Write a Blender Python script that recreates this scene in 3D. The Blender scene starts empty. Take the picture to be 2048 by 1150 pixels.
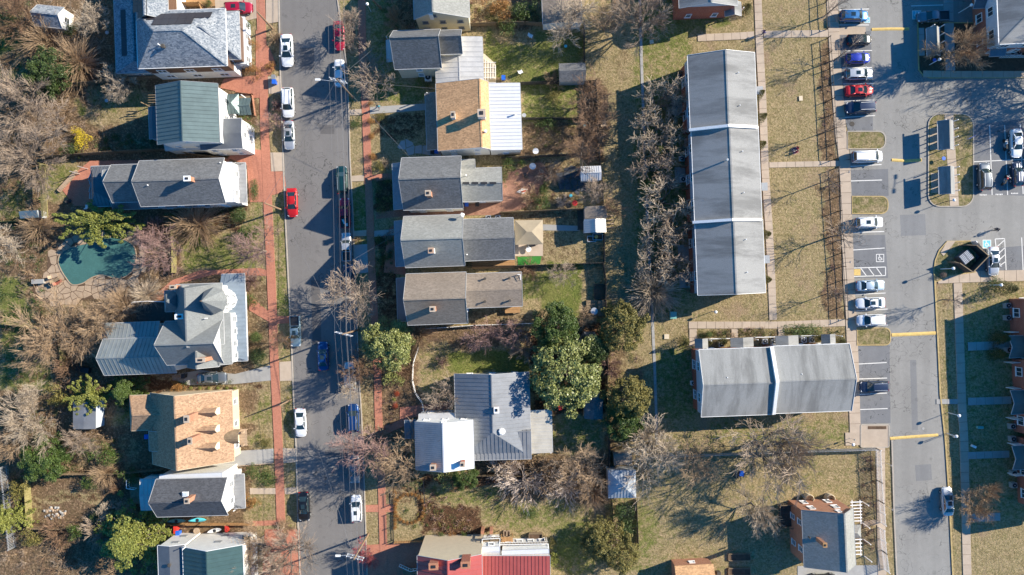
import bpy, math, random
import numpy as np
from mathutils import Vector, Matrix
R = math.radians
random.seed(11); np.random.seed(11)
scene = bpy.context.scene
COL = scene.collection
S = 12.0      # photo pixels per metre on the ground
H = 114.0     # height of the drone above the ground

# ---------------------------------------------------------------- camera, sky, sun, exposure
cam_d = bpy.data.cameras.new("drone_camera")
cam = bpy.data.objects.new("drone_camera", cam_d); COL.objects.link(cam)
cam.location = (0, 0, H); cam.rotation_euler = (0, 0, 0)
cam_d.sensor_fit = 'HORIZONTAL'; cam_d.sensor_width = 36.0
cam_d.lens = 18.0 * H / (1024 / S)
cam_d.clip_start = 1.0; cam_d.clip_end = 6000.0
scene.camera = cam
SUN_EL, SUN_AZ = 28.5, 20.5     # elevation, direction towards the sun counted from +x to +y
world = bpy.data.worlds.new("World"); scene.world = world; world.use_nodes = True
wn = world.node_tree.nodes; wl = world.node_tree.links
sky = wn.new('ShaderNodeTexSky'); sky.sky_type = 'NISHITA'; sky.sun_disc = False
sky.sun_elevation = R(SUN_EL); sky.sun_rotation = R(90 - SUN_AZ)
sky.air_density = 1.0; sky.dust_density = 0.3; sky.ozone_density = 3.5
hs = wn.new('ShaderNodeHueSaturation'); hs.inputs['Saturation'].default_value = 1.45; wl.new(sky.outputs[0], hs.inputs['Color']); wl.new(hs.outputs[0], wn['Background'].inputs[0]); wn['Background'].inputs[1].default_value = 0.105
sun_d = bpy.data.lights.new("sun", 'SUN'); sun_d.energy = 5.0; sun_d.angle = R(0.5); sun_d.color = (1.0, 0.91, 0.76)
sun = bpy.data.objects.new("sun", sun_d); COL.objects.link(sun)
sd = Vector((math.cos(R(SUN_AZ)) * math.cos(R(SUN_EL)), math.sin(R(SUN_AZ)) * math.cos(R(SUN_EL)), math.sin(R(SUN_EL))))
sun.rotation_euler = sd.to_track_quat('Z', 'Y').to_euler(); sun.location = (60, 30, 80)
scene.view_settings.view_transform = 'Standard'; scene.view_settings.look = 'None'
scene.view_settings.gamma = 1.0; scene.view_settings.use_curve_mapping = False
scene.view_settings.exposure = 1.0

# ---------------------------------------------------------------- helpers
def W(px, py, h=0.0):
    k = (1 - h / H) / S
    return ((px - 1024) * k, (575 - py) * k)

LOC = {}
def tag(o, label=None, cat=None, group=None, kind=None):
    if label: o['label'] = label
    if cat: o['category'] = cat
    if group: o['group'] = group
    if kind: o['kind'] = kind
    return o
def empty(name, loc=(0, 0, 0), rz=0.0, label=None, cat=None, group=None, kind=None, parent=None):
    o = bpy.data.objects.new(name, None); COL.objects.link(o)
    o.location = loc; o.rotation_euler = (0, 0, rz); o.empty_display_size = .3
    LOC[o] = tuple(loc)
    if parent: o.parent = parent
    return tag(o, label, cat, group, kind)

class MB:
    def __init__(s): s.v = []; s.f = []
    def add(s, vs, fs):
        n = len(s.v); s.v.extend(vs); s.f.extend([tuple(i + n for i in f) for f in fs]); return s
    def box(s, cx, cy, cz, sx, sy, sz, rot=0.0):
        c, n = math.cos(rot), math.sin(rot); vs = []
        for z in (-.5, .5):
            for x, y in ((-.5, -.5), (.5, -.5), (.5, .5), (-.5, .5)):
                X, Y = x * sx, y * sy
                vs.append((cx + X * c - Y * n, cy + X * n + Y * c, cz + z * sz))
        return s.add(vs, [(3, 2, 1, 0), (4, 5, 6, 7), (0, 1, 5, 4), (1, 2, 6, 5), (2, 3, 7, 6), (3, 0, 4, 7)])
    def bar(s, p, q, w, h):
        p, q = Vector(p), Vector(q); d = (q - p)
        if d.length < 1e-6: return s
        d.normalize(); up = Vector((0, 0, 1))
        if abs(d.z) > .98: up = Vector((0, 1, 0))
        a = d.cross(up).normalized() * (w / 2); b = a.cross(d).normalized() * (h / 2)
        vs = [tuple(x) for x in (p - a - b, p + a - b, p + a + b, p - a + b, q - a - b, q + a - b, q + a + b, q - a + b)]
        return s.add(vs, [(0, 1, 2, 3), (7, 6, 5, 4), (0, 4, 5, 1), (1, 5, 6, 2), (2, 6, 7, 3), (3, 7, 4, 0)])
    def tube(s, p, q, r0, r1, n=6, cap=True):
        p, q = Vector(p), Vector(q); d = (q - p)
        if d.length < 1e-6: return s
        d.normalize(); up = Vector((0, 0, 1)) if abs(d.z) < .95 else Vector((1, 0, 0))
        a = d.cross(up).normalized(); b = a.cross(d)
        vs = []
        for c, r in ((p, r0), (q, r1)):
            for i in range(n):
                t = 2 * math.pi * i / n
                vs.append(tuple(c + a * (math.cos(t) * r) + b * (math.sin(t) * r)))
        fs = [(i, (i + 1) % n, n + (i + 1) % n, n + i) for i in range(n)]
        if cap: fs += [tuple(range(n))[::-1], tuple(range(n, 2 * n))]
        return s.add(vs, fs)
    def prism(s, poly, z0, z1):
        A = sum(poly[i - 1][0] * poly[i][1] - poly[i][0] * poly[i - 1][1] for i in range(len(poly)))
        if A < 0: poly = poly[::-1]
        n = len(poly)
        vs = [(x, y, z0) for x, y in poly] + [(x, y, z1) for x, y in poly]
        return s.add(vs, [tuple(range(n, 2 * n)), tuple(range(n))[::-1]] + [(i, (i + 1) % n, n + (i + 1) % n, n + i) for i in range(n)])
    def sheet(s, poly, z):
        A = sum(poly[i - 1][0] * poly[i][1] - poly[i][0] * poly[i - 1][1] for i in range(len(poly)))
        if A < 0: poly = poly[::-1]
        return s.add([(x, y, z) for x, y in poly], [tuple(range(len(poly)))])
    def rev(s, prof, n=10, cx=0, cy=0):       # lathe of (r, z)
        vs = []; fs = []
        for r, z in prof:
            for i in range(n):
                t = 2 * math.pi * i / n; vs.append((cx + r * math.cos(t), cy + r * math.sin(t), z))
        for k in range(len(prof) - 1):
            for i in range(n):
                j = (i + 1) % n; fs.append((k * n + i, k * n + j, (k + 1) * n + j, (k + 1) * n + i))
        fs.append(tuple(range((len(prof) - 1) * n, len(prof) * n)))
        return s.add(vs, fs)
    def mesh(s, name, mat=None, smooth=False, off=(0, 0, 0)):
        me = bpy.data.meshes.new(name)
        v = s.v if off == (0, 0, 0) else [(a - off[0], b - off[1], c - off[2]) for a, b, c in s.v]
        me.from_pydata(v, [], s.f)
        if mat: me.materials.append(mat)
        if smooth: me.polygons.foreach_set('use_smooth', [True] * len(me.polygons))
        me.update(); return me
    def build(s, name, mat, parent=None, smooth=False, label=None, cat=None, group=None, kind=None, org=None):
        """world coordinates; the object sits at its parent's origin, or at org when it is top-level"""
        if parent is not None: off = LOC[parent]
        else: off = org or (0, 0, 0)
        o = bpy.data.objects.new(name, s.mesh(name, mat, smooth, tuple(off))); COL.objects.link(o)
        if parent is not None: o.parent = parent
        else: o.location = off
        LOC[o] = tuple(off)
        return tag(o, label, cat, group, kind)

def inst(name, mesh, parent=None, loc=(0, 0, 0), rz=0.0, mat=None, scale=None, rot=None, label=None, cat=None, group=None):
    o = bpy.data.objects.new(name, mesh); COL.objects.link(o)
    o.location = loc; o.rotation_euler = rot or (0, 0, rz)
    if scale: o.scale = scale
    if parent is not None: o.parent = parent
    if mat is not None:
        o.material_slots[0].link = 'OBJECT'; o.material_slots[0].material = mat
    LOC[o] = tuple(loc)
    return tag(o, label, cat, group)

# ---------------------------------------------------------------- materials
MATS = {}
class NT:
    def __init__(s, name):
        s.m = bpy.data.materials.new(name); s.m.use_nodes = True
        s.n = s.m.node_tree.nodes; s.l = s.m.node_tree.links; s.b = s.n['Principled BSDF']
    def node(s, t, **k):
        x = s.n.new(t)
        for a, b in k.items(): setattr(x, a, b)
        return x
    def set(s, node, **k):
        for a, b in k.items(): node.inputs[a.replace('_', ' ')].default_value = b
    def link(s, a, b): s.l.new(a, b)
    def coord(s, obj=False, scale=(1, 1, 1), rot=0):
        if obj: c = s.node('ShaderNodeTexCoord').outputs['Object']
        else: c = s.node('ShaderNodeNewGeometry').outputs['Position']
        if scale != (1, 1, 1) or rot:
            m = s.node('ShaderNodeMapping'); m.inputs['Scale'].default_value = scale; m.inputs['Rotation'].default_value = (0, 0, rot)
            s.link(c, m.inputs[0]); c = m.outputs[0]
        return c
    def noise(s, vec, scale, detail=4, rough=.6, lo=.3, hi=.7, dist=0):
        t = s.node('ShaderNodeTexNoise'); t.inputs['Scale'].default_value = scale; t.inputs['Detail'].default_value = detail
        t.inputs['Roughness'].default_value = rough; t.inputs['Distortion'].default_value = dist
        s.link(vec, t.inputs['Vector'])
        r = s.node('ShaderNodeMapRange'); r.inputs['From Min'].default_value = lo; r.inputs['From Max'].default_value = hi
        s.link(t.outputs['Fac'], r.inputs[0]); return r.outputs[0]
    def mix(s, fac, a, b, mode='MIX'):
        m = s.node('ShaderNodeMix', data_type='RGBA', blend_type=mode)
        for sock, val in ((m.inputs['Factor'], fac), (m.inputs['A'], a), (m.inputs['B'], b)):
            if hasattr(val, 'links'): s.link(val, sock)
            elif isinstance(val, (int, float)): sock.default_value = val
            else: sock.default_value = tuple(val) + (1,)
        return m.outputs['Result']
    def math(s, op, a, b=0.0, clamp=False):
        m = s.node('ShaderNodeMath', operation=op); m.use_clamp = clamp
        for sock, val in ((m.inputs[0], a), (m.inputs[1], b)):
            if hasattr(val, 'links'): s.link(val, sock)
            else: sock.default_value = val
        return m.outputs[0]
    def bump(s, h, strength=.3, dist=.05):
        b = s.node('ShaderNodeBump'); b.inputs['Strength'].default_value = strength; b.inputs['Distance'].default_value = dist
        s.link(h, b.inputs['Height']); s.link(b.outputs[0], s.b.inputs['Normal'])
    def out(s, color, rough=.8, metal=0, spec=None):
        if hasattr(color, 'links'): s.link(color, s.b.inputs['Base Color'])
        else: s.b.inputs['Base Color'].default_value = tuple(color) + (1,)
        s.b.inputs['Roughness'].default_value = rough; s.b.inputs['Metallic'].default_value = metal
        if spec is not None: s.b.inputs['Specular IOR Level'].default_value = spec
        return s.m

def sc(c, k): return tuple(min(1, x * k) for x in c)
def rough_mat(name, c, var=.25, scale=1.2, fine=14, rough=.9, bump=.3, obj=False, c2=None, spec=.25):
    if name in MATS: return MATS[name]
    t = NT(name); v = t.coord(obj)
    a = t.noise(v, scale, 5, .65); b = t.noise(v, fine, 3, .7, .35, .65)
    col = t.mix(a, sc(c, 1 - var), c2 or sc(c, 1 + var)); col = t.mix(t.math('MULTIPLY', b, .5), col, sc(c, 1 - var * 1.6))
    rnd = t.node('ShaderNodeObjectInfo').outputs['Random']
    col = t.mix(t.math('MULTIPLY', rnd, .22), col, sc(c, .62))
    t.bump(b, bump, .03); MATS[name] = t.out(col, rough, 0, spec); return t.m
def plain(name, c, rough=.5, metal=0, var=.08, coat=0):
    if name in MATS: return MATS[name]
    t = NT(name); a = t.noise(t.coord(True), 3, 3); col = t.mix(a, sc(c, 1 - var), sc(c, 1 + var))
    t.out(col, rough, metal)
    if coat: t.b.inputs['Coat Weight'].default_value = coat; t.b.inputs['Coat Roughness'].default_value = .08
    MATS[name] = t.m; return t.m
def shingle(name, c, var=.28, stain=.0, rot=0, blotch=None):
    if name in MATS: return MATS[name]
    t = NT(name); v = t.coord(False)
    tabs = t.node('ShaderNodeTexVoronoi'); tabs.inputs['Scale'].default_value = 3.4
    mp = t.node('ShaderNodeMapping'); mp.inputs['Scale'].default_value = (1.0, 1.7, 1.7); t.link(v, mp.inputs[0]); t.link(mp.outputs[0], tabs.inputs['Vector'])
    g = t.node('ShaderNodeSeparateColor'); t.link(tabs.outputs['Color'], g.inputs[0])
    col = t.mix(g.outputs[0], sc(c, 1 - var), blotch or sc(c, 1 + var))
    big = t.noise(v, .35, 4, .6, .35, .68); col = t.mix(t.math('MULTIPLY', big, .45), col, sc(c, .72))
    fine = t.noise(v, 22, 2, .6, .3, .7); col = t.mix(t.math('MULTIPLY', fine, .3), col, sc(c, .55))
    if stain:
        v2 = t.coord(False, (.10, 1.1, .6)); st = t.noise(v2, .9, 5, .7, .48, .70, .4)
        col = t.mix(t.math('MULTIPLY', st, stain), col, sc(c, .38))
    t.bump(g.outputs[0], .35, .03); MATS[name] = t.out(col, .92, 0, .2); return t.m
def stained(name, c, ax):
    """flat grey asphalt shingle with dark algae streaks that run down the slope; ax = axis of the streaks"""
    if name in MATS: return MATS[name]
    t = NT(name)
    v = t.coord(False); st = t.noise(t.coord(False, (.13, 1, .5) if ax == 'x' else (1, .13, .5)), .45, 5, .7, .44, .62, .3)
    g = t.noise(v, 9, 4, .75, .25, .75); big = t.noise(v, .12, 3, .5, .3, .7)
    col = t.mix(g, sc(c, .68), sc(c, 1.28)); col = t.mix(t.math('MULTIPLY', big, .3), col, sc(c, 1.35))
    col = t.mix(t.math('MULTIPLY', st, .6), col, sc(c, .42))
    t.bump(g, .2, .02); MATS[name] = t.out(col, .9, 0, .25); return t.m
def metal_roof(name, c, rough=.45, rust=0.0, dirt=.25):
    if name in MATS: return MATS[name]
    t = NT(name); v = t.coord(False)
    a = t.noise(v, .6, 5, .7, .35, .7); b = t.noise(v, 6, 4, .7, .4, .7)
    col = t.mix(a, c, sc(c, 1 - dirt)); col = t.mix(t.math('MULTIPLY', b, .25), col, sc(c, .7))
    if rust:
        r = t.noise(v, 2.2, 6, .8, .60, .70, 1.0); col = t.mix(t.math('MULTIPLY', r, rust), col, (.22, .10, .05))
    MATS[name] = t.out(col, rough, .35); return t.m
def brick_mat(name, c1, c2, mortar, scale=1.0, bw=.22, bh=.075, vertical=True, weather=.35):
    if name in MATS: return MATS[name]
    t = NT(name)
    if vertical:
        p = t.coord(True); s3 = t.node('ShaderNodeSeparateXYZ'); t.link(p, s3.inputs[0])
        cb = t.node('ShaderNodeCombineXYZ'); t.link(t.math('ADD', s3.outputs[0], s3.outputs[1]), cb.inputs[0]); t.link(s3.outputs[2], cb.inputs[1]); vec = cb.outputs[0]
    else: vec = t.coord(False)
    br = t.node('ShaderNodeTexBrick'); t.link(vec, br.inputs['Vector'])
    br.inputs['Scale'].default_value = scale; br.inputs['Brick Width'].default_value = bw; br.inputs['Row Height'].default_value = bh
    br.inputs['Mortar Size'].default_value = .008; br.inputs['Color1'].default_value = c1 + (1,); br.inputs['Color2'].default_value = c2 + (1,); br.inputs['Mortar'].default_value = mortar + (1,)
    w = t.noise(t.coord(False), .7, 5, .7, .4, .72); w2 = t.noise(t.coord(False), 5, 4, .7, .35, .7)
    col = t.mix(t.math('MULTIPLY', w, weather), br.outputs['Color'], sc(c1, .45)); col = t.mix(t.math('MULTIPLY', w2, .35), col, sc(c2, 1.35))
    t.bump(br.outputs['Fac'], -.3, .01); MATS[name] = t.out(col, .9, 0, .2); return t.m
def siding(name, c):
    if name in MATS: return MATS[name]
    t = NT(name); p = t.coord(True); s3 = t.node('ShaderNodeSeparateXYZ'); t.link(p, s3.inputs[0])
    f = t.math('FRACT', t.math('MULTIPLY', s3.outputs[2], 5.5)); n = t.noise(p, 1.5, 4)
    col = t.mix(n, sc(c, .92), sc(c, 1.05)); col = t.mix(t.math('LESS_THAN', f, .10), col, sc(c, .72))
    t.bump(f, .5, .02); MATS[name] = t.out(col, .6, 0, .3); return t.m

def asphalt(name, c, crack=.5, blot=.3):
    t = NT(name); v = t.coord(False)
    f = t.noise(v, 14, 4, .8, .3, .7); b = t.noise(v, .16, 5, .6, .35, .68); m_ = t.noise(v, 1.4, 5, .7, .35, .7)
    lane = t.noise(t.coord(False, (1, .03, 1)), .8, 3, .5, .38, .66)
    col = t.mix(f, sc(c, .74), sc(c, 1.28)); col = t.mix(t.math('MULTIPLY', b, blot), col, sc(c, 1.55)); col = t.mix(t.math('MULTIPLY', m_, blot * .7), col, sc(c, .66))
    col = t.mix(t.math('MULTIPLY', lane, .30), col, sc(c, .72))
    ds = t.node('ShaderNodeTexNoise'); ds.inputs['Scale'].default_value = .5; t.link(v, ds.inputs['Vector'])
    mx = t.node('ShaderNodeMix', data_type='VECTOR'); mx.inputs['Factor'].default_value = .55
    t.link(v, mx.inputs[4]); sca = t.node('ShaderNodeVectorMath', operation='SCALE'); sca.inputs['Scale'].default_value = 14; t.link(ds.outputs['Color'], sca.inputs[0])
    add = t.node('ShaderNodeVectorMath', operation='ADD'); t.link(v, add.inputs[0]); t.link(sca.outputs[0], add.inputs[1])
    vo = t.node('ShaderNodeTexVoronoi', feature='DISTANCE_TO_EDGE'); vo.inputs['Scale'].default_value = .11; t.link(add.outputs[0], vo.inputs['Vector'])
    ck = t.math('LESS_THAN', vo.outputs['Distance'], .0085)
    gate = t.noise(v, .09, 2, .5, .40, .55)
    col = t.mix(t.math('MULTIPLY', t.math('MULTIPLY', ck, gate), crack), col, sc(c, .3))
    sp = t.node('ShaderNodeTexVoronoi'); sp.inputs['Scale'].default_value = .45; t.link(v, sp.inputs['Vector'])
    oil = t.math('LESS_THAN', sp.outputs['Distance'], .16); col = t.mix(t.math('MULTIPLY', t.math('MULTIPLY', oil, m_), .5), col, sc(c, .5))
    t.bump(f, .25, .01); MATS[name] = t.out(col, .88, 0, .3); return t.m

def ground_mat():
    t = NT('yard_ground'); v = t.coord(False)
    at = t.node('ShaderNodeAttribute'); at.attribute_name = 'cover'; sp = t.node('ShaderNodeSeparateColor'); t.link(at.outputs['Color'], sp.inputs[0])
    f1 = t.noise(v, 1.1, 7, .8, .38, .62); f2 = t.noise(v, 2.8, 6, .85, .38, .62); big = t.noise(v, .22, 5, .65, .36, .66); sp2 = t.noise(v, 1.1, 4, .7, .4, .6)
    patch = t.noise(v, .55, 6, .75, .52, .72, .5)
    leaf = t.node('ShaderNodeTexVoronoi'); leaf.inputs['Scale'].default_value = 2.7; t.link(v, leaf.inputs['Vector'])
    lg = t.node('ShaderNodeSeparateColor'); t.link(leaf.outputs['Color'], lg.inputs[0])
    leafm = t.math('MULTIPLY', t.math('LESS_THAN', leaf.outputs['Distance'], .36), t.math('GREATER_THAN', lg.outputs[1], .45))
    dry = t.mix(f2, (.50, .375, .22), (.19, .15, .07)); dry = t.mix(t.math('MULTIPLY', f1, .4), dry, t.mix(f2, (.24, .23, .08), (.085, .092, .028)))
    dry = t.mix(t.math('MULTIPLY', leafm, .5), dry, (.50, .36, .22)); dry = t.mix(t.math('MULTIPLY', patch, .6), dry, (.115, .085, .038))
    grn = t.mix(f2, (.23, .25, .065), (.06, .09, .018)); grn = t.mix(t.math('MULTIPLY', t.math('MULTIPLY', leafm, sp2), .55), grn, (.38, .29, .15)); grn = t.mix(t.math('MULTIPLY', big, .35), grn, (.23, .19, .08)); grn = t.mix(t.math('MULTIPLY', patch, .5), grn, (.05, .06, .018))
    lit = t.mix(f2, (.30, .195, .12), (.08, .052, .03)); lit = t.mix(t.math('MULTIPLY', leafm, .6), lit, (.42, .29, .18)); lit = t.mix(t.math('MULTIPLY', sp2, .25), lit, (.085, .08, .03))
    mul = t.mix(f2, (.15, .075, .042), (.04, .028, .018)); mul = t.mix(t.math('MULTIPLY', leafm, .45), mul, (.26, .16, .09))
    soil = t.noise(v, .17, 6, .7, .56, .68, .6); dry = t.mix(t.math('MULTIPLY', soil, .9), dry, t.mix(f2, (.40, .29, .19), (.23, .16, .10))); gr2 = t.noise(v, .31, 5, .7, .56, .66, 1.0); dry = t.mix(t.math('MULTIPLY', gr2, .3), dry, t.mix(f2, (.20, .22, .06), (.08, .10, .025)))
    def w(o):
        x = t.math('ADD', o, t.math('MULTIPLY', t.math('SUBTRACT', f1, .5), .45)); r = t.node('ShaderNodeMapRange', interpolation_type='SMOOTHSTEP')
        r.inputs['From Min'].default_value = .3; r.inputs['From Max'].default_value = .7; t.link(x, r.inputs[0]); return r.outputs[0]
    col = t.mix(w(sp.outputs[0]), dry, grn); col = t.mix(w(sp.outputs[1]), col, lit); col = t.mix(w(sp.outputs[2]), col, mul)
    t.bump(f2, .7, .12); return t.out(col, .95, 0, .1)

def leaf_mat(name, c1, c2, c3, rough=.55, tr=0.0):
    t = NT(name); v = t.coord(True); g = t.node('ShaderNodeNewGeometry').outputs['Random Per Island']
    n = t.noise(v, .9, 3, .6, .35, .65); col = t.mix(g, c1, c2); col = t.mix(t.math('MULTIPLY', n, .6), col, c3)
    rnd = t.node('ShaderNodeObjectInfo').outputs['Random']; col = t.mix(t.math('MULTIPLY', rnd, .25), col, sc(c2, .7))
    MATS[name] = t.out(col, rough, 0, .35); return t.m
def bark_mat(name, c, var=.3):
    t = NT(name); g = t.node('ShaderNodeNewGeometry').outputs['Random Per Island']; n = t.noise(t.coord(True), 1.5, 4)
    col = t.mix(g, sc(c, 1 - var), sc(c, 1 + var)); col = t.mix(t.math('MULTIPLY', n, .35), col, sc(c, .55))
    rnd = t.node('ShaderNodeObjectInfo').outputs['Random']; col = t.mix(t.math('MULTIPLY', rnd, .3), col, sc(c, .65))
    MATS[name] = t.out(col, .9, 0, .15); return t.m

M = {}
M['ground'] = ground_mat()
M['street'] = asphalt('street_asphalt', (.168, .158, .150), .7, .28)
M['lot'] = asphalt('lot_asphalt', (.24, .232, .216), .7, .32)
M['street2'] = asphalt('street_patch_asphalt', (.115, .108, .105), .2, .2)
M['lot2'] = asphalt('lot_patch_asphalt', (.19, .19, .19), .2, .2)
M['stall'] = asphalt('stall_asphalt', (.160, .162, .168), .8, .32)
M['paint'] = rough_mat('road_paint', (.72, .70, .66), .12, 2, 9, .7, .05)
M['yellow'] = rough_mat('yellow_paint', (.68, .47, .16), .2, 2, 6, .8, .1)
M['blue'] = plain('blue_paint', (.10, .42, .52), .7)
M['conc'] = rough_mat('concrete_tan', (.46, .37, .285), .13, .8, 12, .9, .15)
M['gutter'] = rough_mat('street_gutter_concrete', (.20, .19, .18), .14, .8, 12, .9, .15)
M['vporch'] = metal_roof('blue_grey_porch_metal', (.22, .27, .32), .55)
M['concg'] = rough_mat('concrete_grey', (.36, .35, .33), .14, .8, 12, .9, .15)
M['kerb'] = rough_mat('kerb_concrete', (.42, .37, .31), .18, 1.5, 9, .9, .15)
M['kerby'] = rough_mat('kerb_yellow_worn', (.50, .37, .17), .3, 1.2, 7, .9, .15)
M['brickpave'] = brick_mat('brick_paving', (.36, .135, .09), (.46, .19, .125), (.26, .16, .11), 1, .21, .10, False, .25)
M['brickold'] = brick_mat('mossy_brick_paving', (.24, .12, .085), (.36, .19, .13), (.18, .13, .09), 1, .21, .10, False, .8)
M['brick'] = brick_mat('red_brick_wall', (.27, .07, .045), (.33, .10, .06), (.35, .28, .22))
M['brick2'] = brick_mat('orange_brick_wall', (.34, .14, .085), (.42, .19, .11), (.4, .3, .22))
M['stone'] = rough_mat('flagstone_tan', (.42, .31, .215), .25, 1.2, 8, .9, .25)
M['slate'] = rough_mat('flagstone_dark', (.085, .09, .10), .3, 1.2, 8, .8, .2)
M['wood'] = rough_mat('weathered_wood', (.26, .19, .12), .3, 2, 12, .85, .2)
M['woody'] = rough_mat('pale_green_wood', (.30, .26, .11), .3, 2, 12, .85, .2)
M['wooddk'] = rough_mat('dark_wood', (.085, .075, .065), .3, 2, 12, .85, .2)
M['deck'] = rough_mat('orange_deck_wood', (.42, .24, .11), .2, 2, 12, .8, .2)
M['white'] = plain('white_trim', (.80, .79, .77), .5)
M['lgrey'] = plain('light_grey_trim', (.42, .42, .42), .6)
M['black'] = plain('black_iron', (.02, .02, .022), .5)
M['grey'] = plain('grey_metal', (.30, .31, .32), .5, .4)
M['galv'] = plain('galvanised_steel', (.55, .56, .57), .4, .6)
M['glass'] = plain('window_glass', (.035, .05, .06), .08, 0, .05, .5)
M['soil'] = rough_mat('garden_soil', (.125, .08, .052), .35, 2, 8, .95, .4)
M['sw'] = siding('white_siding', (.76, .75, .71)); M['scr'] = siding('cream_siding', (.62, .56, .42)); M['sg'] = siding('grey_siding', (.42, .44, .46))
M['st'] = siding('taupe_siding', (.36, .31, .24)); M['sbr'] = siding('brown_shingle_wall', (.13, .075, .05)); M['sblue'] = siding('pale_blue_siding', (.50, .56, .62))
M['stan'] = siding('tan_wall', (.60, .50, .36)); M['sgr'] = siding('green_siding', (.20, .26, .2))
M['r_blue'] = shingle('blue_grey_shingle', (.19, .23, .285), .45, 0, 0, (.40, .41, .42))
M['r_teal'] = metal_roof('teal_metal_roof', (.13, .18, .18), .5)
M['r_dteal'] = metal_roof('dark_teal_metal_roof', (.06, .115, .115), .5)
M['r_grey'] = shingle('grey_shingle', (.155, .157, .16), .26)
M['r_lgrey'] = shingle('light_grey_shingle', (.28, .28, .26), .18)
M['r_dgrey'] = shingle('dark_grey_shingle', (.085, .088, .098), .3)
M['r_vic'] = shingle('victorian_grey_shingle', (.20, .21, .21), .14)
M['r_brown'] = shingle('brown_shingle', (.25, .205, .165), .2)
M['r_or'] = shingle('cedar_orange_shingle', (.58, .34, .175), .3)
M['r_or2'] = shingle('cedar_pale_shingle', (.38, .245, .155), .34)
M['m_e7'] = metal_roof('worn_grey_metal_roof', (.24, .25, .265), .5)
M['r_th'] = stained('townhouse_shingle_long', (.26, .258, .25), 'x')
M['r_th2'] = stained('townhouse_shingle_cross', (.265, .265, .255), 'y')
M['m_grey'] = metal_roof('grey_metal_roof', (.30, .30, .30), .5)
M['m_dk'] = metal_roof('charcoal_metal_roof', (.15, .16, .175), .5)
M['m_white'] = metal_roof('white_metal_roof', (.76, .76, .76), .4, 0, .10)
M['m_pale'] = metal_roof('pale_metal_roof', (.60, .58, .55), .45, .12)
M['vpale'] = metal_roof('pale_blue_metal_roof', (.42, .45, .48), .5)
M['m_cream'] = metal_roof('cream_metal_roof', (.55, .51, .43), .5, .1)
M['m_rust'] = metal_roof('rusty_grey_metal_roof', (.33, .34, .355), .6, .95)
M['m_red'] = metal_roof('red_metal_roof', (.42, .095, .085), .5, 0, .15)
M['m_blue'] = metal_roof('blue_porch_roof', (.13, .20, .25), .5)
M['m_vic'] = metal_roof('grey_green_metal_roof', (.27, .29, .285), .5)
M['seamdk'] = plain('seam_shadow_dark', (.06, .065, .07), .6)
M['panel'] = plain('solar_panel_glass', (.030, .027, .034), .45, .0)
M['tan_can'] = rough_mat('tan_canvas', (.36, .295, .205), .12, 1, 10, .8, .1)
M['turf'] = rough_mat('green_turf', (.05, .22, .04), .2, 2, 14, .95, .3)
M['cover'] = rough_mat('pool_cover_green', (.055, .15, .14), .22, .35, 5, .8, .2)
M['polewood'] = rough_mat('pole_wood', (.28, .19, .12), .25, 2, 9, .9, .1)
M['wire'] = plain('wire_grey', (.10, .10, .11), .6)
M['bluebin'] = plain('blue_plastic', (.02, .12, .55), .4)
M['redp'] = plain('red_plastic', (.55, .04, .03), .4)
M['tealp'] = plain('turquoise_cloth', (.10, .55, .62), .6)
M['green_box'] = plain('green_steel', (.14, .34, .30), .5)
M['bark'] = bark_mat('grey_bark', (.20, .165, .135)); M['twig_tan'] = bark_mat('tan_twigs', (.40, .28, .175)); M['twig_grey'] = bark_mat('grey_twigs', (.37, .285, .215))
M['twig_pale'] = bark_mat('pale_twigs', (.46, .37, .275)); M['twig_rose'] = bark_mat('rose_twigs', (.30, .19, .165)); M['twig_brown'] = bark_mat('brown_twigs', (.24, .15, .095)); M['twig_red'] = bark_mat('red_twigs', (.34, .09, .10))
M['lf_mag'] = leaf_mat('magnolia_leaf', (.40, .40, .14), (.11, .14, .035), (.19, .20, .06), .4)
M['lf_dk'] = leaf_mat('dark_leaf', (.085, .12, .03), (.03, .055, .015), (.06, .09, .025), .5)
M['lf_yel'] = leaf_mat('yellow_green_leaf', (.28, .28, .06), (.11, .14, .028), (.20, .20, .045), .6)
M['lf_gold'] = leaf_mat('gold_leaf', (.29, .23, .06), (.075, .08, .022), (.17, .145, .04), .6)
M['lf_or'] = leaf_mat('orange_leaf', (.40, .19, .05), (.20, .09, .03), (.28, .15, .04), .6)
M['lf_bright'] = leaf_mat('bright_yellow_leaf', (.62, .46, .02), (.38, .27, .02), (.5, .38, .02), .6)
M['lf_box'] = leaf_mat('boxwood_leaf', (.10, .15, .03), (.035, .06, .012), (.07, .10, .02), .5)
M['lf_cone'] = leaf_mat('arborvitae_leaf', (.13, .11, .02), (.045, .055, .012), (.09, .075, .015), .6)
M['lf_pink'] = leaf_mat('dry_pink_leaf', (.42, .30, .22), (.22, .14, .10), (.32, .22, .15), .7)
M['lf_white'] = leaf_mat('pale_bud', (.62, .52, .44), (.33, .26, .21), (.42, .33, .26), .7)
M['lf_red'] = leaf_mat('red_berry_leaf', (.55, .08, .03), (.25, .05, .02), (.35, .08, .03), .6)
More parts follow.
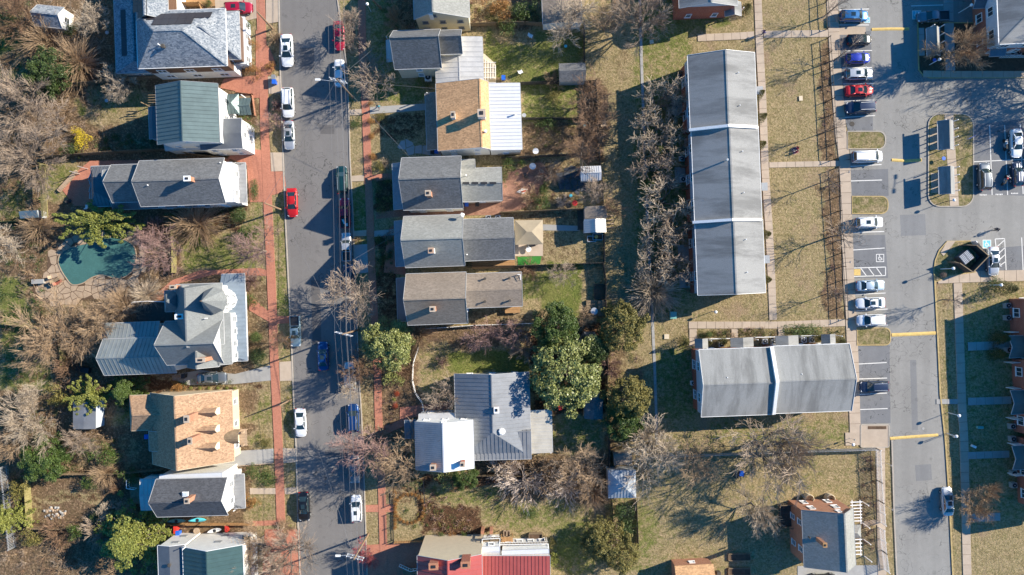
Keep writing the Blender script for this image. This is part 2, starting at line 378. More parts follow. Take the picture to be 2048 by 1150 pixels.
# ================================================================ SETTING
def inpoly(X, Y, poly):
    r = np.zeros(X.shape, bool); n = len(poly); j = n - 1
    for i in range(n):
        xi, yi = poly[i]; xj, yj = poly[j]
        c = ((yi > Y) != (yj > Y)) & (X < (xj - xi) * (Y - yi) / (yj - yi + 1e-9) + xi)
        r ^= c; j = i
    return r
def make_ground():
    dx = .45
    gx = np.concatenate([[-3000, -600, -200, -120], np.arange(-94, 94.01, dx), [120, 200, 600, 3000]])
    gy = np.concatenate([[-3000, -600, -200, -90], np.arange(-56, 56.01, dx), [90, 200, 600, 3000]])
    X, Y = np.meshgrid(gx, gy); PX = X * S + 1024; PY = 575 - Y * S
    WX = PX + 5 * np.sin(PY / 23 + 1) + 4 * np.sin(PX / 9 + PY / 13) + 3 * np.sin(PY / 5.1); WY = PY + 5 * np.sin(PX / 19) + 4 * np.sin(PX / 11 - PY / 8) + 3 * np.sin(PX / 4.7)
    C = np.zeros(X.shape + (4,), np.float32); C[..., 3] = 1
    def rect(ch, x0, y0, x1, y1, v, ov=False):
        m = (WX > x0) & (WX < x1) & (WY > y0) & (WY < y1) if not ov else ((WX - (x0 + x1) / 2) ** 2 / ((x1 - x0) / 2) ** 2 + (WY - (y0 + y1) / 2) ** 2 / ((y1 - y0) / 2) ** 2 < 1)
        C[m, 0:3] = 0; C[m, ch] = v
    Gc, L, Mu = 0, 1, 2
    for a in [
        (L, -300, -200, 330, 1400, .85), (L, 200, -200, 515, 1400, .8),
        (Gc, -300, 40, 60, 110, .7), (Gc, 75, 55, 90, 90, .6), (Gc, 175, 178, 300, 240, .45), (Mu, 195, 150, 300, 190, .5), (L, 170, 225, 270, 250, .35), (L, 200, 285, 320, 305, .6),
        (Gc, 88, 322, 155, 400, .55), (Gc, 0, 380, 60, 440, .6), (Gc, 355, 462, 505, 545, .62), (L, 355, 440, 420, 462, .5), (Mu, 425, 405, 520, 465, .62),
        (Gc, 0, 560, 60, 690, .72), (Gc, 0, 690, 110, 780, .6), (L, 60, 600, 250, 700, .55), (L, 120, 820, 280, 900, .8), (Gc, 230, 800, 300, 850, .5), (L, 150, 880, 280, 940, .5), (Mu, 290, 750, 400, 780, .8), (Mu, 400, 770, 548, 782, .7), (Gc, 470, 785, 545, 850, .5), (L, 475, 778, 510, 830, .75),
        (Gc, 495, 870, 545, 900, .5), (L, 62, 948, 260, 1050, 1.0), (Mu, 90, 985, 200, 1005, .6), (Mu, 68, 995, 85, 1045, .6), (Gc, 240, 1030, 330, 1060, .4), (L, 330, 1035, 530, 1050, .6), (Gc, 500, 935, 552, 1045, .42),
        (Gc, 490, 40, 560, 130, .3), (L, 485, 560, 545, 700, .6), (Gc, 545, 380, 580, 560, .5), (Gc, 552, 560, 584, 635, .6), (Gc, 560, 665, 584, 725, .5), (Gc, 565, 765, 590, 890, .45), (Gc, 568, 925, 595, 1060, .4), (L, 540, 40, 560, 120, .5),
        (Gc, 500, 400, 530, 480, .5), (Gc, 505, 480, 530, 560, .3), (Gc, 565, 1060, 600, 1150, .3),
        # between the street and the east brick walk
        (Gc, 676, -100, 722, 210, .35), (L, 692, 230, 728, 330, .2), (Gc, 700, 370, 745, 560, .55), (L, 715, 700, 755, 880, .45), (Gc, 740, 160, 860, 208, .58), (Mu, 745, 222, 852, 305, .55), (Gc, 755, 280, 850, 300, .35), (Gc, 735, 0, 800, 160, .5),
        (Mu, 745, 355, 792, 430, .7), (Mu, 750, 460, 795, 560, .72), (Mu, 752, 560, 815, 640, .6), (L, 755, 640, 840, 880, .85), (Mu, 760, 880, 840, 1000, .5), (L, 728, 880, 760, 1150, .3),
        # east back yards
        (L, 800, -20, 1090, 55, .8), (Mu, 940, 10, 1085, 45, .5), (Gc, 965, 60, 1165, 165, .68), (L, 990, 60, 1060, 85, .4), (Gc, 1040, 165, 1160, 250, .62), (L, 1040, 245, 1200, 312, .85), (L, 930, 308, 1020, 320, .6), (Mu, 1005, 318, 1210, 420, .45), (L, 1010, 420, 1160, 440, .6),
        (L, 1030, 440, 1160, 530, .45), (Gc, 1085, 525, 1200, 640, .95), (Gc, 1040, 540, 1100, 600, .6), (L, 935, 620, 1100, 650, .55), (Mu, 820, 650, 1060, 690, .55), (L, 850, 650, 1000, 720, .8), (Gc, 900, 700, 1060, 748, .85), (Gc, 840, 690, 900, 800, .42), (Mu, 1060, 640, 1215, 900, .75),
        (Gc, 1100, 830, 1220, 920, .5), (L, 940, 910, 1220, 1012, .75), (Mu, 840, 950, 1000, 1070, .85), (Gc, 850, 975, 1000, 1010, .55), (Gc, 960, 1000, 1190, 1060, .5), (Gc, 1100, 1040, 1200, 1150, .55),
        (L, 1160, 160, 1215, 320, .9), (L, 1236, 60, 1262, 640, .45), (L, 1165, 330, 1210, 640, .35), (Gc, 1210, 600, 1240, 660, .6), (Gc, 1262, 60, 1380, 130, .6), (Gc, 1250, 120, 1270, 640, .28), (Gc, 1270, 100, 1380, 600, .5), (Gc, 1270, 0, 1470, 60, .58), (Gc, 1300, 580, 1400, 640, .45), (L, 1225, 700, 1300, 760, .4), (Gc, 1310, 690, 1390, 900, .52), (Gc, 1300, 840, 1420, 895, .35), (Gc, 1420, 835, 1700, 892, .45),
        (L, 1210, 640, 1250, 930, .6), (L, 1215, 890, 1300, 960, .5), (Gc, 1280, 960, 1600, 1150, .3), (Gc, 1230, 980, 1300, 1150, .45), (Gc, 1640, 920, 1740, 1000, .3), (Gc, 1600, 910, 1640, 980, .4),
        # lawns inside the townhouse court
        (Gc, 1535, 90, 1560, 320, .2), (L, 1535, 160, 1590, 200, .2), (Gc, 1630, 0, 1660, 60, .25), (L, 1640, 80, 1680, 320, .85), (L, 1650, 335, 1692, 640, .85), (Mu, 850, 1008, 965, 1072, .8), (Gc, 1540, 430, 1600, 470, .3), (Gc, 1585, 590, 1640, 640, .3),
        (L, 1395, 658, 1700, 690, .42), (Gc, 1880, 570, 1910, 880, .35), (Gc, 1925, 570, 2100, 1040, .38), (L, 1770, 870, 1785, 1080, .45), (L, 1905, 1040, 2100, 1200, .25), (L, 1725, 850, 1775, 870, .6), (L, 1715, 905, 1752, 1100, .45), (Mu, 1900, 40, 2000, 140, .75), (Mu, 1885, 0, 1950, 45, .8),
    ]: rect(*a)
    for a in [(L, 1495, 915, 1520, 945, .5, 1), (L, 1620, 250, 1645, 272, .6, 1), (L, 1622, 366, 1648, 390, .6, 1), (L, 1640, 588, 1660, 606, .6, 1), (Gc, 1270, 1000, 1320, 1100, .55, 1), (L, 1350, 980, 1460, 1100, .3, 1), (L, 1490, 1060, 1560, 1120, .25, 1), (Gc, 1100, 1060, 1160, 1120, .7, 1), (L, 1355, 648, 1380, 664, .7, 1), (L, 1880, 588, 1910, 615, .6, 1), (Mu, 1170, 650, 1200, 720, .8, 1), (Gc, 20, 120, 60, 200, .5, 1), (Gc, 150, 200, 165, 240, .7, 1)]: rect(*a)
    for _ in range(2):
        C[1:-1, 1:-1, :3] = (C[1:-1, 1:-1, :3] * 2 + C[:-2, 1:-1, :3] + C[2:, 1:-1, :3] + C[1:-1, :-2, :3] + C[1:-1, 2:, :3]) / 6
    ny, nx = X.shape; V = np.stack([X, Y, np.zeros_like(X)], -1).reshape(-1, 3)
    idx = np.arange(nx * ny).reshape(ny, nx)
    F = np.stack([idx[:-1, :-1], idx[:-1, 1:], idx[1:, 1:], idx[1:, :-1]], -1).reshape(-1, 4)
    me = bpy.data.meshes.new('ground'); me.vertices.add(len(V)); me.vertices.foreach_set('co', V.astype(np.float32).ravel())
    me.loops.add(F.size); me.loops.foreach_set('vertex_index', F.ravel().astype(np.int32))
    me.polygons.add(len(F)); me.polygons.foreach_set('loop_start', np.arange(0, F.size, 4, dtype=np.int32)); me.polygons.foreach_set('loop_total', np.full(len(F), 4, np.int32))
    me.update(); a = me.color_attributes.new('cover', 'FLOAT_COLOR', 'POINT'); a.data.foreach_set('color', C.reshape(-1)); me.materials.append(M['ground'])
    o = bpy.data.objects.new('ground', me); COL.objects.link(o); o['kind'] = 'structure'
make_ground()

def P(pts): return [W(x, y) for x, y in pts]
def strip(pts, w):
    """outline of a polyline band; pts in photo px on the ground, w in px"""
    q = [Vector(W(*p)) for p in pts]; L_, R_ = [], []
    for i, p in enumerate(q):
        a = q[max(0, i - 1)]; b = q[min(len(q) - 1, i + 1)]; d = (b - a).normalized(); n = Vector((-d.y, d.x)) * (w / S / 2)
        L_.append(tuple(p + n)); R_.append(tuple(p - n))
    return L_, R_
def band(name, pts, w, z0, z1, mat, label=None, parent=None, kind='structure'):
    L_, R_ = strip(pts, w); mb = MB()
    for i in range(len(L_) - 1): mb.prism([L_[i], L_[i + 1], R_[i + 1], R_[i]], z0, z1)
    return mb.build(name, mat, parent, label=label, kind=None if parent else kind)
def rrect(x0, y0, x1, y1, r, corners=(1, 1, 1, 1), n=5):
    out = []
    for k, (cx, cy, a0) in enumerate(((x1 - r, y1 - r, 0), (x0 + r, y1 - r, 90), (x0 + r, y0 + r, 180), (x1 - r, y0 + r, 270))):
        if corners[k]:
            for i in range(n + 1):
                t = R(a0 + 90 * i / n); out.append((cx + r * math.cos(t), cy + r * math.sin(t)))
        else: out.append(((x1, x0, x0, x1)[k], (y1, y1, y0, y0)[k]))
    return out
# streets
SL = [(553, -260), (559, 0), (562, 150), (567, 300), (572, 438), (578, 563), (584, 676), (588, 789), (593, 887), (597, 1037), (601, 1137), (612, 1400)]
SR = [(668, -260), (674, 0), (692, 125), (697, 225), (699, 313), (705, 428), (710, 563), (717, 751), (722, 826), (725, 887), (730, 1037), (733, 1137), (745, 1400)]
MB().sheet(P(SL) + P(SR)[::-1], .024).build('street', M['street'], kind='structure')
lot = [(1672, -260), (1675, 0), (1682, 60), (1686, 225), (1697, 265), (1700, 320), (1703, 400), (1708, 560), (1715, 700), (1720, 850), (1777, 855), (1783, 900), (1788, 1040), (1793, 1150), (1800, 1400), (1915, 1400), (1905, 1150), (1898, 1000), (1890, 880), (1880, 790), (1876, 700), (1870, 560), (1872, 545), (2300, 545), (2300, -260)]
MB().sheet(P(lot), .024).build('parking_lot_asphalt', M['lot'], kind='structure')
for k, q in enumerate([[(1676, 62), (1742, 62), (1746, 262), (1696, 262), (1686, 225)], [(1701, 340), (1776, 338), (1777, 392), (1704, 392)], [(1706, 470), (1770, 470), (1776, 556), (1709, 556)], [(1714, 692), (1779, 690), (1781, 846), (1720, 848)], [(1942, 250), (2060, 236), (2060, 392), (1946, 388)], [(1944, 500), (2300, 470), (2300, 541), (1950, 541)]]):
    MB().sheet(P(q), .028).build('stall_patch', M['stall'], kind='structure')
for q in ([(600, 96), (628, 95), (629, 140), (601, 141)], [(622, 560), (640, 560), (643, 690), (625, 690)], [(640, 250), (668, 250), (669, 268), (641, 268)], [(650, 900), (700, 898), (701, 912), (651, 914)], [(1800, 430), (1850, 428), (1852, 470), (1802, 472)], [(1820, 720), (1832, 720), (1836, 860), (1824, 860)], [(1830, 930), (1862, 928), (1864, 960), (1832, 962)]):
    MB().sheet(P(q), .028).build('road_patch', M['street2' if q[0][0] < 900 else 'lot2'], kind='structure')
# kerbs of the street
band('street_kerb', [(x - 1, y) for x, y in SL], 2.4, 0, .13, M['kerb']); band('street_gutter', [(x + 2.6, y) for x, y in SL], 3.5, .0, .032, M['gutter'])
band('street_kerb', [(x + 1, y) for x, y in SR], 2.4, 0, .13, M['kerb']); band('street_gutter', [(x - 2.6, y) for x, y in SR], 3.5, .0, .032, M['gutter'])
band('lot_kerb', [(1869, 562), (1876, 700), (1880, 790), (1890, 880), (1898, 1000), (1905, 1150), (1915, 1400)], 2.8, 0, .14, M['kerby'])
band('lot_kerb', [(1783, 880), (1788, 1040), (1793, 1150), (1800, 1400)], 2.4, 0, .14, M['kerb'])

# paved sheets
def sheet(name, pts, mat, z=.03, **k): return MB().sheet(P(pts), z).build(name, mat, kind='structure', **k)
def thick(name, pts, mat, z1=.06, **k): return MB().prism(P(pts), -.05, z1).build(name, mat, kind='structure', **k)
bw = [(519, -260), (521, 0), (527, 150), (530, 275), (532, 313), (537, 438), (543, 563), (549, 726), (554, 826), (557, 887), (562, 1037), (563, 1052)]
band('brick_sidewalk', bw, 17, -.05, .10, M['brickpave'])
be = [(717, -260), (723, -30), (725, 100), (731, 212), (735, 313), (741, 463), (745, 563), (755, 738), (757, 826), (764, 987), (766, 1062), (769, 1180), (775, 1400)]
band('brick_sidewalk', be, 15, -.05, .10, M['brickpave'])
thick('brick_verge', [(512, 60), (541, 100), (552, 128), (541, 150), (512, 162)], M['brickpave'], .09)
thick('brick_verge', [(525, 343), (568, 343), (572, 372), (560, 386), (540, 392), (545, 420), (530, 420)], M['brickpave'], .09)
thick('brick_terrace', [(448, 158), (520, 150), (524, 196), (500, 196), (470, 182), (440, 176)], M['brickpave'], .07)
thick('brick_terrace', [(478, 298), (526, 300), (530, 330), (526, 404), (500, 404), (494, 330), (455, 316)], M['brickpave'], .07)
thick('brick_terrace', [(125, 380), (152, 345), (180, 322), (460, 316), (456, 330), (190, 340), (186, 412), (150, 412)], M['brickpave'], .075)
thick('brick_path', [(300, 598), (345, 560), (400, 541), (520, 536), (545, 545), (545, 552), (430, 549), (360, 566), (318, 602)], M['brickpave'], .06)
thick('brick_terrace', [(530, 1058), (599, 1058), (602, 1150), (610, 1250), (520, 1250)], M['brickpave'], .07)
thick('brick_path', [(505, 1042), (560, 1040), (560, 1050), (505, 1052)], M['brickpave'], .06)
thick('brick_path', [(498, 590), (548, 632), (585, 632), (585, 646), (545, 648), (498, 620)], M['brickpave'], .065)
thick('brick_terrace', [(800, 815), (900, 802), (900, 816), (822, 836), (812, 850), (800, 850)], M['brickpave'], .07)
thick('brick_path', [(762, 855), (800, 840), (812, 838), (812, 850), (765, 872)], M['brickpave'], .06)
thick('brick_path', [(730, 1010), (790, 1008), (790, 1024), (731, 1024)], M['brickpave'], .06)
thick('brick_terrace', [(733, 1090), (850, 1082), (838, 1150), (838, 1250), (735, 1250)], M['brickpave'], .07)
thick('brick_patio', [(1006, 350), (1080, 322), (1105, 352), (1082, 372), (1070, 402), (1040, 420), (1003, 424)], M['brickold'], .07)
thick('brick_path', [(925, 405), (1003, 402), (1003, 430), (815, 432), (752, 438), (752, 425), (812, 418)], M['brickold'], .05)
thick('brick_path', [(775, 460), (800, 440), (812, 550), (768, 545)], M['brickpave'], .05)
thick('concrete_drive', [(532, -60), (559, -60), (558, 44), (532, 48)], M['conc'], .09)
thick('concrete_drive', [(430, 0), (515, -10), (516, 36), (492, 42), (478, 28), (432, 34)], M['conc'], .07)
thick('concrete_drive', [(340, -5), (430, -5), (432, 12), (345, 14)], M['deck'], .065)
thick('concrete_drive', [(536, 154), (562, 152), (564, 186), (538, 188)], M['conc'], .09)
thick('concrete_drive', [(541, 305), (567, 305), (569, 342), (543, 343)], M['conc'], .09)
thick('stone_driveway', [(345, 750), (400, 740), (470, 748), (549, 728), (549, 760), (470, 768), (380, 770), (345, 760)], M['concg'], .07)
thick('concrete_drive', [(559, 724), (584, 722), (586, 761), (560, 762)], M['conc'], .09)
thick('stone_driveway', [(320, 900), (335, 925), (380, 936), (470, 934), (547, 926), (547, 897), (470, 902), (380, 918)], M['concg'], .07)
thick('concrete_drive', [(566, 896), (593, 897), (594, 924), (567, 926)], M['conc'], .09)
thick('concrete_path', [(500, 976), (555, 976), (555, 988), (500, 988)], M['conc'], .07)
thick('concrete_path', [(569, 976), (596, 974), (596, 988), (570, 988)], M['conc'], .07)
thick('concrete_path', [(697, 220), (723, 218), (724, 230), (698, 231)], M['conc'], .09)
thick('concrete_path', [(701, 352), (728, 350), (728, 362), (702, 363)], M['conc'], .09)
thick('concrete_path', [(706, 462), (733, 460), (733, 472), (707, 473)], M['conc'], .09)
thick('concrete_path', [(740, 214), (856, 207), (856, 220), (740, 228)], M['concg'], .07)
thick('concrete_path', [(746, 462), (812, 456), (812, 468), (748, 474)], M['concg'], .07)
thick('brick_path', [(742, 350), (800, 345), (800, 358), (743, 362)], M['brickpave'], .07)
thick('slate_path', [(706, 490), (736, 488), (738, 545), (712, 547)], M['concg'], .06)
thick('concrete_path', [(1052, 447), (1160, 452), (1160, 462), (1052, 460)], M['concg'], .05)
thick('concrete_pad', [(1024, 482), (1086, 486), (1086, 512), (1024, 512)], M['conc'], .06)
thick('turf_mat', [(1035, 514), (1083, 512), (1080, 528), (1036, 532)], M['turf'], .05)
thick('gravel_path', [(1595, 1132), (1756, 1130), (1756, 1250), (1595, 1250)], M['concg'], .05)
# slab walks ------------------------------------------------------------
SLABM = {}
def slabwalk(pts, w, step=20, mat=None, z1=.10, name='concrete_walk'):
    mat = mat or M['conc']; x0, y0 = W(*pts[0]); par = empty(name, (x0, y0, 0), kind='structure')
    q = [Vector(W(*p)) for p in pts]; wm = w / S; st = step / S
    for i in range(len(q) - 1):
        d = q[i + 1] - q[i]; Ln = d.length; n = max(1, round(Ln / st)); l = Ln / n; a = math.atan2(d.y, d.x)
        key = (round(l, 2), round(wm, 2), mat.name)
        if key not in SLABM:
            mb = MB(); e = .012; l_, w_ = l - .03, wm; mb.box(0, 0, 0, l_, w_, .14)
            for k in range(4, 8):
                x, y, z = mb.v[k]; mb.v[k] = (x * (1 - e), y * (1 - e), z)
            SLABM[key] = mb.mesh('slab', mat)
        for k in range(n):
            c = q[i] + d * ((k + .5) / n)
            inst('slab', SLABM[key], par, (c.x - x0, c.y - y0, z1 - .07 + random.uniform(-.004, .004)), a)
    mb = MB(); L_, R_ = strip(pts, w - 1)
    for i in range(len(L_) - 1): mb.prism([L_[i], L_[i + 1], R_[i + 1], R_[i]], -.05, z1 - .03)
    mb.build('walk_bed', M['soil'], par)
    return par
slabwalk([(1664, -40), (1664, 0), (1672, 150), (1682, 275), (1689, 320), (1697, 560), (1702, 640), (1706, 725), (1709, 826), (1711, 890)], 22, 21)
slabwalk([(1395, 76), (1480, 72), (1508, 70)], 14, 18); slabwalk([(1527, 69), (1656, 67)], 14, 18)
slabwalk([(1514, -40), (1519, 90), (1525, 200), (1530, 340), (1538, 460), (1543, 560), (1546, 640)], 15, 17)
slabwalk([(1538, 330), (1678, 327)], 11, 17)
slabwalk([(1377, 650), (1555, 650), (1690, 645)], 14, 18)
slabwalk([(1386, 658), (1386, 692)], 15, 16); slabwalk([(1469, 658), (1469, 676)], 13, 16); slabwalk([(1562, 657), (1563, 674)], 13, 16)
slabwalk([(1915, 566), (1924, 826), (1927, 862), (1934, 1150), (1938, 1240)], 17, 20)
for y, x1, h in ((693, 2020, 17), (803, 2022, 15), (911, 2018, 14), (1036, 2000, 16)): slabwalk([(1935, y), (x1, y - 3)], h, 18, M['concg'])
slabwalk([(1872, 803), (1915, 803)], 10, 18, M['concg'])
slabwalk([(1875, 556), (1960, 553), (2080, 550), (2200, 548)], 22, 22)
slabwalk([(1845, 148), (1900, 149), (2048, 149), (2200, 149)], 13, 21, M['conc'], .16)
slabwalk([(1896, -30), (1897, 43)], 19, 20, M['concg']); slabwalk([(1897, 47), (1900, 142)], 19, 20, M['concg'], .16); slabwalk([(1842, 56), (1843, 112)], 11, 14, M['concg'], .155)
slabwalk([(1762, 870), (1761, 920), (1762, 1040), (1764, 1150), (1764, 1240)], 17, 20); slabwalk([(1690, 878), (1752, 876)], 26, 22)
slabwalk([(1725, 1048), (1754, 1044)], 11, 12, M['stone'])

# painted lines ----------------------------------------------------------
lines = empty('parking_markings', (*W(1700, 400), 0), kind='structure')
def line(a, b, w=1.6, mat=None):
    (x0, y0), (x1, y1) = W(*a), W(*b); d = math.hypot(x1 - x0, y1 - y0); l_, r_ = strip([a, b], w)
    MB().sheet([l_[0], l_[1], r_[1], r_[0]], .032).build('stall_line', mat or M['paint'], lines)
for a, b in [((1676, 20), (1738, 18)), ((1678, 50), (1738, 50)), ((1688, 102), (1744, 101)), ((1684, 136), (1744, 135)), ((1686, 168), (1746, 167)), ((1686, 202), (1748, 200)), ((1688, 235), (1750, 231)),
             ((1700, 333), (1763, 329)), ((1701, 362), (1764, 360)), ((1704, 465), (1768, 463)), ((1706, 500), (1769, 496)), ((1708, 589), (1771, 586)), ((1711, 622), (1775, 618)), ((1714, 652), (1776, 650)),
             ((1716, 728), (1773, 725)), ((1717, 758), (1774, 756)), ((1719, 789), (1774, 786)), ((1720, 819), (1775, 817)),
             ((1822, 12), (1886, 10)), ((1940, 324), (2060, 318)), ((1979, 250), (1984, 390)), ((2009, 250), (2015, 390)), ((2040, 248), (2046, 388)), ((2043, 475), (2046, 540)), ((1990, 478), (2009, 477)), ((1990, 478), (1992, 496)), ((2009, 477), (2012, 540)),
             ((1992, 495), (2009, 480)), ((1997, 507), (2010, 495)), ((1997, 521), (2010, 509)), ((1997, 533), (2011, 523)),
             ((1708, 536), (1771, 534)), ((1708, 553), (1771, 551)), ((1771, 534), (1771, 551)), ((1721, 536), (1733, 552)), ((1737, 536), (1749, 552)), ((1753, 536), (1764, 551))]: line(a, b)
def symbol(cx, cy, w, base):
    x, y = W(cx, cy); k = w / S
    MB().sheet([(x - k / 2, y - k / 2), (x + k / 2, y - k / 2), (x + k / 2, y + k / 2), (x - k / 2, y + k / 2)], .0335).build('symbol_border', M['paint'], lines)
    k2 = k * .84; MB().sheet([(x - k2 / 2, y - k2 / 2), (x + k2 / 2, y - k2 / 2), (x + k2 / 2, y + k2 / 2), (x - k2 / 2, y + k2 / 2)], .037).build('symbol_field', base, lines)
    mb = MB(); r0, r1 = k * .17, k * .25; n = 18                     # wheelchair symbol: wheel arc, back, arm, leg, head
    for i in range(n - 4):
        a, b = 2 * math.pi * (i + 5) / n, 2 * math.pi * (i + 6) / n
        mb.sheet([(x + r0 * math.cos(a), y - .05 * k + r0 * math.sin(a)), (x + r1 * math.cos(a), y - .05 * k + r1 * math.sin(a)), (x + r1 * math.cos(b), y - .05 * k + r1 * math.sin(b)), (x + r0 * math.cos(b), y - .05 * k + r0 * math.sin(b))], .0405)
    for ax, ay, bx, by in ((-.08, .27, -.04, -.02), (-.06, .1, .12, .1), (-.05, 0, .16, 0), (.15, 0, .24, -.2), (.24, -.2, .31, -.17)):
        d = Vector((bx - ax, by - ay)).normalized(); nn = Vector((-d.y, d.x)) * .035
        mb.sheet([(x + (ax + nn.x) * k, y + (ay + nn.y) * k), (x + (ax - nn.x) * k, y + (ay - nn.y) * k), (x + (bx - nn.x) * k, y + (by - nn.y) * k), (x + (bx + nn.x) * k, y + (by + nn.y) * k)], .0425)
    mb.sheet([(x + k * (-.09 + .065 * math.cos(t)), y + k * (.33 + .065 * math.sin(t))) for t in [i * math.pi / 4 for i in range(8)]], .0405)
    mb.build('wheelchair_symbol', M['paint'], lines)
symbol(1973.5, 488, 17, M['blue']); symbol(1833, 30, 18, M['blue']); symbol(1734, 40, 12, M['blue']); symbol(1760, 516, 16, M['stall'])
for x, y in ((1966, 391), (1998, 390), (2029, 388)):   # stencilled stall numbers, worn to short dashes
    for k in range(5): line((x - 7 + k * 3, y - 1.5), (x - 5.2 + k * 3, y - 1.2 + (k % 2) * .6), 2.4)
MB().sheet(P([(1677, 54), (1731, 54), (1731, 69), (1679, 70)]), .040).build('concrete_ramp', M['conc'], kind='structure')
MB().sheet(P([(1708, 538), (1721, 538), (1721, 551), (1708, 551)]), .040).build('kerb_ramp', M['yellow'], kind='structure')
for (x, y, r) in ((1704, 248, 5), (1846, 857, 2.6), (1713, 380, 0)):
    if r:
        mb = MB(); cx, cy = W(x, y); mb.rev([(r / S, .025), (r / S, .045), (r / S * .85, .05)], 14, cx, cy); mb.build('manhole_cover', M['wooddk'] if r > 4 else M['concg'], org=(cx, cy, 0), label='round cast manhole cover in the empty stall under the black estate car' if r > 4 else 'small pale manhole cover in the access road near the lower speed bump', cat='manhole cover')
def bump(pts, w, label):
    L_, R_ = strip(pts, w); mb = MB(); x, y = W(*pts[0])
    n = len(L_)
    for i in range(n - 1):
        a, b, c, d = L_[i], L_[i + 1], R_[i + 1], R_[i]
        m1 = ((a[0] * 2 + d[0]) / 3, (a[1] * 2 + d[1]) / 3); m2 = ((a[0] + d[0] * 2) / 3, (a[1] + d[1] * 2) / 3); m3 = ((b[0] * 2 + c[0]) / 3, (b[1] * 2 + c[1]) / 3); m4 = ((b[0] + c[0] * 2) / 3, (b[1] + c[1] * 2) / 3)
        mb.add([(*a, .03), (*b, .03), (*m3, .11), (*m1, .11), (*m2, .11), (*m4, .11), (*c, .03), (*d, .03)], [(0, 3, 2, 1), (3, 4, 5, 2), (4, 7, 6, 5), (0, 7, 4, 3), (1, 2, 5, 6)])
    mb.build('speed_bump', M['yellow'], label=label, cat='speed bump', group='yellow speed bumps', org=(x, y, 0))
bump([(1743, 59), (1780, 58), (1818, 58)], 6, 'yellow speed bump across the lane beside the blue sedan stall, topmost one')
bump([(1783, 320), (1812, 322), (1843, 320)], 6, 'short yellow speed bump partly in the shade of the upper mailbox shelter')
bump([(1783, 670), (1830, 668), (1871, 666)], 7, 'worn yellow speed bump across the access road by the grassy island')
bump([(1780, 877), (1830, 873), (1876, 870)], 6, 'yellow speed bump across the access road lowest in the photo')

def island(pts, mat, label=None, kerb='kerb'):
    q = P(pts); cx = sum(p[0] for p in q) / len(q); cy = sum(p[1] for p in q) / len(q); par = empty('parking_island', (cx, cy, 0), kind='structure')
    inn = []
    A = sum(q[i - 1][0] * q[i][1] - q[i][0] * q[i - 1][1] for i in range(len(q)))
    if A < 0: q = q[::-1]
    n = len(q)
    for i in range(n):
        a, b, c = Vector(q[i - 1]), Vector(q[i]), Vector(q[(i + 1) % n]); d = (c - a).normalized(); inn.append(tuple(b + Vector((-d.y, d.x)) * .17))
    mb = MB()
    vs = [(*p, 0) for p in q] + [(*p, .15) for p in q] + [(*p, .15) for p in inn] + [(*p, .05) for p in inn]
    fs = []
    for k in range(3):
        for i in range(n):
            j = (i + 1) % n; fs.append((k * n + i, k * n + j, (k + 1) * n + j, (k + 1) * n + i))
    mb.add(vs, fs); mb.build('kerb_edge', M[kerb], par)
    MB().sheet(inn, .11).build('island_bed', mat, par); return par
t_ = NT('island_grass'); v_ = t_.coord(False); f_ = t_.noise(v_, 2.8, 6, .85, .38, .62); g_ = t_.noise(v_, .8, 4, .6, .4, .62)
c_ = t_.mix(f_, (.44, .33, .20), (.16, .13, .06)); c_ = t_.mix(t_.math('MULTIPLY', g_, .7), c_, t_.mix(f_, (.15, .16, .04), (.07, .085, .02))); t_.bump(f_, .6, .1); M['igrass'] = t_.out(c_, .95, 0, .1)
island(rrect(1694, 262, 1771, 299, 15, (1, 0, 0, 1)), M['igrass'], kerb='kerb'); island(rrect(1703, 392, 1776, 428, 14, (1, 0, 0, 1)), M['igrass'], kerb='kerby')
island(rrect(1713, 655, 1781, 691, 12, (1, 0, 0, 1)), M['igrass'], kerb='kerby')
island(rrect(1720, 848, 1778, 895, 4), M['conc']); island(rrect(1855, 227, 1947, 414, 24), M['igrass'])
island([(1868, 566), (1866, 540), (1869, 520), (1877, 500), (1893, 482), (1940, 481), (1950, 500), (1950, 545), (1900, 552)], M['igrass'], kerb='kerby')
island([(1834, 45), (1890, 45), (1960, 45), (2200, 45), (2200, 156), (1860, 157), (1845, 152), (1836, 140)], M['soil'], kerb='kerby')
slabwalk([(1897, 229), (1901, 300), (1908, 412)], 18, 19, z1=.14); slabwalk([(1866, 256), (1866, 300)], 15, 14, z1=.13); slabwalk([(1868, 346), (1869, 386)], 15, 14, z1=.13)
thick('kerb_opening_pad', [(1880, 505), (1893, 483), (1910, 482), (1900, 495), (1886, 512)], M['conc'], .16)
thick('planting_strip', [(1735, 852), (1772, 852), (1772, 858), (1735, 858)], M['soil'], .13)

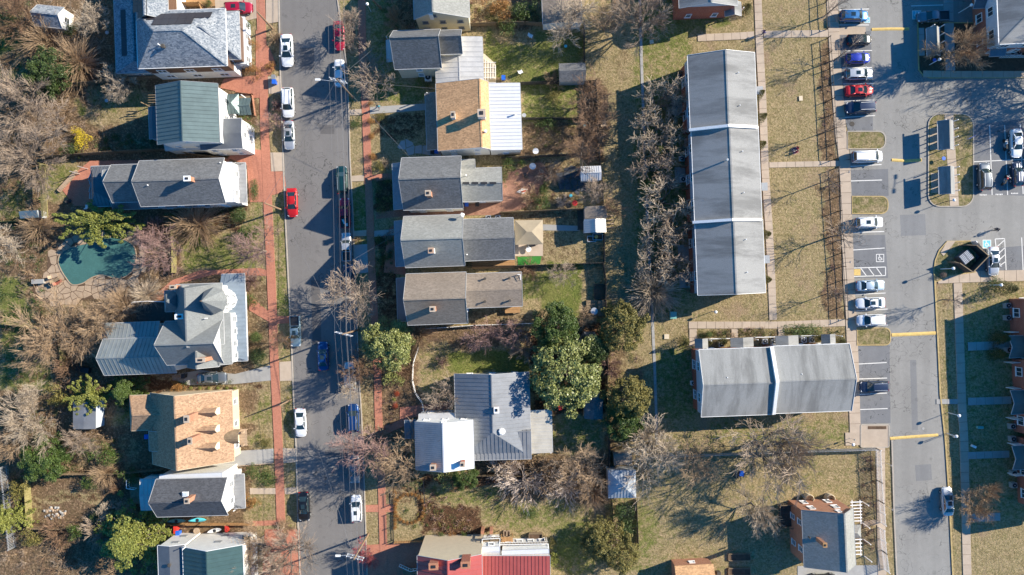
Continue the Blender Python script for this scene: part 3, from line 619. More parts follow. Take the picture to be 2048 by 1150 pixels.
# voronoi flagstones -----------------------------------------------------
def vor(poly, cell, seed, hole=None, gap=.05):
    rnd = random.Random(seed); xs = [p[0] for p in poly]; ys = [p[1] for p in poly]; pts = []
    y = min(ys) - cell
    while y < max(ys) + cell:
        x = min(xs) - cell
        while x < max(xs) + cell:
            pts.append((x + rnd.uniform(-.38, .38) * cell, y + rnd.uniform(-.38, .38) * cell)); x += cell
        y += cell
    out = []
    A = np.array(poly)
    for i, p in enumerate(pts):
        if not inpoly(np.array([p[0]]), np.array([p[1]]), poly)[0]: continue
        if hole and inpoly(np.array([p[0]]), np.array([p[1]]), hole)[0]: continue
        c = [(p[0] - 2 * cell, p[1] - 2 * cell), (p[0] + 2 * cell, p[1] - 2 * cell), (p[0] + 2 * cell, p[1] + 2 * cell), (p[0] - 2 * cell, p[1] + 2 * cell)]
        for j, q in enumerate(pts):
            if i == j or abs(q[0] - p[0]) > 3 * cell or abs(q[1] - p[1]) > 3 * cell: continue
            mx, my = (p[0] + q[0]) / 2, (p[1] + q[1]) / 2; nx, ny = q[0] - p[0], q[1] - p[1]; l = math.hypot(nx, ny); nx /= l; ny /= l; mx -= nx * gap; my -= ny * gap
            new = []
            for k in range(len(c)):
                a, b = c[k], c[(k + 1) % len(c)]; da = (a[0] - mx) * nx + (a[1] - my) * ny; db = (b[0] - mx) * nx + (b[1] - my) * ny
                if da <= 0: new.append(a)
                if (da < 0) != (db < 0) and abs(da - db) > 1e-9: t = da / (da - db); new.append((a[0] + (b[0] - a[0]) * t, a[1] + (b[1] - a[1]) * t))
            c = new
            if len(c) < 3: break
        if len(c) >= 3: out.append(c)
    return out
def flag(name, pts, cell, mat, seed, hole=None, z=.06, kind='structure', bed=None):
    q = P(pts); cx, cy = q[0]; par = empty(name, (cx, cy, 0), kind=kind)
    for c in vor(q, cell, seed, hole): MB().prism(c, -.02, z + random.uniform(-.008, .008)).build('stone', mat, par)
    return par
def smooth(pts, n=6):
    out = []; m = len(pts)
    for i in range(m):
        p0, p1, p2, p3 = [pts[(i + k - 1) % m] for k in range(4)]
        for j in range(n):
            t = j / n; out.append(tuple(.5 * (2 * p1[a] + (p2[a] - p0[a]) * t + (2 * p0[a] - 5 * p1[a] + 4 * p2[a] - p3[a]) * t * t + (3 * p1[a] - p0[a] - 3 * p2[a] + p3[a]) * t ** 3) for a in (0, 1)))
    return out
pool = smooth([(117, 520), (128, 502), (160, 490), (190, 484), (215, 474), (250, 480), (268, 492), (273, 515), (265, 542), (245, 556), (228, 556), (205, 550), (185, 555), (165, 567), (145, 569), (133, 556), (122, 538)])
cx, cy = W(195, 522)
po = empty('swimming_pool', (cx, cy, 0), label='kidney shaped swimming pool under a taut green winter cover', cat='pool')
MB().prism(P(pool), -.02, .10).build('winter_cover', M['cover'], po, label='taut green winter cover')
mb = MB(); q = P(pool); n = len(q)
for i in range(n): mb.bar((*q[i], .10), (*q[(i + 1) % n], .10), .16, .10)
mb.build('coping', M['stone'], po)
deckp = smooth([(95, 540), (98, 510), (125, 485), (165, 472), (205, 462), (260, 462), (285, 480), (292, 520), (288, 548), (262, 572), (240, 588), (170, 600), (120, 605), (78, 600), (66, 575), (85, 555)], 4)
flag('pool_deck', deckp, 1.15, M['stone'], 3, P(pool))
thick('patio_bed', deckp, M['soil'], .035)
flag('slate_patio', [(1115, 345), (1150, 330), (1172, 345), (1172, 384), (1122, 386), (1112, 372)], .95, M['slate'], 5)
flag('front_slab_yard', [(790, 284), (852, 284), (852, 302), (790, 302)], 1.3, M['concg'], 9)
# low stone wall of the terrace, stone by stone
mbp = empty('stone_wall', (*W(125, 382), 0), label='diagonal dry stone wall edging the brick terrace behind the long grey house', cat='stone wall')
for i in range(11):
    t = i / 10; x, y = W(122 + 32 * t, 380 - 35 * t); MB().box(x, y, .25, .62 + random.uniform(-.1, .1), .55, .5 + random.uniform(-.06, .06), R(48 + random.uniform(-9, 9))).build('stone', M['stone'], mbp)
rk = empty('rockery', (*W(110, 1028), 0), label='pale rock heap in the fenced left back garden', cat='rockery')
for i in range(38):
    a = random.uniform(0, 6.28); r = random.random() ** .5; x, y = W(110 + 24 * r * math.cos(a), 1027 + 13 * r * math.sin(a)); s_ = random.uniform(.15, .5)
    mb = MB(); mb.rev([(s_ * .5, -.02), (s_ * .55, s_ * .25), (s_ * .3, s_ * .5)], 6, x, y); mb.v = [(a_ + random.uniform(-.05, .05), b_ + random.uniform(-.05, .05), c_) for a_, b_, c_ in mb.v]
    mb.build('stone', M['concg'] if i % 2 else M['stone'], rk)
# ================================================================ BUILDINGS
WINM = {}
def winmesh(w, h, frame, cols=2):
    key = (w, h, frame.name, cols)
    if key in WINM: return WINM[key]
    mb = MB(); f = .09
    for x, z, a, b in ((0, h / 2 - f / 2, w, f), (0, -h / 2 + f / 2, w, f), (-w / 2 + f / 2, 0, f, h - 2 * f), (w / 2 - f / 2, 0, f, h - 2 * f)): mb.box(x, -.05, z, a, .10, b)
    if cols > 1: mb.box(0, -.04, 0, .06, .07, h - 2 * f)
    else: mb.box(0, -.04, 0, w - 2 * f, .07, .06)
    mb.box(0, -.08, -h / 2 - .04, w + .16, .16, .08)      # sill
    fr = mb.mesh('window', frame)
    pm = MB(); pm.add([(-w / 2 + f, -.025, -h / 2 + f), (w / 2 - f, -.025, -h / 2 + f), (w / 2 - f, -.025, h / 2 - f), (-w / 2 + f, -.025, h / 2 - f)], [(0, 1, 2, 3)])
    WINM[key] = (fr, pm.mesh('pane', M['glass'])); return WINM[key]
def window(Hs, x, y, z, rz, w=.95, h=1.4, frame=None, cols=1):
    """x,y,z world; rz: direction the window faces, 0 = south (-y)"""
    fr, pm = winmesh(w, h, frame or M['white'], cols); L0 = LOC[Hs]
    o = inst('window', fr, Hs, (x - L0[0], y - L0[1], z), rz); inst('pane', pm, o); return o

def house(name, label, cat, px, py, **k):
    x, y = W(px, py); return empty(name, (x, y, 0), label=label, cat=cat, **k)

def block(Hs, rect, he, hr, ridge='x', wall='sw', roof='r_grey', hip=(0, 0), off=0.0, ov=.35, rot=2.0, seam=0, win='', z0=0.0, trim='lgrey', gut=True, floors=2, wcol=1, low=None, wh=1.35, attic=True, wlabel=None, rlabel=None, wide=2.7, frame=None, thick_=.14, cap=True, nowall=False):
    x0, y0, x1, y1 = rect; k = (1 - he / H) / S
    cx, cy = W((x0 + x1) / 2, (y0 + y1) / 2, he); sx, sy = (x1 - x0) * k / 2, (y1 - y0) * k / 2
    A = R(rot) + (math.pi / 2 if ridge == 'y' else 0)
    hu, hv = (sy, sx) if ridge == 'y' else (sx, sy)
    ca, sa = math.cos(A), math.sin(A)
    def T(u, v, z): return (cx + u * ca - v * sa, cy + u * sa + v * ca, z)
    hiA, hiB = hip; off = off * hv
    def zr(v): return he + (hr - he) * ((v + hv) / (off + hv) if v <= off else (hv - v) / (hv - off))
    inf = dict(cx=cx, cy=cy, hu=hu, hv=hv, A=A, T=T, zr=zr, he=he, hr=hr, off=off)
    wu, wv = hu - ov, hv - ov
    # walls
    if not nowall:
        zt0, zt1 = zr(-wv) - thick_, zr(wv) - thick_; zo = zr(off) - thick_
        parts = [(z0, None, M[wall], 0.0)] if not low else [(z0, low[1], M[low[0]], 0.0), (low[1], None, M[wall], .07)]
        for za, zb, mm, ex in parts:
            mb = MB(); u, v = wu + ex, wv + ex
            if zb: mb.add([T(-u, -v, za), T(u, -v, za), T(u, v, za), T(-u, v, za), T(-u, -v, zb), T(u, -v, zb), T(u, v, zb), T(-u, v, zb)], [(0, 1, 5, 4), (1, 2, 6, 5), (2, 3, 7, 6), (3, 0, 4, 7), (4, 5, 6, 7)])
            else:
                vs = [T(-u, -v, za), T(u, -v, za), T(u, v, za), T(-u, v, za), T(-u, -v, zt0), T(u, -v, zt0), T(u, v, zt1), T(-u, v, zt1), T(-u, off, zo), T(u, off, zo)]
                fs = [(0, 1, 5, 4), (2, 3, 7, 6), (3, 2, 1, 0)]
                zlo = min(zt0, zt1)
                fs.append((1, 2, 6, 9, 5) if hiB < ov else (1, 2, 6, 5)); fs.append((3, 0, 4, 8, 7) if hiA < ov else (3, 0, 4, 7))
                mb.add(vs, fs)
            w_ = mb.build('wall', mm, Hs)
            if low: w_['label'] = 'brick lower storey' if zb else (wlabel or 'pale sided upper storey')
            elif wlabel: w_['label'] = wlabel
    # roof slab
    t = thick_
    E = [(-hu, -hv), (hu, -hv), (hu, hv), (-hu, hv)]; r0, r1 = (-hu + hiA, off), (hu - hiB, off)
    top = [T(*p, he) for p in E] + [T(*r0, hr), T(*r1, hr)]; bot = [T(*p, he - t) for p in E] + [T(*r0, hr - t), T(*r1, hr - t)]
    fs = [(0, 1, 5, 4), (2, 3, 4, 5), (6, 10, 11, 7), (8, 11, 10, 9), (0, 6, 7, 1), (2, 8, 9, 3)]
    if hiA > 0: fs += [(3, 0, 4), (9, 10, 6), (3, 9, 6, 0)]
    else: fs += [(0, 4, 10, 6), (4, 3, 9, 10)]
    if hiB > 0: fs += [(1, 2, 5), (7, 11, 8), (1, 7, 8, 2)]
    else: fs += [(1, 7, 11, 5), (5, 11, 8, 2)]
    ro = MB().add(top + bot, fs).build('roof', M[roof], Hs, label=rlabel); inf['roof'] = ro
    if cap and hr - he > .5 and not seam:
        mb = MB(); mb.bar(T(r0[0], off, hr - .01), T(r1[0], off, hr - .01), .24, .06)
        if hiA > .5:
            for s_ in (-hv, hv): mb.bar(T(r0[0], off, hr), T(-hu, s_, he), .22, .05)
        if hiB > .5:
            for s_ in (-hv, hv): mb.bar(T(r1[0], off, hr), T(hu, s_, he), .22, .05)
        mb.build('ridge_cap', M[roof], ro)
    if seam:
        mb = MB(); n = int(2 * hu / seam)
        for i in range(1, n):
            u = -hu + 2 * hu * i / n
            fa = min(1, (u + hu) / hiA) if hiA > 0 else 1; fb = min(1, (hu - u) / hiB) if hiB > 0 else 1; f = min(fa, fb)
            for s_ in (-1, 1):
                vv = s_ * hv + (off - s_ * hv) * f
                if abs(vv - s_ * hv) > .15: mb.bar(T(u, s_ * hv, he + .025), T(u, vv, zr(vv) + .025), .045, .07)
        for side, hp in ((-1, hiA), (1, hiB)):
            if hp > .5:
                m_ = int(2 * hv / seam)
                for i in range(1, m_):
                    v = -hv + 2 * hv * i / m_; f = (v + hv) / (off + hv) if v <= off else (hv - v) / (hv - off)
                    mb.bar(T(side * hu, v, he + .025), T(side * (hu - hp * f), v, he + (hr - he) * f + .025), .045, .07)
        mb.bar(T(r0[0], off, hr + .03), T(r1[0], off, hr + .03), .16, .07)
        mb.build('standing_seams', M['lgrey' if roof in ('m_white', 'm_pale', 'm_cream') else roof], ro, kind='stuff')
    if gut:
        mb = MB(); rw = .2 if trim == 'white' else .12
        for s_ in (-1, 1): mb.bar(T(-hu, s_ * (hv + .05), he - .07), T(hu, s_ * (hv + .04), he - .07), .07, .14)
        for side, hp in ((-1, hiA), (1, hiB)):
            if hp > 0: mb.bar(T(side * (hu + .05), -hv, he - .07), T(side * (hu + .05), hv, he - .07), .10, .16)
            else:
                mb.bar(T(side * (hu + .03), -hv, he - .03), T(side * (hu + .03), off, hr - .03), .05, rw); mb.bar(T(side * (hu + .03), off, hr - .03), T(side * (hu + .03), hv, he - .03), .05, rw)
        mb.build('gutter', M[trim], ro)
    # windows
    for ch in win:
        # local outward normals in block frame for compass sides
        if ridge == 'x': nu, nv = {'N': (0, 1), 'S': (0, -1), 'E': (1, 0), 'W': (-1, 0)}[ch]
        else: nu, nv = {'N': (1, 0), 'S': (-1, 0), 'W': (0, 1), 'E': (0, -1)}[ch]
        Ln = 2 * wu if nu == 0 else 2 * wv; n = max(1, int((Ln - .8) / wide))
        rz = math.atan2(ca * nv + sa * nu, ca * nu - sa * nv) + math.pi / 2
        ztop = (zr(nv * wv) if nu == 0 else he) - .35
        for f in range(floors):
            zc = z0 + 1.65 + 2.75 * f
            if zc + wh / 2 > ztop: 
                if f == 0 and ztop - z0 > 1.9: zc = (z0 + .6 + ztop) / 2
                else: break
            ex = .07 if low and zc - wh / 2 > low[1] - .3 else 0
            for i in range(n):
                s_ = -Ln / 2 + Ln * (i + .5) / n
                u, v = (s_, nv * (wv + ex)) if nu == 0 else (nu * (wu + ex), s_)
                x, y, _ = T(u, v, 0); window(Hs, x, y, zc, rz, .95 if wcol == 1 else 1.5, wh, frame, wcol)
        if attic and nu != 0 and hr - he > 1.9 and (hiB if nu > 0 else hiA) == 0:
            x, y, _ = T(nu * wu, off, 0); window(Hs, x, y, he + (hr - he) * .3, rz, .7, .9, frame, 1)
    return inf
def chimney(Hs, ro, px, py, z, w=.75, d=.75, mat='brick', h=1.5, rot=2, cap='conc'):
    x, y = W(px, py, z); mb = MB(); mb.box(x, y, z - h / 2 - .4, w, d, h + .8, R(rot)); c = mb.build('chimney', M[mat], ro)
    m2 = MB(); m2.box(x, y, z + .05, w + .14, d + .14, .10, R(rot)); m2.build('chimney_cap', M[cap], Hs)
    m3 = MB(); m3.box(x, y, z + .13, w * .5, d * .5, .10, R(rot)); m3.build('flue', M['black'], Hs); return c
def vent(Hs, ro, px, py, z, r=.07, h=.5, mat='white'):
    x, y = W(px, py, z); mb = MB(); mb.tube((x, y, z - h - .3), (x, y, z), r, r, 8); mb.tube((x, y, z), (x, y, z + .06), r * 1.6, r * 1.2, 8); mb.build('vent_pipe', M[mat], ro)
def door(Hs, px, py, rz, w=1.0, h=2.1, mat='wooddk', z=0.15):
    x, y = W(px, py); L0 = LOC[Hs]; mb = MB(); mb.box(0, -.04, h / 2 + z, w, .08, h); o = inst('door', mb.mesh('door', M[mat]), Hs, (x - L0[0], y - L0[1], 0), rz)
    m2 = MB(); m2.box(w * .38, -.1, h / 2 + z, .05, .06, .12); inst('handle', m2.mesh('handle', M['galv']), o)
def posts(Hs, pts, z0, z1, w=.14, mat='white', name='porch_post'):
    for px, py in pts:
        x, y = W(px, py); MB().box(x, y, (z0 + z1) / 2, w, w, z1 - z0).build(name, M[mat], Hs)
def rail(Hs, pts, z, h=.95, mat='white', step=.35, parent=None):
    mb = MB(); q = [W(a, b, z) for a, b in pts]
    for i in range(len(q) - 1):
        a, b = Vector((*q[i], z)), Vector((*q[i + 1], z)); L_ = (b - a).length
        mb.bar(a + Vector((0, 0, h)), b + Vector((0, 0, h)), .09, .06); mb.bar(a + Vector((0, 0, .1)), b + Vector((0, 0, .1)), .06, .05)
        n = max(2, int(L_ / step))
        for k in range(n + 1):
            p = a + (b - a) * k / n; mb.box(p.x, p.y, z + h / 2, .05, .05, h)
    return mb.build('railing', M[mat], Hs)
def deck(Hs, rect, z, mat='wooddk', rot=2, vert=False, name='deck', bw_=.42):
    x0, y0, x1, y1 = rect; cx, cy = W((x0 + x1) / 2, (y0 + y1) / 2, z); k = (1 - z / H) / S; sx, sy = (x1 - x0) * k, (y1 - y0) * k
    mb = MB(); mb.box(cx, cy, z - .12, sx - .1, sy - .1, .12, R(rot)); d = mb.build(name, M[mat], Hs)
    n = int((sx if vert else sy) / bw_)
    for i in range(n):
        t = (i + .5) / n - .5; c, s_ = math.cos(R(rot)), math.sin(R(rot))
        lx, ly = (t * sx, 0) if vert else (0, t * sy)
        m2 = MB(); m2.box(cx + lx * c - ly * s_, cy + lx * s_ + ly * c, z - .02, (sx / n - .03) if vert else sx, sy if vert else (sy / n - .03), .06, R(rot)); m2.build('board', M[mat], d)
    mb = MB()
    for a in (-.46, .46):
        for b in (-.46, .46): mb.box(cx + a * sx, cy + b * sy, z / 2 - .1, .12, .12, z)
    mb.build('deck_posts', M[mat], Hs)
    return d

# ---- west side -----------------------------------------------------------
h1 = house('house', 'large blue-grey shingled hip roof house with three black solar arrays at the top left', 'house', 370, 80)
m1 = block(h1, (274, 20, 452, 134), 6.9, 10.4, 'x', 'sbr', 'r_blue', (4.4, 5.2), win='S', low=('sw', 3.4), wide=3.6, wlabel='brown shingled upper storey', wcol=2, wh=1.2, trim='white')
block(h1, (229, -60, 300, 145), 4.0, 5.4, 'y', 'sbr', 'r_blue', (1.5, 1.5), off=-.3, win='SW', low=('sw', 2.6), floors=1)
block(h1, (270, -90, 334, 40), 7.0, 9.2, 'y', 'sbr', 'r_blue', (.0, 3), win='', low=('sw', 3.4))
block(h1, (380, 24, 479, 120), 5.2, 9.3, 'x', 'sbr', 'r_blue', (3, 4.4), win='S', ov=.3, low=('sw', 2.6), wide=3, wh=1.0)
block(h1, (470, 34, 491, 128), 2.9, 3.1, 'y', 'sblue', 'm_white', ov=.15, win='E', floors=1, wide=1.6, wh=1.5, seam=.0)
posts(h1, [(483, 124), (491, 124), (494, 134)], 0, 3.0)
def panels(Hs, ro, org, du, dv, cols, rows, pw=1.02, ph=1.65, skip=()):
    org, du, dv = Vector(org), Vector(du).normalized(), Vector(dv).normalized(); nn = du.cross(dv).normalized()
    if nn.z < 0: nn = -nn
    for r in range(rows):
        for c in range(cols[r][0], cols[r][1]):
            p = org + du * (c * (pw + .03)) + dv * (r * (ph + .03)) + nn * .10
            a, b = du * pw, dv * ph; vs = [tuple(x) for x in (p, p + a, p + a + b, p + b, p - nn * .05, p + a - nn * .05, p + a + b - nn * .05, p + b - nn * .05)]
            MB().add(vs, [(0, 1, 2, 3), (7, 6, 5, 4), (0, 4, 5, 1), (1, 5, 6, 2), (2, 6, 7, 3), (3, 7, 4, 0)]).build('solar_panel', M['panel'], ro)
# north slope of the main roof
T, zr, hu, hv = m1['T'], m1['zr'], m1['hu'], m1['hv']
def roofpt(m, px, py, z):
    x, y = W(px, py, z); c, s_ = math.cos(m['A']), math.sin(m['A']); dx, dy = x - m['cx'], y - m['cy']; return (dx * c + dy * s_, -dx * s_ + dy * c)
def onroof(m, u, v): return m['T'](u, v, m['zr'](v))
u0, v0 = roofpt(m1, 296, 27, 8.0)
du = Vector(onroof(m1, u0 + 1, v0)) - Vector(onroof(m1, u0, v0)); dv = Vector(onroof(m1, u0, v0 - 1)) - Vector(onroof(m1, u0, v0))
panels(h1, m1['roof'], onroof(m1, u0, v0), du, dv, [(0, 8), (1, 6)], 2, 1.2, 1.55)
x, y = W(241, 20, 4.7); panels(h1, m1['roof'], (x, y, 4.62), (1, 0.03, .17), (0.03, -1, 0), [(0, 2)] * 5, 5, .85, 1.45)
x, y = W(264, -2, 8.1); panels(h1, m1['roof'], (x, y, 7.75), (1, .02, .45), (.02, -1, 0), [(0, 3), (0, 3), (1, 3)], 3, 1.0, 1.0)
vent(h1, m1['roof'], 316, 88, 9.6); vent(h1, m1['roof'], 325, 92, 9.4, .22, .3, 'wooddk')

h2 = house('house', 'white house under a teal standing seam metal roof with green porch roofs', 'house', 380, 235)
a2 = block(h2, (313, 169, 437, 287), 8.0, 9.9, 'y', 'sw', 'r_teal', win='NSEW', seam=.6, ov=.3, wide=2.4, trim='grey')
b2 = block(h2, (400, 238, 484, 298), 5.6, 6.0, 'x', 'sw', 'm_dk', win='SEN', ov=.1, wide=1.9, cap=False)
block(h2, (330, 262, 405, 300), 3.4, 4.0, 'x', 'sw', 'm_pale', win='S', ov=.1, floors=1, cap=False)
block(h2, (450, 188, 478, 228), 3.6, 4.4, 'x', 'sw', 'r_teal', (1.0, 1.0), nowall=True, seam=.5, gut=False); block(h2, (476, 196, 502, 230), 3.0, 3.7, 'x', 'sw', 'r_teal', (.0, .0), nowall=True, seam=.5, gut=False)
posts(h2, [(455, 195), (455, 224), (497, 200), (497, 226), (476, 200), (476, 226)], 0, 3.1); deck(h2, (452, 192, 500, 228), .6, 'wood')
block(h2, (298, 214, 313, 278), 3.0, 3.2, 'y', 'sblue', 'm_dk', win='', ov=.1, floors=1)
for i in range(6): x, y = W(306, 190 + i * 5, 3); MB().box(x, y, 3.0, 1.6, .09, .16, R(2)).build('pergola_slat', M['wood'], h2)
posts(h2, [(301, 190), (301, 214)], 0, 3, .12, 'wood', 'pergola_post')
door(h2, 471, 212, math.pi / 2)

h3 = house('house', 'long narrow grey shingled house with wrap-around grey metal porch roof north of the pool', 'house', 340, 365)
a3 = block(h3, (280, 319, 450, 410), 6.4, 8.8, 'x', 'sw', 'r_grey', win='ESN', ov=.3, rot=2)
b3 = block(h3, (223, 329, 284, 404), 5.4, 7.7, 'x', 'sw', 'r_grey', win='W', ov=.3, cap=True)
block(h3, (183, 332, 240, 412), 3.1, 4.2, 'y', 'sw', 'm_dk', (2.2, 2.2), off=.55, win='W', seam=.55, floors=1, rlabel='grey metal lean-to roof')
block(h3, (226, 396, 420, 416), 3.2, 4.2, 'x', 'sw', 'm_dk', off=.9, seam=.5, nowall=True)
block(h3, (206, 340, 232, 367), 5.6, 5.9, 'x', 'sg', 'r_lgrey', ov=.1, win='')
c3 = block(h3, (441, 325, 466, 404), 5.9, 6.1, 'y', 'sw', 'm_white', ov=.05, win='E', wide=2.0, rlabel='white parapet edge')
block(h3, (460, 326, 492, 406), 3.2, 4.0, 'y', 'sw', 'm_grey', (.0, 1.4), off=.9, nowall=True, seam=.6); posts(h3, [(485, 332), (485, 352), (485, 376), (485, 400)], 0, 3.0); deck(h3, (462, 330, 488, 402), .5, 'wood')
chimney(h3, a3['roof'], 374, 357, 10.2, .9, .7, 'brick2', 1.8, cap='white'); vent(h3, a3['roof'], 295, 370, 8.6); vent(h3, a3['roof'], 440, 325, 7.3)
for i in range(4): x, y = W(179, 352 + i * 13, 2.6); MB().box(x, y, 1.3, .08, 1.0, 2.6, R(random.uniform(-30, 20))).build('folded_awning', M['galv'], h3)
posts(h3, [(160, 348), (176, 338)], 0, 2.7, .1, 'galv', 'awning_post')

h4 = house('house', 'sprawling Victorian house with octagonal turret, crossing grey-green gables and a rear metal roofed wing', 'house', 380, 660)
a4 = block(h4, (332, 641, 446, 728), 7.0, 10.6, 'x', 'sw', 'r_vic', win='SEN', ov=.35, low=None)
b4 = block(h4, (352, 568, 446, 690), 6.9, 10.3, 'y', 'sw', 'r_vic', (.0, .8), win='NW', off=.15)
block(h4, (375, 700, 438, 734), 7.0, 9.4, 'y', 'sw', 'r_vic', (0, 0), win='S', ov=.25, floors=2)
block(h4, (440, 625, 462, 728), 6.2, 7.2, 'y', 'sw', 'r_vic', off=.85, win='E', wide=1.5, ov=.15)
b4b = block(h4, (330, 581, 365, 623), 6.6, 8.8, 'x', 'sg', 'r_vic', (1.35, 1.35), win='W', ov=.25)
block(h4, (364, 572, 386, 604), 7.2, 9.0, 'y', 'sw', 'r_vic', win='', ov=.2)
# turret
tx, ty = W(427, 601, 8.5); MB().rev([(1.75, 0), (1.75, 8.3)], 8, tx, ty).build('turret_wall', M['sw'], h4)
for k in range(8):
    for z_ in (1.9, 4.8, 7.1):
        a_ = R(22.5 + 45 * k); window(h4, tx + 1.63 * math.cos(a_), ty + 1.63 * math.sin(a_), z_, a_ + math.pi / 2, .7, 1.3)
tr = MB().rev([(2.1, 8.25), (2.1, 8.4), (.02, 12.6)], 8, tx, ty).build('turret_roof', M['r_vic'], h4); MB().tube((tx, ty, 12.5), (tx, ty, 13.2), .06, .02, 6).build('finial', M['polewood'], tr)
block(h4, (446, 548, 492, 722), 3.3, 4.4, 'y', 'sw', 'vporch', (1.5, 2.0), off=.95, nowall=True, seam=.7, rlabel='pale blue-grey metal porch roof')
posts(h4, [(486, y) for y in (560, 590, 620, 650, 680, 712)], .6, 3.2, .2); deck(h4, (452, 552, 489, 716), .7, 'wood', bw_=.6); rail(h4, [(489, 580), (492, 712)], .7); rail(h4, [(493, 584), (497, 712)], 2.9, .4, step=1.0)
a4c = block(h4, (207, 676, 352, 748), 4.4, 6.4, 'x', 'sw', 'm_vic', win='WN', seam=.62, ov=.3, floors=1)
block(h4, (205, 645, 320, 690), 3.2, 4.2, 'x', 'sw', 'm_vic', (1.5, 0), off=-.3, win='W', seam=.62, floors=1, cap=False)
deck(h4, (271, 604, 345, 642), 1.0, 'wooddk'); rail(h4, [(271, 604), (300, 602), (342, 604)], 1.0, .9, 'white'); rail(h4, [(252, 622), (271, 604)], .6, .9)
chimney(h4, a4['roof'], 401, 720, 10.6, 1.3, .6, 'brick2', 2.2); chimney(h4, b4['roof'], 359, 633, 9.3, 1.3, .7, 'sw', 1.4, cap='white'); chimney(h4, b4['roof'], 346, 574, 9.0, .9, .5, 'brick2', 2.0)
vent(h4, b4['roof'], 410, 637, 9.2)

h5 = house('house', 'cedar coloured shingle house with three front dormers and a barrel arched entrance hood', 'house', 390, 855)
a5 = block(h5, (303, 783, 466, 925), 3.6, 8.4, 'y', 'stan', 'r_or2', win='E', ov=.35, off=0.05, wide=3.2, trim='stan', floors=1)
b5 = block(h5, (261, 790, 340, 860), 3.4, 5.4, 'x', 'stan', 'r_or2', (1.4, 0), win='WS', ov=.3, floors=1, trim='stan')
c5 = block(h5, (298, 862, 336, 901), 3.9, 4.7, 'y', 'stan', 'r_or2', off=-.2, ov=.2, win='', floors=1)
for py in (824, 859, 894):     # dormers with grey green louvred face
    d_ = block(h5, (394, py - 8, 434, py + 8), 6.0, 6.9, 'x', 'scr', 'r_or2', (0, 0), ov=.08, win='', z0=4.6, gut=False, cap=False)
    x, y, _ = d_['T'](d_['hu'] - .06, 0, 0); window(h5, x, y, 5.75, math.pi / 2 + R(2), .7, .7)
chimney(h5, a5['roof'], 373, 838, 10.0, .7, 1.0, 'brick2', 2.3); chimney(h5, a5['roof'], 380, 882, 9.8, .6, .9, 'brick2', 2.2)
mb = MB(); x, y = W(461, 875, 4.2); n = 9
for i in range(n):
    t0, t1 = math.pi * i / n, math.pi * (i + 1) / n; r_ = 1.15
    mb.add([(x - 1.3, y + r_ * math.cos(t0), 3.3 + r_ * math.sin(t0)), (x + 1.3, y + r_ * math.cos(t0), 3.3 + r_ * math.sin(t0)), (x + 1.3, y + r_ * math.cos(t1), 3.3 + r_ * math.sin(t1)), (x - 1.3, y + r_ * math.cos(t1), 3.3 + r_ * math.sin(t1))], [(0, 1, 2, 3)])
hb = mb.build('entrance_hood', M['wood'], h5, label='barrel arched brown metal hood'); posts(h5, [(480, 864), (480, 888)], 0, 3.3, .16); deck(h5, (468, 858, 494, 892), .4, 'stone'); posts(h5, [(490, 862), (490, 888)], 0, 1.2, .3, 'stone', 'entrance_pier'); door(h5, 462, 876, math.pi / 2)

h6 = house('house', 'white house with charcoal shingle roof and skylight beside the fenced left garden', 'house', 390, 995)
a6 = block(h6, (313, 957, 455, 1032), 6.6, 9.0, 'x', 'sw', 'r_dgrey', win='NE', ov=.3, rot=1.5, wide=2.2)
block(h6, (281, 958, 320, 1020), 3.6, 3.9, 'x', 'sw', 'm_pale', win='W', ov=.1, seam=.6, floors=1, cap=False); block(h6, (320, 948, 445, 966), 6.0, 6.2, 'x', 'sw', 'm_white', ov=.05, cap=False)
block(h6, (455, 949, 489, 1016), 3.2, 3.9, 'y', 'sw', 'm_grey', (1.1, 1.1), off=.85, nowall=True, seam=.5); posts(h6, [(482, 955), (482, 975), (482, 992), (482, 1010)], 0, 3.1); deck(h6, (458, 952, 486, 1012), .5, 'wood', bw_=.6)
chimney(h6, a6['roof'], 374, 1002, 10.4, .7, .7, 'brick2', 1.4); x, y = W(370, 989, 8.6)
MB().box(x, y, 8.45, .9, .75, .25).build('skylight', M['white'], a6['roof']); MB().box(x, y, 8.60, .65, .52, .06).build('skylight_pane', M['sblue'], h6)
rail(h6, [(259, 957), (259, 974), (274, 976)], .9, .9); deck(h6, (260, 955, 282, 1008), .9, 'wood'); vent(h6, a6['roof'], 310, 965, 5)
h7 = house('house', 'white house with charcoal and dark green metal roofs at the bottom left edge', 'house', 400, 1110)
a7 = block(h7, (368, 1092, 488, 1260), 6.4, 8.6, 'y', 'sw', 'r_dteal', win='N', ov=.15, seam=.65, wide=5.0, wh=.5, frame=M['grey'], attic=False, trim='white')
b7 = block(h7, (318, 1090, 372, 1250), 5.8, 6.4, 'y', 'sw', 'm_dk', win='N', ov=.15, trim='white', cap=False, wide=3, wh=.5, frame=M['grey']); vent(h7, b7['roof'], 338, 1131, 6.7, .2, .3, 'wooddk'); vent(h7, b7['roof'], 366, 1098, 7.4)
block(h7, (488, 1070, 502, 1250), 3.2, 4.0, 'y', 'sw', 'r_dteal', off=-.9, nowall=True); posts(h7, [(496, 1090), (497, 1140)], 0, 3)
h8 = house('shed', 'small blue-grey garden shed with white glazed gable among bare brush in the top left', 'shed', 108, 33)
block(h8, (72, 12, 126, 54), 2.8, 4.2, 'x', 'sw', 'r_blue', win='E', ov=.15, floors=1, rot=-6, wide=1.4)
h9 = house('shed', 'flat pale blue roofed shed between the conifers west of the cedar shingled house', 'shed', 168, 830)
block(h9, (146, 803, 191, 858), 2.6, 2.75, 'y', 'sblue', 'm_e7', ov=.1, rot=0, cap=False, gut=False)
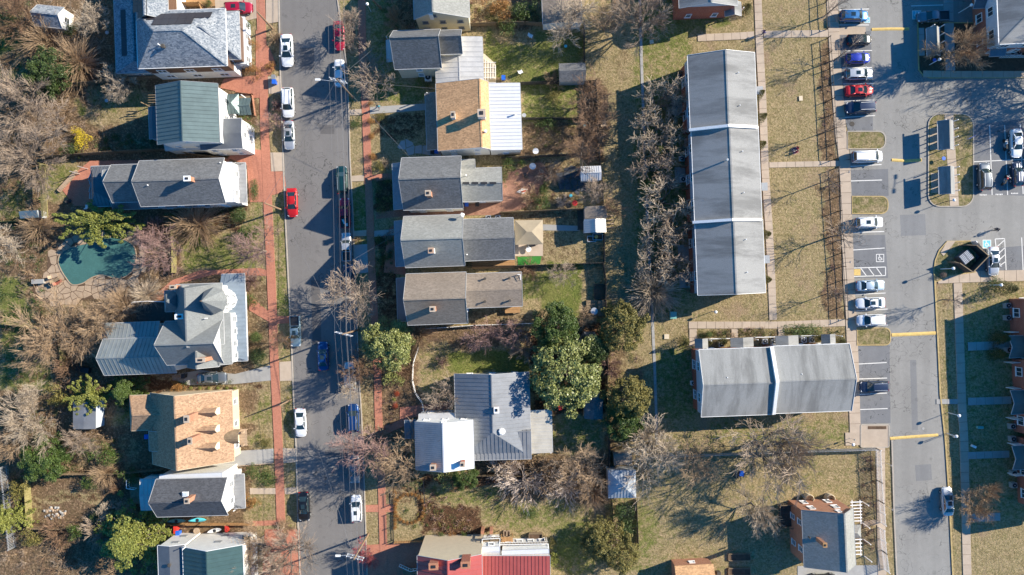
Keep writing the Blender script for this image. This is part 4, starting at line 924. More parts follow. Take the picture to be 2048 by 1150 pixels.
h10 = house('garden_arbour', 'grey lean-to roof beside the slatted pergola walk at the left edge', 'lean-to', 55, 432)
block(h10, (40, 421, 76, 436), 2.2, 2.5, 'x', 'sg', 'm_blue', off=.8, ov=.05, cap=False, gut=False, rot=4)

# ---- east side of the street ---------------------------------------------
e1 = house('house', 'pale green roofed house cut off by the top edge with six small gable windows', 'house', 880, 20)
a1 = block(e1, (826, -90, 937, 37), 6.2, 9.0, 'y', 'scr', 'r_lgrey', win='S', ov=.2, off=.25, wide=2.3, frame=M['grey'], wh=.9)
chimney(e1, a1['roof'], 861, 23, 8.2, .6, .8, 'sw', 1.4, cap='white'); block(e1, (893, 34, 936, 46), 3.0, 3.3, 'x', 'scr', 'm_pale', ov=.05, floors=1, cap=False, gut=False)
e2 = house('house', 'tan house with mottled grey shingles and a wide pale metal rear roof, glass lean-to behind', 'house', 870, 105)
a_ = block(e2, (788, 60, 882, 137), 5.6, 9.5, 'x', 'scr', 'r_grey', off=.2, win='SW', ov=.3, wide=3.5); b_ = block(e2, (878, 60, 924, 108), 5.4, 8.0, 'x', 'scr', 'r_grey', off=.05, ov=.2, win='')
c_ = block(e2, (871, 75, 966, 165), 3.7, 4.1, 'y', 'scr', 'm_pale', win='S', ov=.25, seam=.75, floors=1, cap=False, wh=.8); vent(e2, b_['roof'], 891, 89, 6.6)
block(e2, (773, 80, 791, 124), 2.9, 3.1, 'y', 'scr', 'm_pale', nowall=True, cap=False); posts(e2, [(779, 86), (779, 118)], 0, 2.8)
gh = house('greenhouse', 'tan ribbed glass lean-to with a slanting corner behind the pale metal roof', 'greenhouse', 980, 140)
q = [W(966, 117), W(970, 117), W(992, 137), W(992, 166), W(966, 166)]; mb = MB(); mb.prism(q, .1, 2.3); mb.build('glass_wall', M['stan'], gh)
mb = MB()
for i in range(6): x, y = W(966 + i * 5, 141, 2.4); mb.box(x, y, 2.42, .05, 3.8 - max(0, i - 1) * .5, .06)
for j in range(5): x, y = W(979, 125 + j * 10, 2.4); mb.box(x, y, 2.46, 2.1, .05, .05)
mb.build('glazing_bars', M['white'], gh)
e3 = house('house', 'saltbox house with bright orange-tan shingles and white metal rear roof', 'house', 935, 235)
a_ = block(e3, (874, 165, 979, 300), 5.8, 7.5, 'y', 'sw', 'r_or', off=-.68, win='SW', ov=.25, wide=2.6, wh=.9); b_ = block(e3, (976, 167, 1042, 300), 4.8, 5.2, 'y', 'sw', 'm_white', off=.9, ov=.2, win='SE', seam=.55, wide=2.4, wh=.8)
block(e3, (852, 187, 876, 300), 3.0, 3.6, 'y', 'sw', 'r_brown', off=-.9, nowall=True, cap=False, rlabel='dark brown porch roof'); posts(e3, [(858, y) for y in (195, 225, 260, 292)], 0, 2.9); deck(e3, (856, 190, 874, 298), .4, 'wood', bw_=.6)
chimney(e3, a_['roof'], 906, 229, 7.9, .6, .9, 'sw', 1.3, cap='conc'); chimney(e3, a_['roof'], 963, 226, 9.0, 1.1, 1.1, 'concg' if 0 else 'sw', 1.5, cap='conc'); vent(e3, a_['roof'], 971, 262, 7.5, .16); vent(e3, b_['roof'], 1030, 227, 5.6, .12)
e4 = house('house', 'dark grey shingled house with blue-grey porch roof and orange brick chimney, below the orange-tan roof', 'house', 895, 365)
a_ = block(e4, (805, 314, 924, 418), 6.6, 10.2, 'x', 'sw', 'r_grey', win='SWE', ov=.3, off=.05, rlabel='mid grey shingle roof'); b_ = block(e4, (921, 336, 1004, 402), 4.4, 6.0, 'x', 'sw', 'r_lgrey', win='SE', ov=.25, wh=.9)
block(e4, (921, 319, 950, 342), 4.3, 4.6, 'x', 'sw', 'r_lgrey', ov=.1, cap=False); block(e4, (786, 327, 811, 419), 3.0, 3.9, 'y', 'sw', 'm_blue', off=-.9, nowall=True, seam=.6); posts(e4, [(793, y) for y in (334, 360, 388, 412)], 0, 2.9); deck(e4, (790, 330, 808, 416), .4, 'wood', bw_=.6)
chimney(e4, a_['roof'], 856, 386, 10.6, .75, .75, 'brick2', 2.0); vent(e4, a_['roof'], 830, 355, 9.2, .12); vent(e4, a_['roof'], 894, 353, 9.2, .12); vent(e4, b_['roof'], 932, 350, 6)
for i in range(4): x, y = W(932 + i * 18, 366, 6.1); MB().box(x, y, 6.05, 1.0, .35, .12).build('ridge_vent', M['black'], b_['roof'])
e5 = house('house', 'light grey shingled house with white dish on the ridge, next to the tan canopy', 'house', 905, 485)
a_ = block(e5, (809, 431, 928, 533), 6.6, 10.2, 'x', 'sw', 'r_lgrey', win='SWE', ov=.3, off=.02); b_ = block(e5, (926, 437, 1028, 520), 4.8, 6.8, 'x', 'sw', 'r_grey', win='SEN', ov=.25)
block(e5, (790, 442, 814, 533), 3.0, 3.9, 'y', 'sw', 'm_blue', off=-.9, nowall=True, seam=.6); posts(e5, [(797, y) for y in (448, 474, 500, 527)], 0, 2.9); deck(e5, (794, 446, 811, 530), .4, 'wood', bw_=.6)
chimney(e5, a_['roof'], 862, 501, 10.7, .75, .75, 'sw', 2.0, cap='brick2'); vent(e5, a_['roof'], 918, 453, 8, .12); vent(e5, b_['roof'], 934, 509, 6)
x, y = W(925, 430, 8.2); mb = MB(); mb.tube((x, y, 7.2), (x, y, 8.2), .04, .04); mb.build('dish_mast', M['galv'], a_['roof']); mb = MB(); mb.tube((x, y, 8.3), (x + .25, y + .1, 8.5), .38, .12, 12); mb.build('satellite_dish', M['white'], e5)
e6 = house('house', 'brown shingled house with low brown rear extension north of the big evergreen', 'house', 910, 600)
a_ = block(e6, (814, 546, 934, 648), 6.6, 10.2, 'x', 'sg', 'r_brown', win='SWE', ov=.3, off=.0); b_ = block(e6, (931, 546, 1044, 614), 4.6, 5.4, 'x', 'sg', 'r_brown', win='SE', ov=.25, wide=3.5)
block(e6, (794, 556, 818, 642), 3.0, 3.9, 'y', 'sg', 'm_dk', off=-.9, nowall=True); posts(e6, [(801, y) for y in (562, 588, 614, 636)], 0, 2.9); deck(e6, (798, 560, 815, 640), .4, 'wood', bw_=.6)
chimney(e6, a_['roof'], 865, 618, 10.6, .75, .75, 'brick2', 2.0); 
for vx, vy in ((829, 595), (914, 591), (970, 557), (1019, 556), (970, 603), (1020, 601)): vent(e6, a_['roof'], vx, vy, 8.6 if vx < 930 else 5.5, .14, .3, 'wooddk')
deck(e6, (1010, 612, 1040, 626), .8, 'deck'); rail(e6, [(1035, 549), (1041, 549), (1041, 560)], 4.9, .5)
e7 = house('house', 'wide charcoal metal roofed house beside and half shaded by the big magnolia', 'house', 985, 830)
a_ = block(e7, (911, 746, 1060, 916), 3.9, 6.0, 'y', 'scr', 'm_e7', (4.5, .0), win='NWS', ov=.4, seam=.62, floors=1, rot=1.5, rlabel='charcoal metal hip roof'); b_ = block(e7, (946, 860, 1062, 919), 4.2, 4.6, 'x', 'scr', 'm_grey', ov=.2, win='S', seam=.6, off=.9, floors=1, rlabel='grey metal roof with upright seams', rot=1.5)
block(e7, (1058, 820, 1104, 905), 2.9, 3.2, 'y', 'scr', 'm_cream', nowall=True, seam=.55, cap=False, off=.9, rot=1.5, rlabel='cream metal porch roof'); posts(e7, [(1098, 826), (1099, 862), (1100, 898)], 0, 2.8); deck(e7, (1060, 824, 1100, 900), .3, 'wood', bw_=.6)
chimney(e7, a_['roof'], 993, 820, 6.4, .7, .9, 'brick', 1.2, cap='white'); vent(e7, a_['roof'], 1004, 863, 6.0, .35, .4, 'white'); vent(e7, b_['roof'], 964, 880, 5.2, .06)
e8 = house('house', 'old gabled house with rust-stained grey west slope and dazzling white east slope', 'house', 888, 890)
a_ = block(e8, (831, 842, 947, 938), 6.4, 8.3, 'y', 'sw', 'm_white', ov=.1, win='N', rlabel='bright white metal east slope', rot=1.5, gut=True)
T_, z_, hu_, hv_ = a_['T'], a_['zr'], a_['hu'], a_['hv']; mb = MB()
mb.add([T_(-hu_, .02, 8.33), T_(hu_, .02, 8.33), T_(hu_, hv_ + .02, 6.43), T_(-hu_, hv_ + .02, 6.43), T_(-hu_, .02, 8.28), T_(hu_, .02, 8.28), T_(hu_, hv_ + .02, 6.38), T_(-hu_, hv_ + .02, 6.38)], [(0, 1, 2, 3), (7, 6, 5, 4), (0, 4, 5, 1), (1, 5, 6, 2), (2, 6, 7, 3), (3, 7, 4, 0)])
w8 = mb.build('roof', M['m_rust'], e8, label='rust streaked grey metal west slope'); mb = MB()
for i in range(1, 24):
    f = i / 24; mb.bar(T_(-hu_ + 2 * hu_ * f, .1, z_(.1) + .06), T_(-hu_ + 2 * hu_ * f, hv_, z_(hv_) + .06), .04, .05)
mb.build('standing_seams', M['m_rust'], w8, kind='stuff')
block(e8, (838, 827, 918, 843), 3.4, 4.2, 'x', 'sw', 'm_pale', off=-.8, ov=.1, win='N', floors=1, cap=False); block(e8, (810, 840, 832, 876), 2.9, 3.2, 'y', 'sw', 'm_blue', nowall=True, seam=.5); posts(e8, [(815, 846), (815, 870)], 0, 2.8)
chimney(e8, a_['roof'], 866, 935, 8.8, .8, .8, 'brick2', 1.8); chimney(e8, a_['roof'], 925, 929, 8.6, .6, .7, 'brick', 1.6)
e9 = house('house', 'tall cream walled house with faded red metal roof and white railed deck', 'house', 960, 1140)
a_ = block(e9, (836, 1110, 965, 1290), 9.0, 11.2, 'y', 'stan', 'm_red', ov=.1, win='', seam=.7, rot=1, off=.02); b_ = block(e9, (955, 1112, 1100, 1290), 6.0, 7.2, 'x', 'stan', 'm_red', ov=.1, win='E', seam=.55, rot=0, off=-.2)
chimney(e9, a_['roof'], 867, 1133, 11.4, 1.3, .9, 'brick', 2.2, cap='brick2'); chimney(e9, a_['roof'], 931, 1130, 12.0, 1.3, .9, 'brick', 2.2, cap='brick2')
deck(e9, (965, 1074, 1000, 1098), 3.2, 'wood'); rail(e9, [(965, 1098), (965, 1074), (1000, 1072), (1000, 1098)], 3.2, 1.0, step=.25); deck(e9, (1000, 1084, 1096, 1112), 3.0, 'wood', bw_=.6); rail(e9, [(1000, 1085), (1096, 1083), (1098, 1112)], 3.0, 1.0, step=.25)
posts(e9, [(1028, 1092), (1058, 1092), (1095, 1092)], 0, 4.0, .25); block(e9, (1004, 1100, 1098, 1114), 5.4, 5.6, 'x', 'sw', 'm_white', ov=.05, win='N', wide=1.6, cap=False)
block(e9, (964, 1094, 1000, 1110), 5.6, 5.8, 'x', 'sw', 'm_white', ov=.05, win='N', wide=1.4, cap=False); deck(e9, (1002, 1074, 1026, 1090), 1.6, 'deck', vert=True)
rail(e9, [(800, 1128), (822, 1138), (834, 1136)], 1.0, 1.0); deck(e9, (806, 1136, 836, 1160), 1.0, 'wood')
posts(e9, [(966, 1056), (983, 1056)], 0, 2.2, .5, 'brick2', 'gate_pier')

# ---- back yard sheds -----------------------------------------------------
def shed(label, rect, he, hr, ax, wall, roof, seam=0, rot=2, name='shed', hip=(0, 0), off=0, win='', gut=False, cat='shed'):
    s_ = house(name, label, cat, (rect[0] + rect[2]) / 2, (rect[1] + rect[3]) / 2); block(s_, rect, he, hr, ax, wall, roof, hip, off=off, ov=.12, rot=rot, seam=seam, win=win, floors=1, gut=gut, cap=False, wh=.7); return s_
shed('large brown-grey flat roofed garage with white front edge at the top of the alley', (1084, -60, 1162, 47), 2.8, 3.3, 'y', 'sw', 'r_brown', gut=True, name='garage', cat='garage')
shed('grey gabled garden shed behind the tan fuzzy shrub', (1118, 126, 1171, 163), 2.4, 3.4, 'x', 'sg', 'r_grey')
shed('small white ribbed metal gabled shed beside the slate patio', (1162, 332, 1202, 361), 2.4, 3.1, 'x', 'sw', 'm_white', seam=.35, win='W')
shed('corrugated metal shed, blue in shade on the left slope, between two yards on the alley', (1168, 438, 1212, 465), 2.7, 3.5, 'y', 'sg', 'm_pale', seam=.32)
shed('moss-brown shed roof joined above the corrugated shed', (1169, 412, 1214, 437), 2.6, 2.9, 'y', 'sg', 'r_brown')
shed('dark weathered shed by the magnolia with leaf litter on its roof', (1169, 786, 1206, 838), 2.5, 3.0, 'y', 'st', 'r_grey', rot=-2)
shed('square pale blue-grey pyramid roofed shed under the bare pale tree', (1216, 940, 1272, 996), 2.9, 4.1, 'x', 'sg', 'vpale', hip=(2.25, 2.25), rot=1, seam=.5)
shed('small open brick-red lean-to at the corner of the alley fence', (1227, 903, 1264, 930), 1.8, 2.2, 'x', 'stan', 'r_brown', rot=4, off=.8)
shed('orange brick garden house with white dormer windows at the bottom edge', (1352, 1130, 1430, 1240), 3.0, 4.8, 'x', 'brick2', 'r_or', rot=3, win='N', name='garden_house', cat='garden house')
cn = house('canopy', 'tan fabric hip canopy on posts over the small patio', 'canopy', 1057, 465)
block(cn, (1030, 440, 1086, 489), 2.4, 3.5, 'x', 'sw', 'tan_can', (1.9, 1.9), nowall=True, gut=False, rot=1, cap=False, thick_=.04); posts(cn, [(1034, 444), (1082, 444), (1034, 486), (1082, 486)], 0, 2.4, .09, 'wooddk', 'post')
tn = house('tent', 'dark slate peaked tarpaulin tent in the overgrown yard', 'tent', 1178, 683); mb = MB(); x, y = W(1178, 683); mb.rev([(1.9, 0), (1.8, .9), (.05, 2.7)], 6, x, y); mb.build('tarp', M['r_grey'], tn)

# ---- townhouses ----------------------------------------------------------
t1 = house('townhouse_row', 'long grey roofed row of three townhouses running down the photo with white party walls between', 'townhouses', 1455, 345)
segs = [(1378, 108, 1512, 254), (1386, 256, 1520, 440), (1393, 442, 1528, 588)]
for i, s_ in enumerate(segs):
    b_ = block(t1, s_, 6.0, 7.9, 'y', 'sblue', 'r_th', trim='white', ov=.35, rot=2.3, win='WE', low=('brick', 2.9), wide=3.4, wcol=2, off=-.03, attic=False)
    for vy in (.25, .7):
        px, py = s_[0] + 98 + (vy * 6), s_[1] + (s_[3] - s_[1]) * vy; vent(t1, b_['roof'], px, py, 7.5, .06, .35)
for (px, py) in ((1449.5, 255), (1456.5, 441)):
    x, y = W(px, py, 7); mb = MB(); c_, s__ = math.cos(R(2.3)), math.sin(R(2.3))
    def PT(u, z): return (x + u * c_, y + u * s__, z)
    mb.bar(PT(-5.35, 6.15), PT(.12, 8.1), .42, .5); mb.bar(PT(.12, 8.1), PT(5.35, 6.15), .42, .5); mb.build('party_wall', M['white'], t1)
vent(t1, b_['roof'], 1455, 319, 9.1, .13, 1.6, 'galv')
for k, (px, py) in enumerate(((1524, 190), (1533, 378), (1537, 520))): x, y = W(px - 16, py); MB().box(x, y, 2.7, 1.0, 1.3, .10, R(2.3)).build('entrance_canopy', M['grey'], t1)
for py in (150, 205, 232, 300, 335, 380, 425, 470, 492, 545, 570):   # west patios: half walls, patio slabs
    x, y = W(1361 + (py - 100) * .043, py); MB().box(x, y, 1.0, 1.7, .12, 2.0, R(2.3)).build('patio_divider', M['wood'], t1)
for py in (215, 350, 505, 560): x, y = W(1352 + (py - 100) * .043, py); MB().box(x, y, .04, 2.2, 2.6, .10, R(2.3)).build('patio_slab', M['concg'], t1)
t2 = house('townhouse_row', 'grey roofed pair of townhouses lying crosswise with hedge and porches on the north side', 'townhouses', 1545, 755)
for s_ in ((1400, 697, 1548, 831), (1549, 690, 1701, 824)):
    b_ = block(t2, s_, 6.0, 7.9, 'x', 'sblue', 'r_th2', trim='white', ov=.35, rot=2.0, win='NSWE', low=('brick', 2.9), wide=3.4, wcol=2, attic=False)
    vent(t2, b_['roof'], s_[0] + 55, s_[1] + 58, 7.6, .06, .35); vent(t2, b_['roof'], s_[0] + 100, s_[1] + 62, 7.6, .06, .35)
mb = MB(); x, y = W(1549, 762, 7)
def PT2(v, z): return (x - v * math.sin(R(2)), y + v * math.cos(R(2)), z)
mb.bar(PT2(-5.25, 6.1), PT2(0, 8.1), .5, .5); mb.bar(PT2(0, 8.1), PT2(5.25, 6.1), .5, .5); mb.build('party_wall', M['white'], t2)
for r_ in ((1390, 677, 1416, 697), (1461, 675, 1507, 694), (1551, 671, 1597, 690), (1643, 668, 1671, 688)): block(t2, r_, 2.9, 3.5, 'y', 'sw', 'r_th', ov=.1, nowall=True, gut=False, off=.0, cap=False, rot=2, rlabel='porch roof'); posts(t2, [(r_[0] + 3, r_[1] + 2), (r_[2] - 3, r_[1] + 2)], 0, 2.9, .12)
for x0, x1, yy in ((1416, 1461, 677), (1507, 1551, 674), (1597, 1643, 671)): rail(t2, [(x0, yy), (x1, yy - 1)], .1, 1.0)
t3 = house('townhouse_row', 'brick and white sided townhouses down the right edge with teal porch roofs and window pairs', 'townhouses', 2040, 800)
for s_ in ((2071, 592, 2215, 716), (2077, 718, 2221, 880), (2085, 882, 2227, 1030)): block(t3, s_, 6.0, 8.2, 'y', 'sblue', 'r_th', trim='white', ov=.35, rot=2.0, win='WNS', low=('brick', 4.3), wide=3.2, wcol=2)
for i, (px, py, s_) in enumerate(((2046, 693, 24), (2050, 804, 26), (2053, 915, 26))):
    block(t3, (px - 28, py - s_ * .9, px + 24, py + s_ * .9), 2.9, 3.7, 'x', 'sw', 'r_teal', ov=.1, rot=2, seam=0, nowall=True, gut=True, cap=False); posts(t3, [(px - 22, py - 18), (px - 22, py + 18)], 0, 2.9, .14)
    for d_ in (-30, 30): x, y = W(px - 30, py + d_); MB().box(x, y, 1.0, 1.5, .10, 2.0, R(4)).build('patio_divider', M['white'], t3)
t4 = house('apartment_block', 'three-banded brick and pale blue sided block with hipped grey roof in the top right corner', 'apartments', 2010, 50)
block(t4, (1993, -160, 2230, 83), 6.4, 9.6, 'x', 'sblue', 'r_th', (9, 9), trim='white', ov=.4, rot=2.5, win='WS', low=('brick', 3.2), wide=3.2, wcol=2)
block(t4, (1978, 86, 2010, 112), 3.0, 3.3, 'x', 'sblue', 'm_blue', ov=.1, nowall=True, cap=False); posts(t4, [(1982, 108), (2006, 110)], 0, 3); rail(t4, [(1998, 116), (2060, 115)], .1, 1.0)
block(t4, (1946, -12, 1972, 16), 3.1, 3.9, 'x', 'sblue', 'm_blue', ov=.1, nowall=True, cap=False); posts(t4, [(1950, 12), (1950, -8)], 0, 3)
t5 = house('townhouse_row', 'brick townhouse with grey roof cut off by the top edge above the court lawn', 'townhouses', 1415, 0)
block(t5, (1356, -120, 1472, 14), 5.6, 7.4, 'y', 'sblue', 'r_th', ov=.3, rot=2.3, win='S', low=('brick', 5.3), wide=3.2, floors=1)
block(t5, (1450, 5, 1482, 32), 3.0, 3.8, 'y', 'sw', 'r_th', ov=.1, rot=2, nowall=True, cap=False); posts(t5, [(1454, 30), (1476, 29)], 0, 2.9)
b1 = house('house', 'brick house with shaded blue-grey west slope and white pergola slats beside the access road', 'house', 1650, 1070)
a_ = block(b1, (1606, 1018, 1709, 1132), 5.8, 8.4, 'y', 'brick2', 'r_lgrey', off=-.35, ov=.2, rot=2.6, win='NWE', wide=2.8, trim='grey'); chimney(b1, a_['roof'], 1650, 1090, 9.2, .5, .6, 'brick2', 2.2, cap='deck'); vent(b1, a_['roof'], 1620, 1076, 7, .1, .3, 'wooddk'); vent(b1, a_['roof'], 1694, 1095, 7, .05, .3)
block(b1, (1693, 1050, 1722, 1076), 3.4, 4.2, 'x', 'sw', 'r_lgrey', (0, 1.0), ov=.1, nowall=True, cap=False, gut=False)
for k in range(12):
    if k < 7: yy = 1004 + k * 6.3
    else: yy = 1079 + (k - 7) * 7.4
    x, y = W(1712, yy, 2.7); MB().box(x, y, 2.7, 1.9, .12, .18, R(2)).build('pergola_slat', M['white'], b1)
mb = MB()
for xx in (1704, 1720): 
    for ya, yb in ((1000, 1048), (1077, 1112)): mb.bar((*W(xx, ya, 2.6), 2.56), (*W(xx + 2, yb, 2.6), 2.56), .1, .12)
mb.build('pergola_beams', M['white'], b1); posts(b1, [(1722, 1002), (1724, 1046), (1726, 1078), (1728, 1112)], 0, 2.5)
deck(b1, (1558, 1010, 1604, 1053), .9, 'wooddk'); rail(b1, [(1604, 1006), (1556, 1008), (1557, 1053), (1602, 1054)], .9, .9, 'wood')
for px in (1614, 1656): mb = MB(); x, y = W(px, 994); mb.rev([(.75, 0), (.75, 1.1), (.68, 1.15), (.68, .2)], 10, x, y); mb.build('window_well', M['stan'], b1)

# ---- shelters ------------------------------------------------------------
def kiosk(label, rect, rot=0):
    k = house('mailbox_shelter', label, 'mailbox shelter', (rect[0] + rect[2]) / 2, (rect[1] + rect[3]) / 2, group='gabled mailbox shelters')
    b = block(k, rect, 2.5, 3.3, 'y', 'sw', 'r_th2', ov=.1, rot=rot, nowall=True, gut=True, off=-.15, cap=False)
    x0, y0, x1, y1 = rect
    for i in range(4):
        py = y0 + 4 + (y1 - y0 - 8) * i / 3
        for px in (x0 - 2, x1 - 8): x, y = W(px, py); MB().box(x, y, 1.2, .13, .13, 2.4).build('post', M['white'], k)
        if i < 3: x, y = W((x0 + x1) / 2 - 2, py + (y1 - y0) / 8); MB().box(x, y, 1.0, .5, .95, 1.3).build('mailbox_unit', M['galv'], k)
kiosk('gabled mailbox shelter in the top right bed beside the dense round bare tree', (1854, 56, 1879, 112), 2); kiosk('upper gabled mailbox shelter on the rounded parking island', (1876, 242, 1906, 299), 1.5); kiosk('lower gabled mailbox shelter on the rounded parking island', (1878, 334, 1908, 388), 1.5)
# bin enclosure
be_ = house('bin_enclosure', 'diamond-set timber bin enclosure with open gates holding a dumpster', 'bin enclosure', 1920, 515)
Q = [(1903, 527), (1929, 545), (1960, 513), (1936, 492)]
for i in range(3):
    a, b = Vector((*W(*Q[i]), 0)), Vector((*W(*Q[i + 1]), 0)); n = int((b - a).length / .45)
    for k in range(n):
        p, q_ = a + (b - a) * (k / n), a + (b - a) * ((k + .93) / n); MB().bar(p + Vector((0, 0, 1.05)), q_ + Vector((0, 0, 1.05)), .08, 2.1).build('board', M['wooddk'], be_)
    MB().bar(a + Vector((0, 0, 2.14)), b + Vector((0, 0, 2.14)), .14, .06).build('top_rail', M['wood'], be_)
for a, b in (((1903, 527), (1893, 524)), ((1936, 492), (1918, 491))): MB().bar((*W(*a), 1.0), (*W(*b), 1.0), .07, 2.0).build('gate', M['wood'], be_)
dm = house('dumpster', 'steel dumpster with grey ribbed lid inside the timber enclosure', 'dumpster', 1920, 512)
x, y = W(1922, 515); a_ = R(38); MB().box(x, y, .65, 1.9, 1.6, 1.3, a_).build('container', M['bluebin'] if 0 else M['m_dk'], dm); 
for k in (-.48, .48): MB().box(x + k * math.cos(a_) * 1, y + k * math.sin(a_), 1.36, .9, 1.65, .07, a_).build('lid', M['galv'], dm)
mb = MB()
for k in range(8): mb.box(x + (-.84 + k * .24) * math.cos(a_), y + (-.84 + k * .24) * math.sin(a_), 1.42, .05, 1.6, .05, a_)
mb.build('lid_ribs', M['black'], dm)
d2 = house('pallet_stack', 'white slatted crates stacked against the upper wall of the bin enclosure', 'crates', 1952, 493)
for k in range(7): x, y = W(1945 + k * 2.6, 489 + k * 3.2); MB().box(x, y, .75, .12, 1.25, 1.5, R(-52 + 90)).build('slat', M['white'], d2)
# ================================================================ TREES AND SHRUBS
class Branches:
    """collects tapered prisms quickly"""
    def __init__(s): s.v = []; s.f = []
    def seg(s, p, q, r0, r1, n=3):
        dx, dy, dz = q[0] - p[0], q[1] - p[1], q[2] - p[2]; L = math.sqrt(dx * dx + dy * dy + dz * dz)
        if L < 1e-5: return
        dx /= L; dy /= L; dz /= L
        if abs(dz) < .9: ax, ay, az = dy, -dx, 0.0
        else: ax, ay, az = 0.0, dz, -dy
        l = math.sqrt(ax * ax + ay * ay + az * az); ax /= l; ay /= l; az /= l
        bx, by, bz = dy * az - dz * ay, dz * ax - dx * az, dx * ay - dy * ax
        k = len(s.v)
        for c, r in ((p, r0), (q, r1)):
            for i in range(n):
                t = 6.2832 * i / n; a, b = math.cos(t) * r, math.sin(t) * r
                s.v.append((c[0] + ax * a + bx * b, c[1] + ay * a + by * b, c[2] + az * a + bz * b))
        for i in range(n):
            j = (i + 1) % n; s.f.append((k + i, k + j, k + n + j, k + n + i))
    def mesh(s, name, mat):
        me = bpy.data.meshes.new(name); me.from_pydata(s.v, [], s.f); me.materials.append(mat); me.update(); return me
def grow(rnd, br, fine, p, d, L, r, lvl, maxl, segs=3, spread=.8, curl=.22, up=.12, kids=5, minr=.011, taper=.6):
    q = p; dd = list(d); pts = [(p, r)]
    for i in range(segs):
        for k in range(3): dd[k] += rnd.gauss(0, curl)
        dd[2] += up; l = math.sqrt(sum(x * x for x in dd)); dd = [x / l for x in dd]
        q2 = tuple(q[k] + dd[k] * L / segs for k in range(3)); r2 = max(minr, r * (1 - taper * (i + 1) / segs))
        tgt = br if lvl < 2 else fine
        tgt.seg(q, q2, pts[-1][1], r2, 5 if lvl == 0 else (4 if lvl == 1 else 3)); q = q2; pts.append((q2, r2))
    if lvl < maxl:
        for k in range(kids if not isinstance(kids, (list, tuple)) else kids[min(lvl, len(kids) - 1)]):
            t = rnd.uniform(.3, 1.0) * segs; i = min(segs - 1, int(t)); a, b = pts[i][0], pts[i + 1][0]; f = t - i
            s_ = tuple(a[j] + (b[j] - a[j]) * f for j in range(3))
            rv = [rnd.gauss(0, 1) for _ in range(3)]; l = math.sqrt(sum(x * x for x in rv)); nd = [dd[j] + rv[j] / l * spread for j in range(3)]; l = math.sqrt(sum(x * x for x in nd)) or 1
            grow(rnd, br, fine, s_, [x / l for x in nd], L * rnd.uniform(.45, .72), max(minr, pts[i][1] * .55), lvl + 1, maxl, max(2, segs - 1), spread, curl, up, kids, minr, taper)
TM = {}
def tree_meshes(kind, var, twig, bark='bark'):
    key = (kind, var, twig)
    if key in TM: return TM[key]
    rnd = random.Random(hash((kind, var)) % 9999 if 0 else sum(map(ord, kind)) * 31 + var * 7); br, fi = Branches(), Branches()
    if kind == 'bare':        # spreading street tree: R=1 unit 4.5 m, height 9 m
        br.seg((0, 0, -.1), (.1, 0, 2.4), .22, .18, 7)
        for i in range(6):
            a = i * 1.05 + rnd.uniform(-.3, .3); e = rnd.uniform(.55, 1.3); grow(rnd, br, fi, (.1, 0, 2.1 + .1 * i), [math.cos(a) * math.cos(e), math.sin(a) * math.cos(e), math.sin(e)], rnd.uniform(3.6, 4.6), .11, 0, 3, 4, .85, .14, .03, (7, 6, 5), .019)
        base = (4.5, 9.0)
    elif kind == 'fine':      # very dense twiggy crown
        br.seg((0, 0, -.1), (.05, 0, 1.8), .2, .17, 7)
        for i in range(9):
            a = i * .7 + rnd.uniform(-.3, .3); e = rnd.uniform(.35, 1.45); grow(rnd, br, fi, (.05, 0, 1.4 + .07 * i), [math.cos(a) * math.cos(e), math.sin(a) * math.cos(e), math.sin(e)], rnd.uniform(3.3, 4.2), .09, 0, 3, 4, .6, .09, .04, (8, 7, 5), .017)
        base = (4.5, 8.0)
    elif kind == 'crape':     # stout knuckled pale branches, few twigs
        for j in range(4):
            a0 = j * 1.57 + rnd.uniform(-.3, .3); b = (math.cos(a0) * .9, math.sin(a0) * .9, 2.2); br.seg((.1 * math.cos(a0), .1 * math.sin(a0), -.1), b, .12, .10, 6)
            for i in range(3):
                a = a0 + rnd.uniform(-.9, .9); e = rnd.uniform(.2, 1.0); grow(rnd, br, fi, b, [math.cos(a) * math.cos(e), math.sin(a) * math.cos(e), math.sin(e)], rnd.uniform(2.6, 3.5), .085, 0, 2, 4, 1.05, .27, .05, (7, 7), .03, .5)
        base = (4.2, 5.5)
    elif kind == 'shrub':     # fuzzy multi-stem shrub radius 2, height 2.6
        for i in range(26):
            a = rnd.uniform(0, 6.28); e = rnd.uniform(.35, 1.45); grow(rnd, fi, fi, (rnd.uniform(-.2, .2), rnd.uniform(-.2, .2), -.03), [math.cos(a) * math.cos(e), math.sin(a) * math.cos(e), math.sin(e)], rnd.uniform(1.1, 1.6), .028, 1, 3, 3, .55, .13, .02, (5, 5, 5), .013)
        base = (2.0, 2.6)
    elif kind == 'burst':     # long arching whips
        for i in range(150):
            a = rnd.uniform(0, 6.28); e = rnd.uniform(.25, 1.4); grow(rnd, fi, fi, (rnd.uniform(-.2, .2), rnd.uniform(-.2, .2), -.03), [math.cos(a) * math.cos(e), math.sin(a) * math.cos(e), math.sin(e)], rnd.uniform(1.7, 2.5), .022, 2, 3, 4, .35, .06, -.07, 7, .012)
        base = (2.2, 2.8)
    elif kind == 'slim':      # young lawn tree, fine upright crown
        br.seg((0, 0, -.1), (0, .05, 2.2), .12, .10, 6); br.seg((0, .05, 2.2), (.1, 0, 4.6), .10, .06, 5)
        for i in range(12):
            a = i * 2.4; e = rnd.uniform(.5, 1.2); grow(rnd, br, fi, (.02, .03, 2.0 + .21 * i), [math.cos(a) * math.cos(e), math.sin(a) * math.cos(e), math.sin(e)], rnd.uniform(1.8, 2.6), .045, 1, 3, 3, .6, .12, .05, (5, 5, 4), .015)
        base = (2.7, 7.0)
    TM[key] = (br.mesh('trunk', M[bark]) if br.v else None, fi.mesh('crown', M[twig]), base); return TM[key]
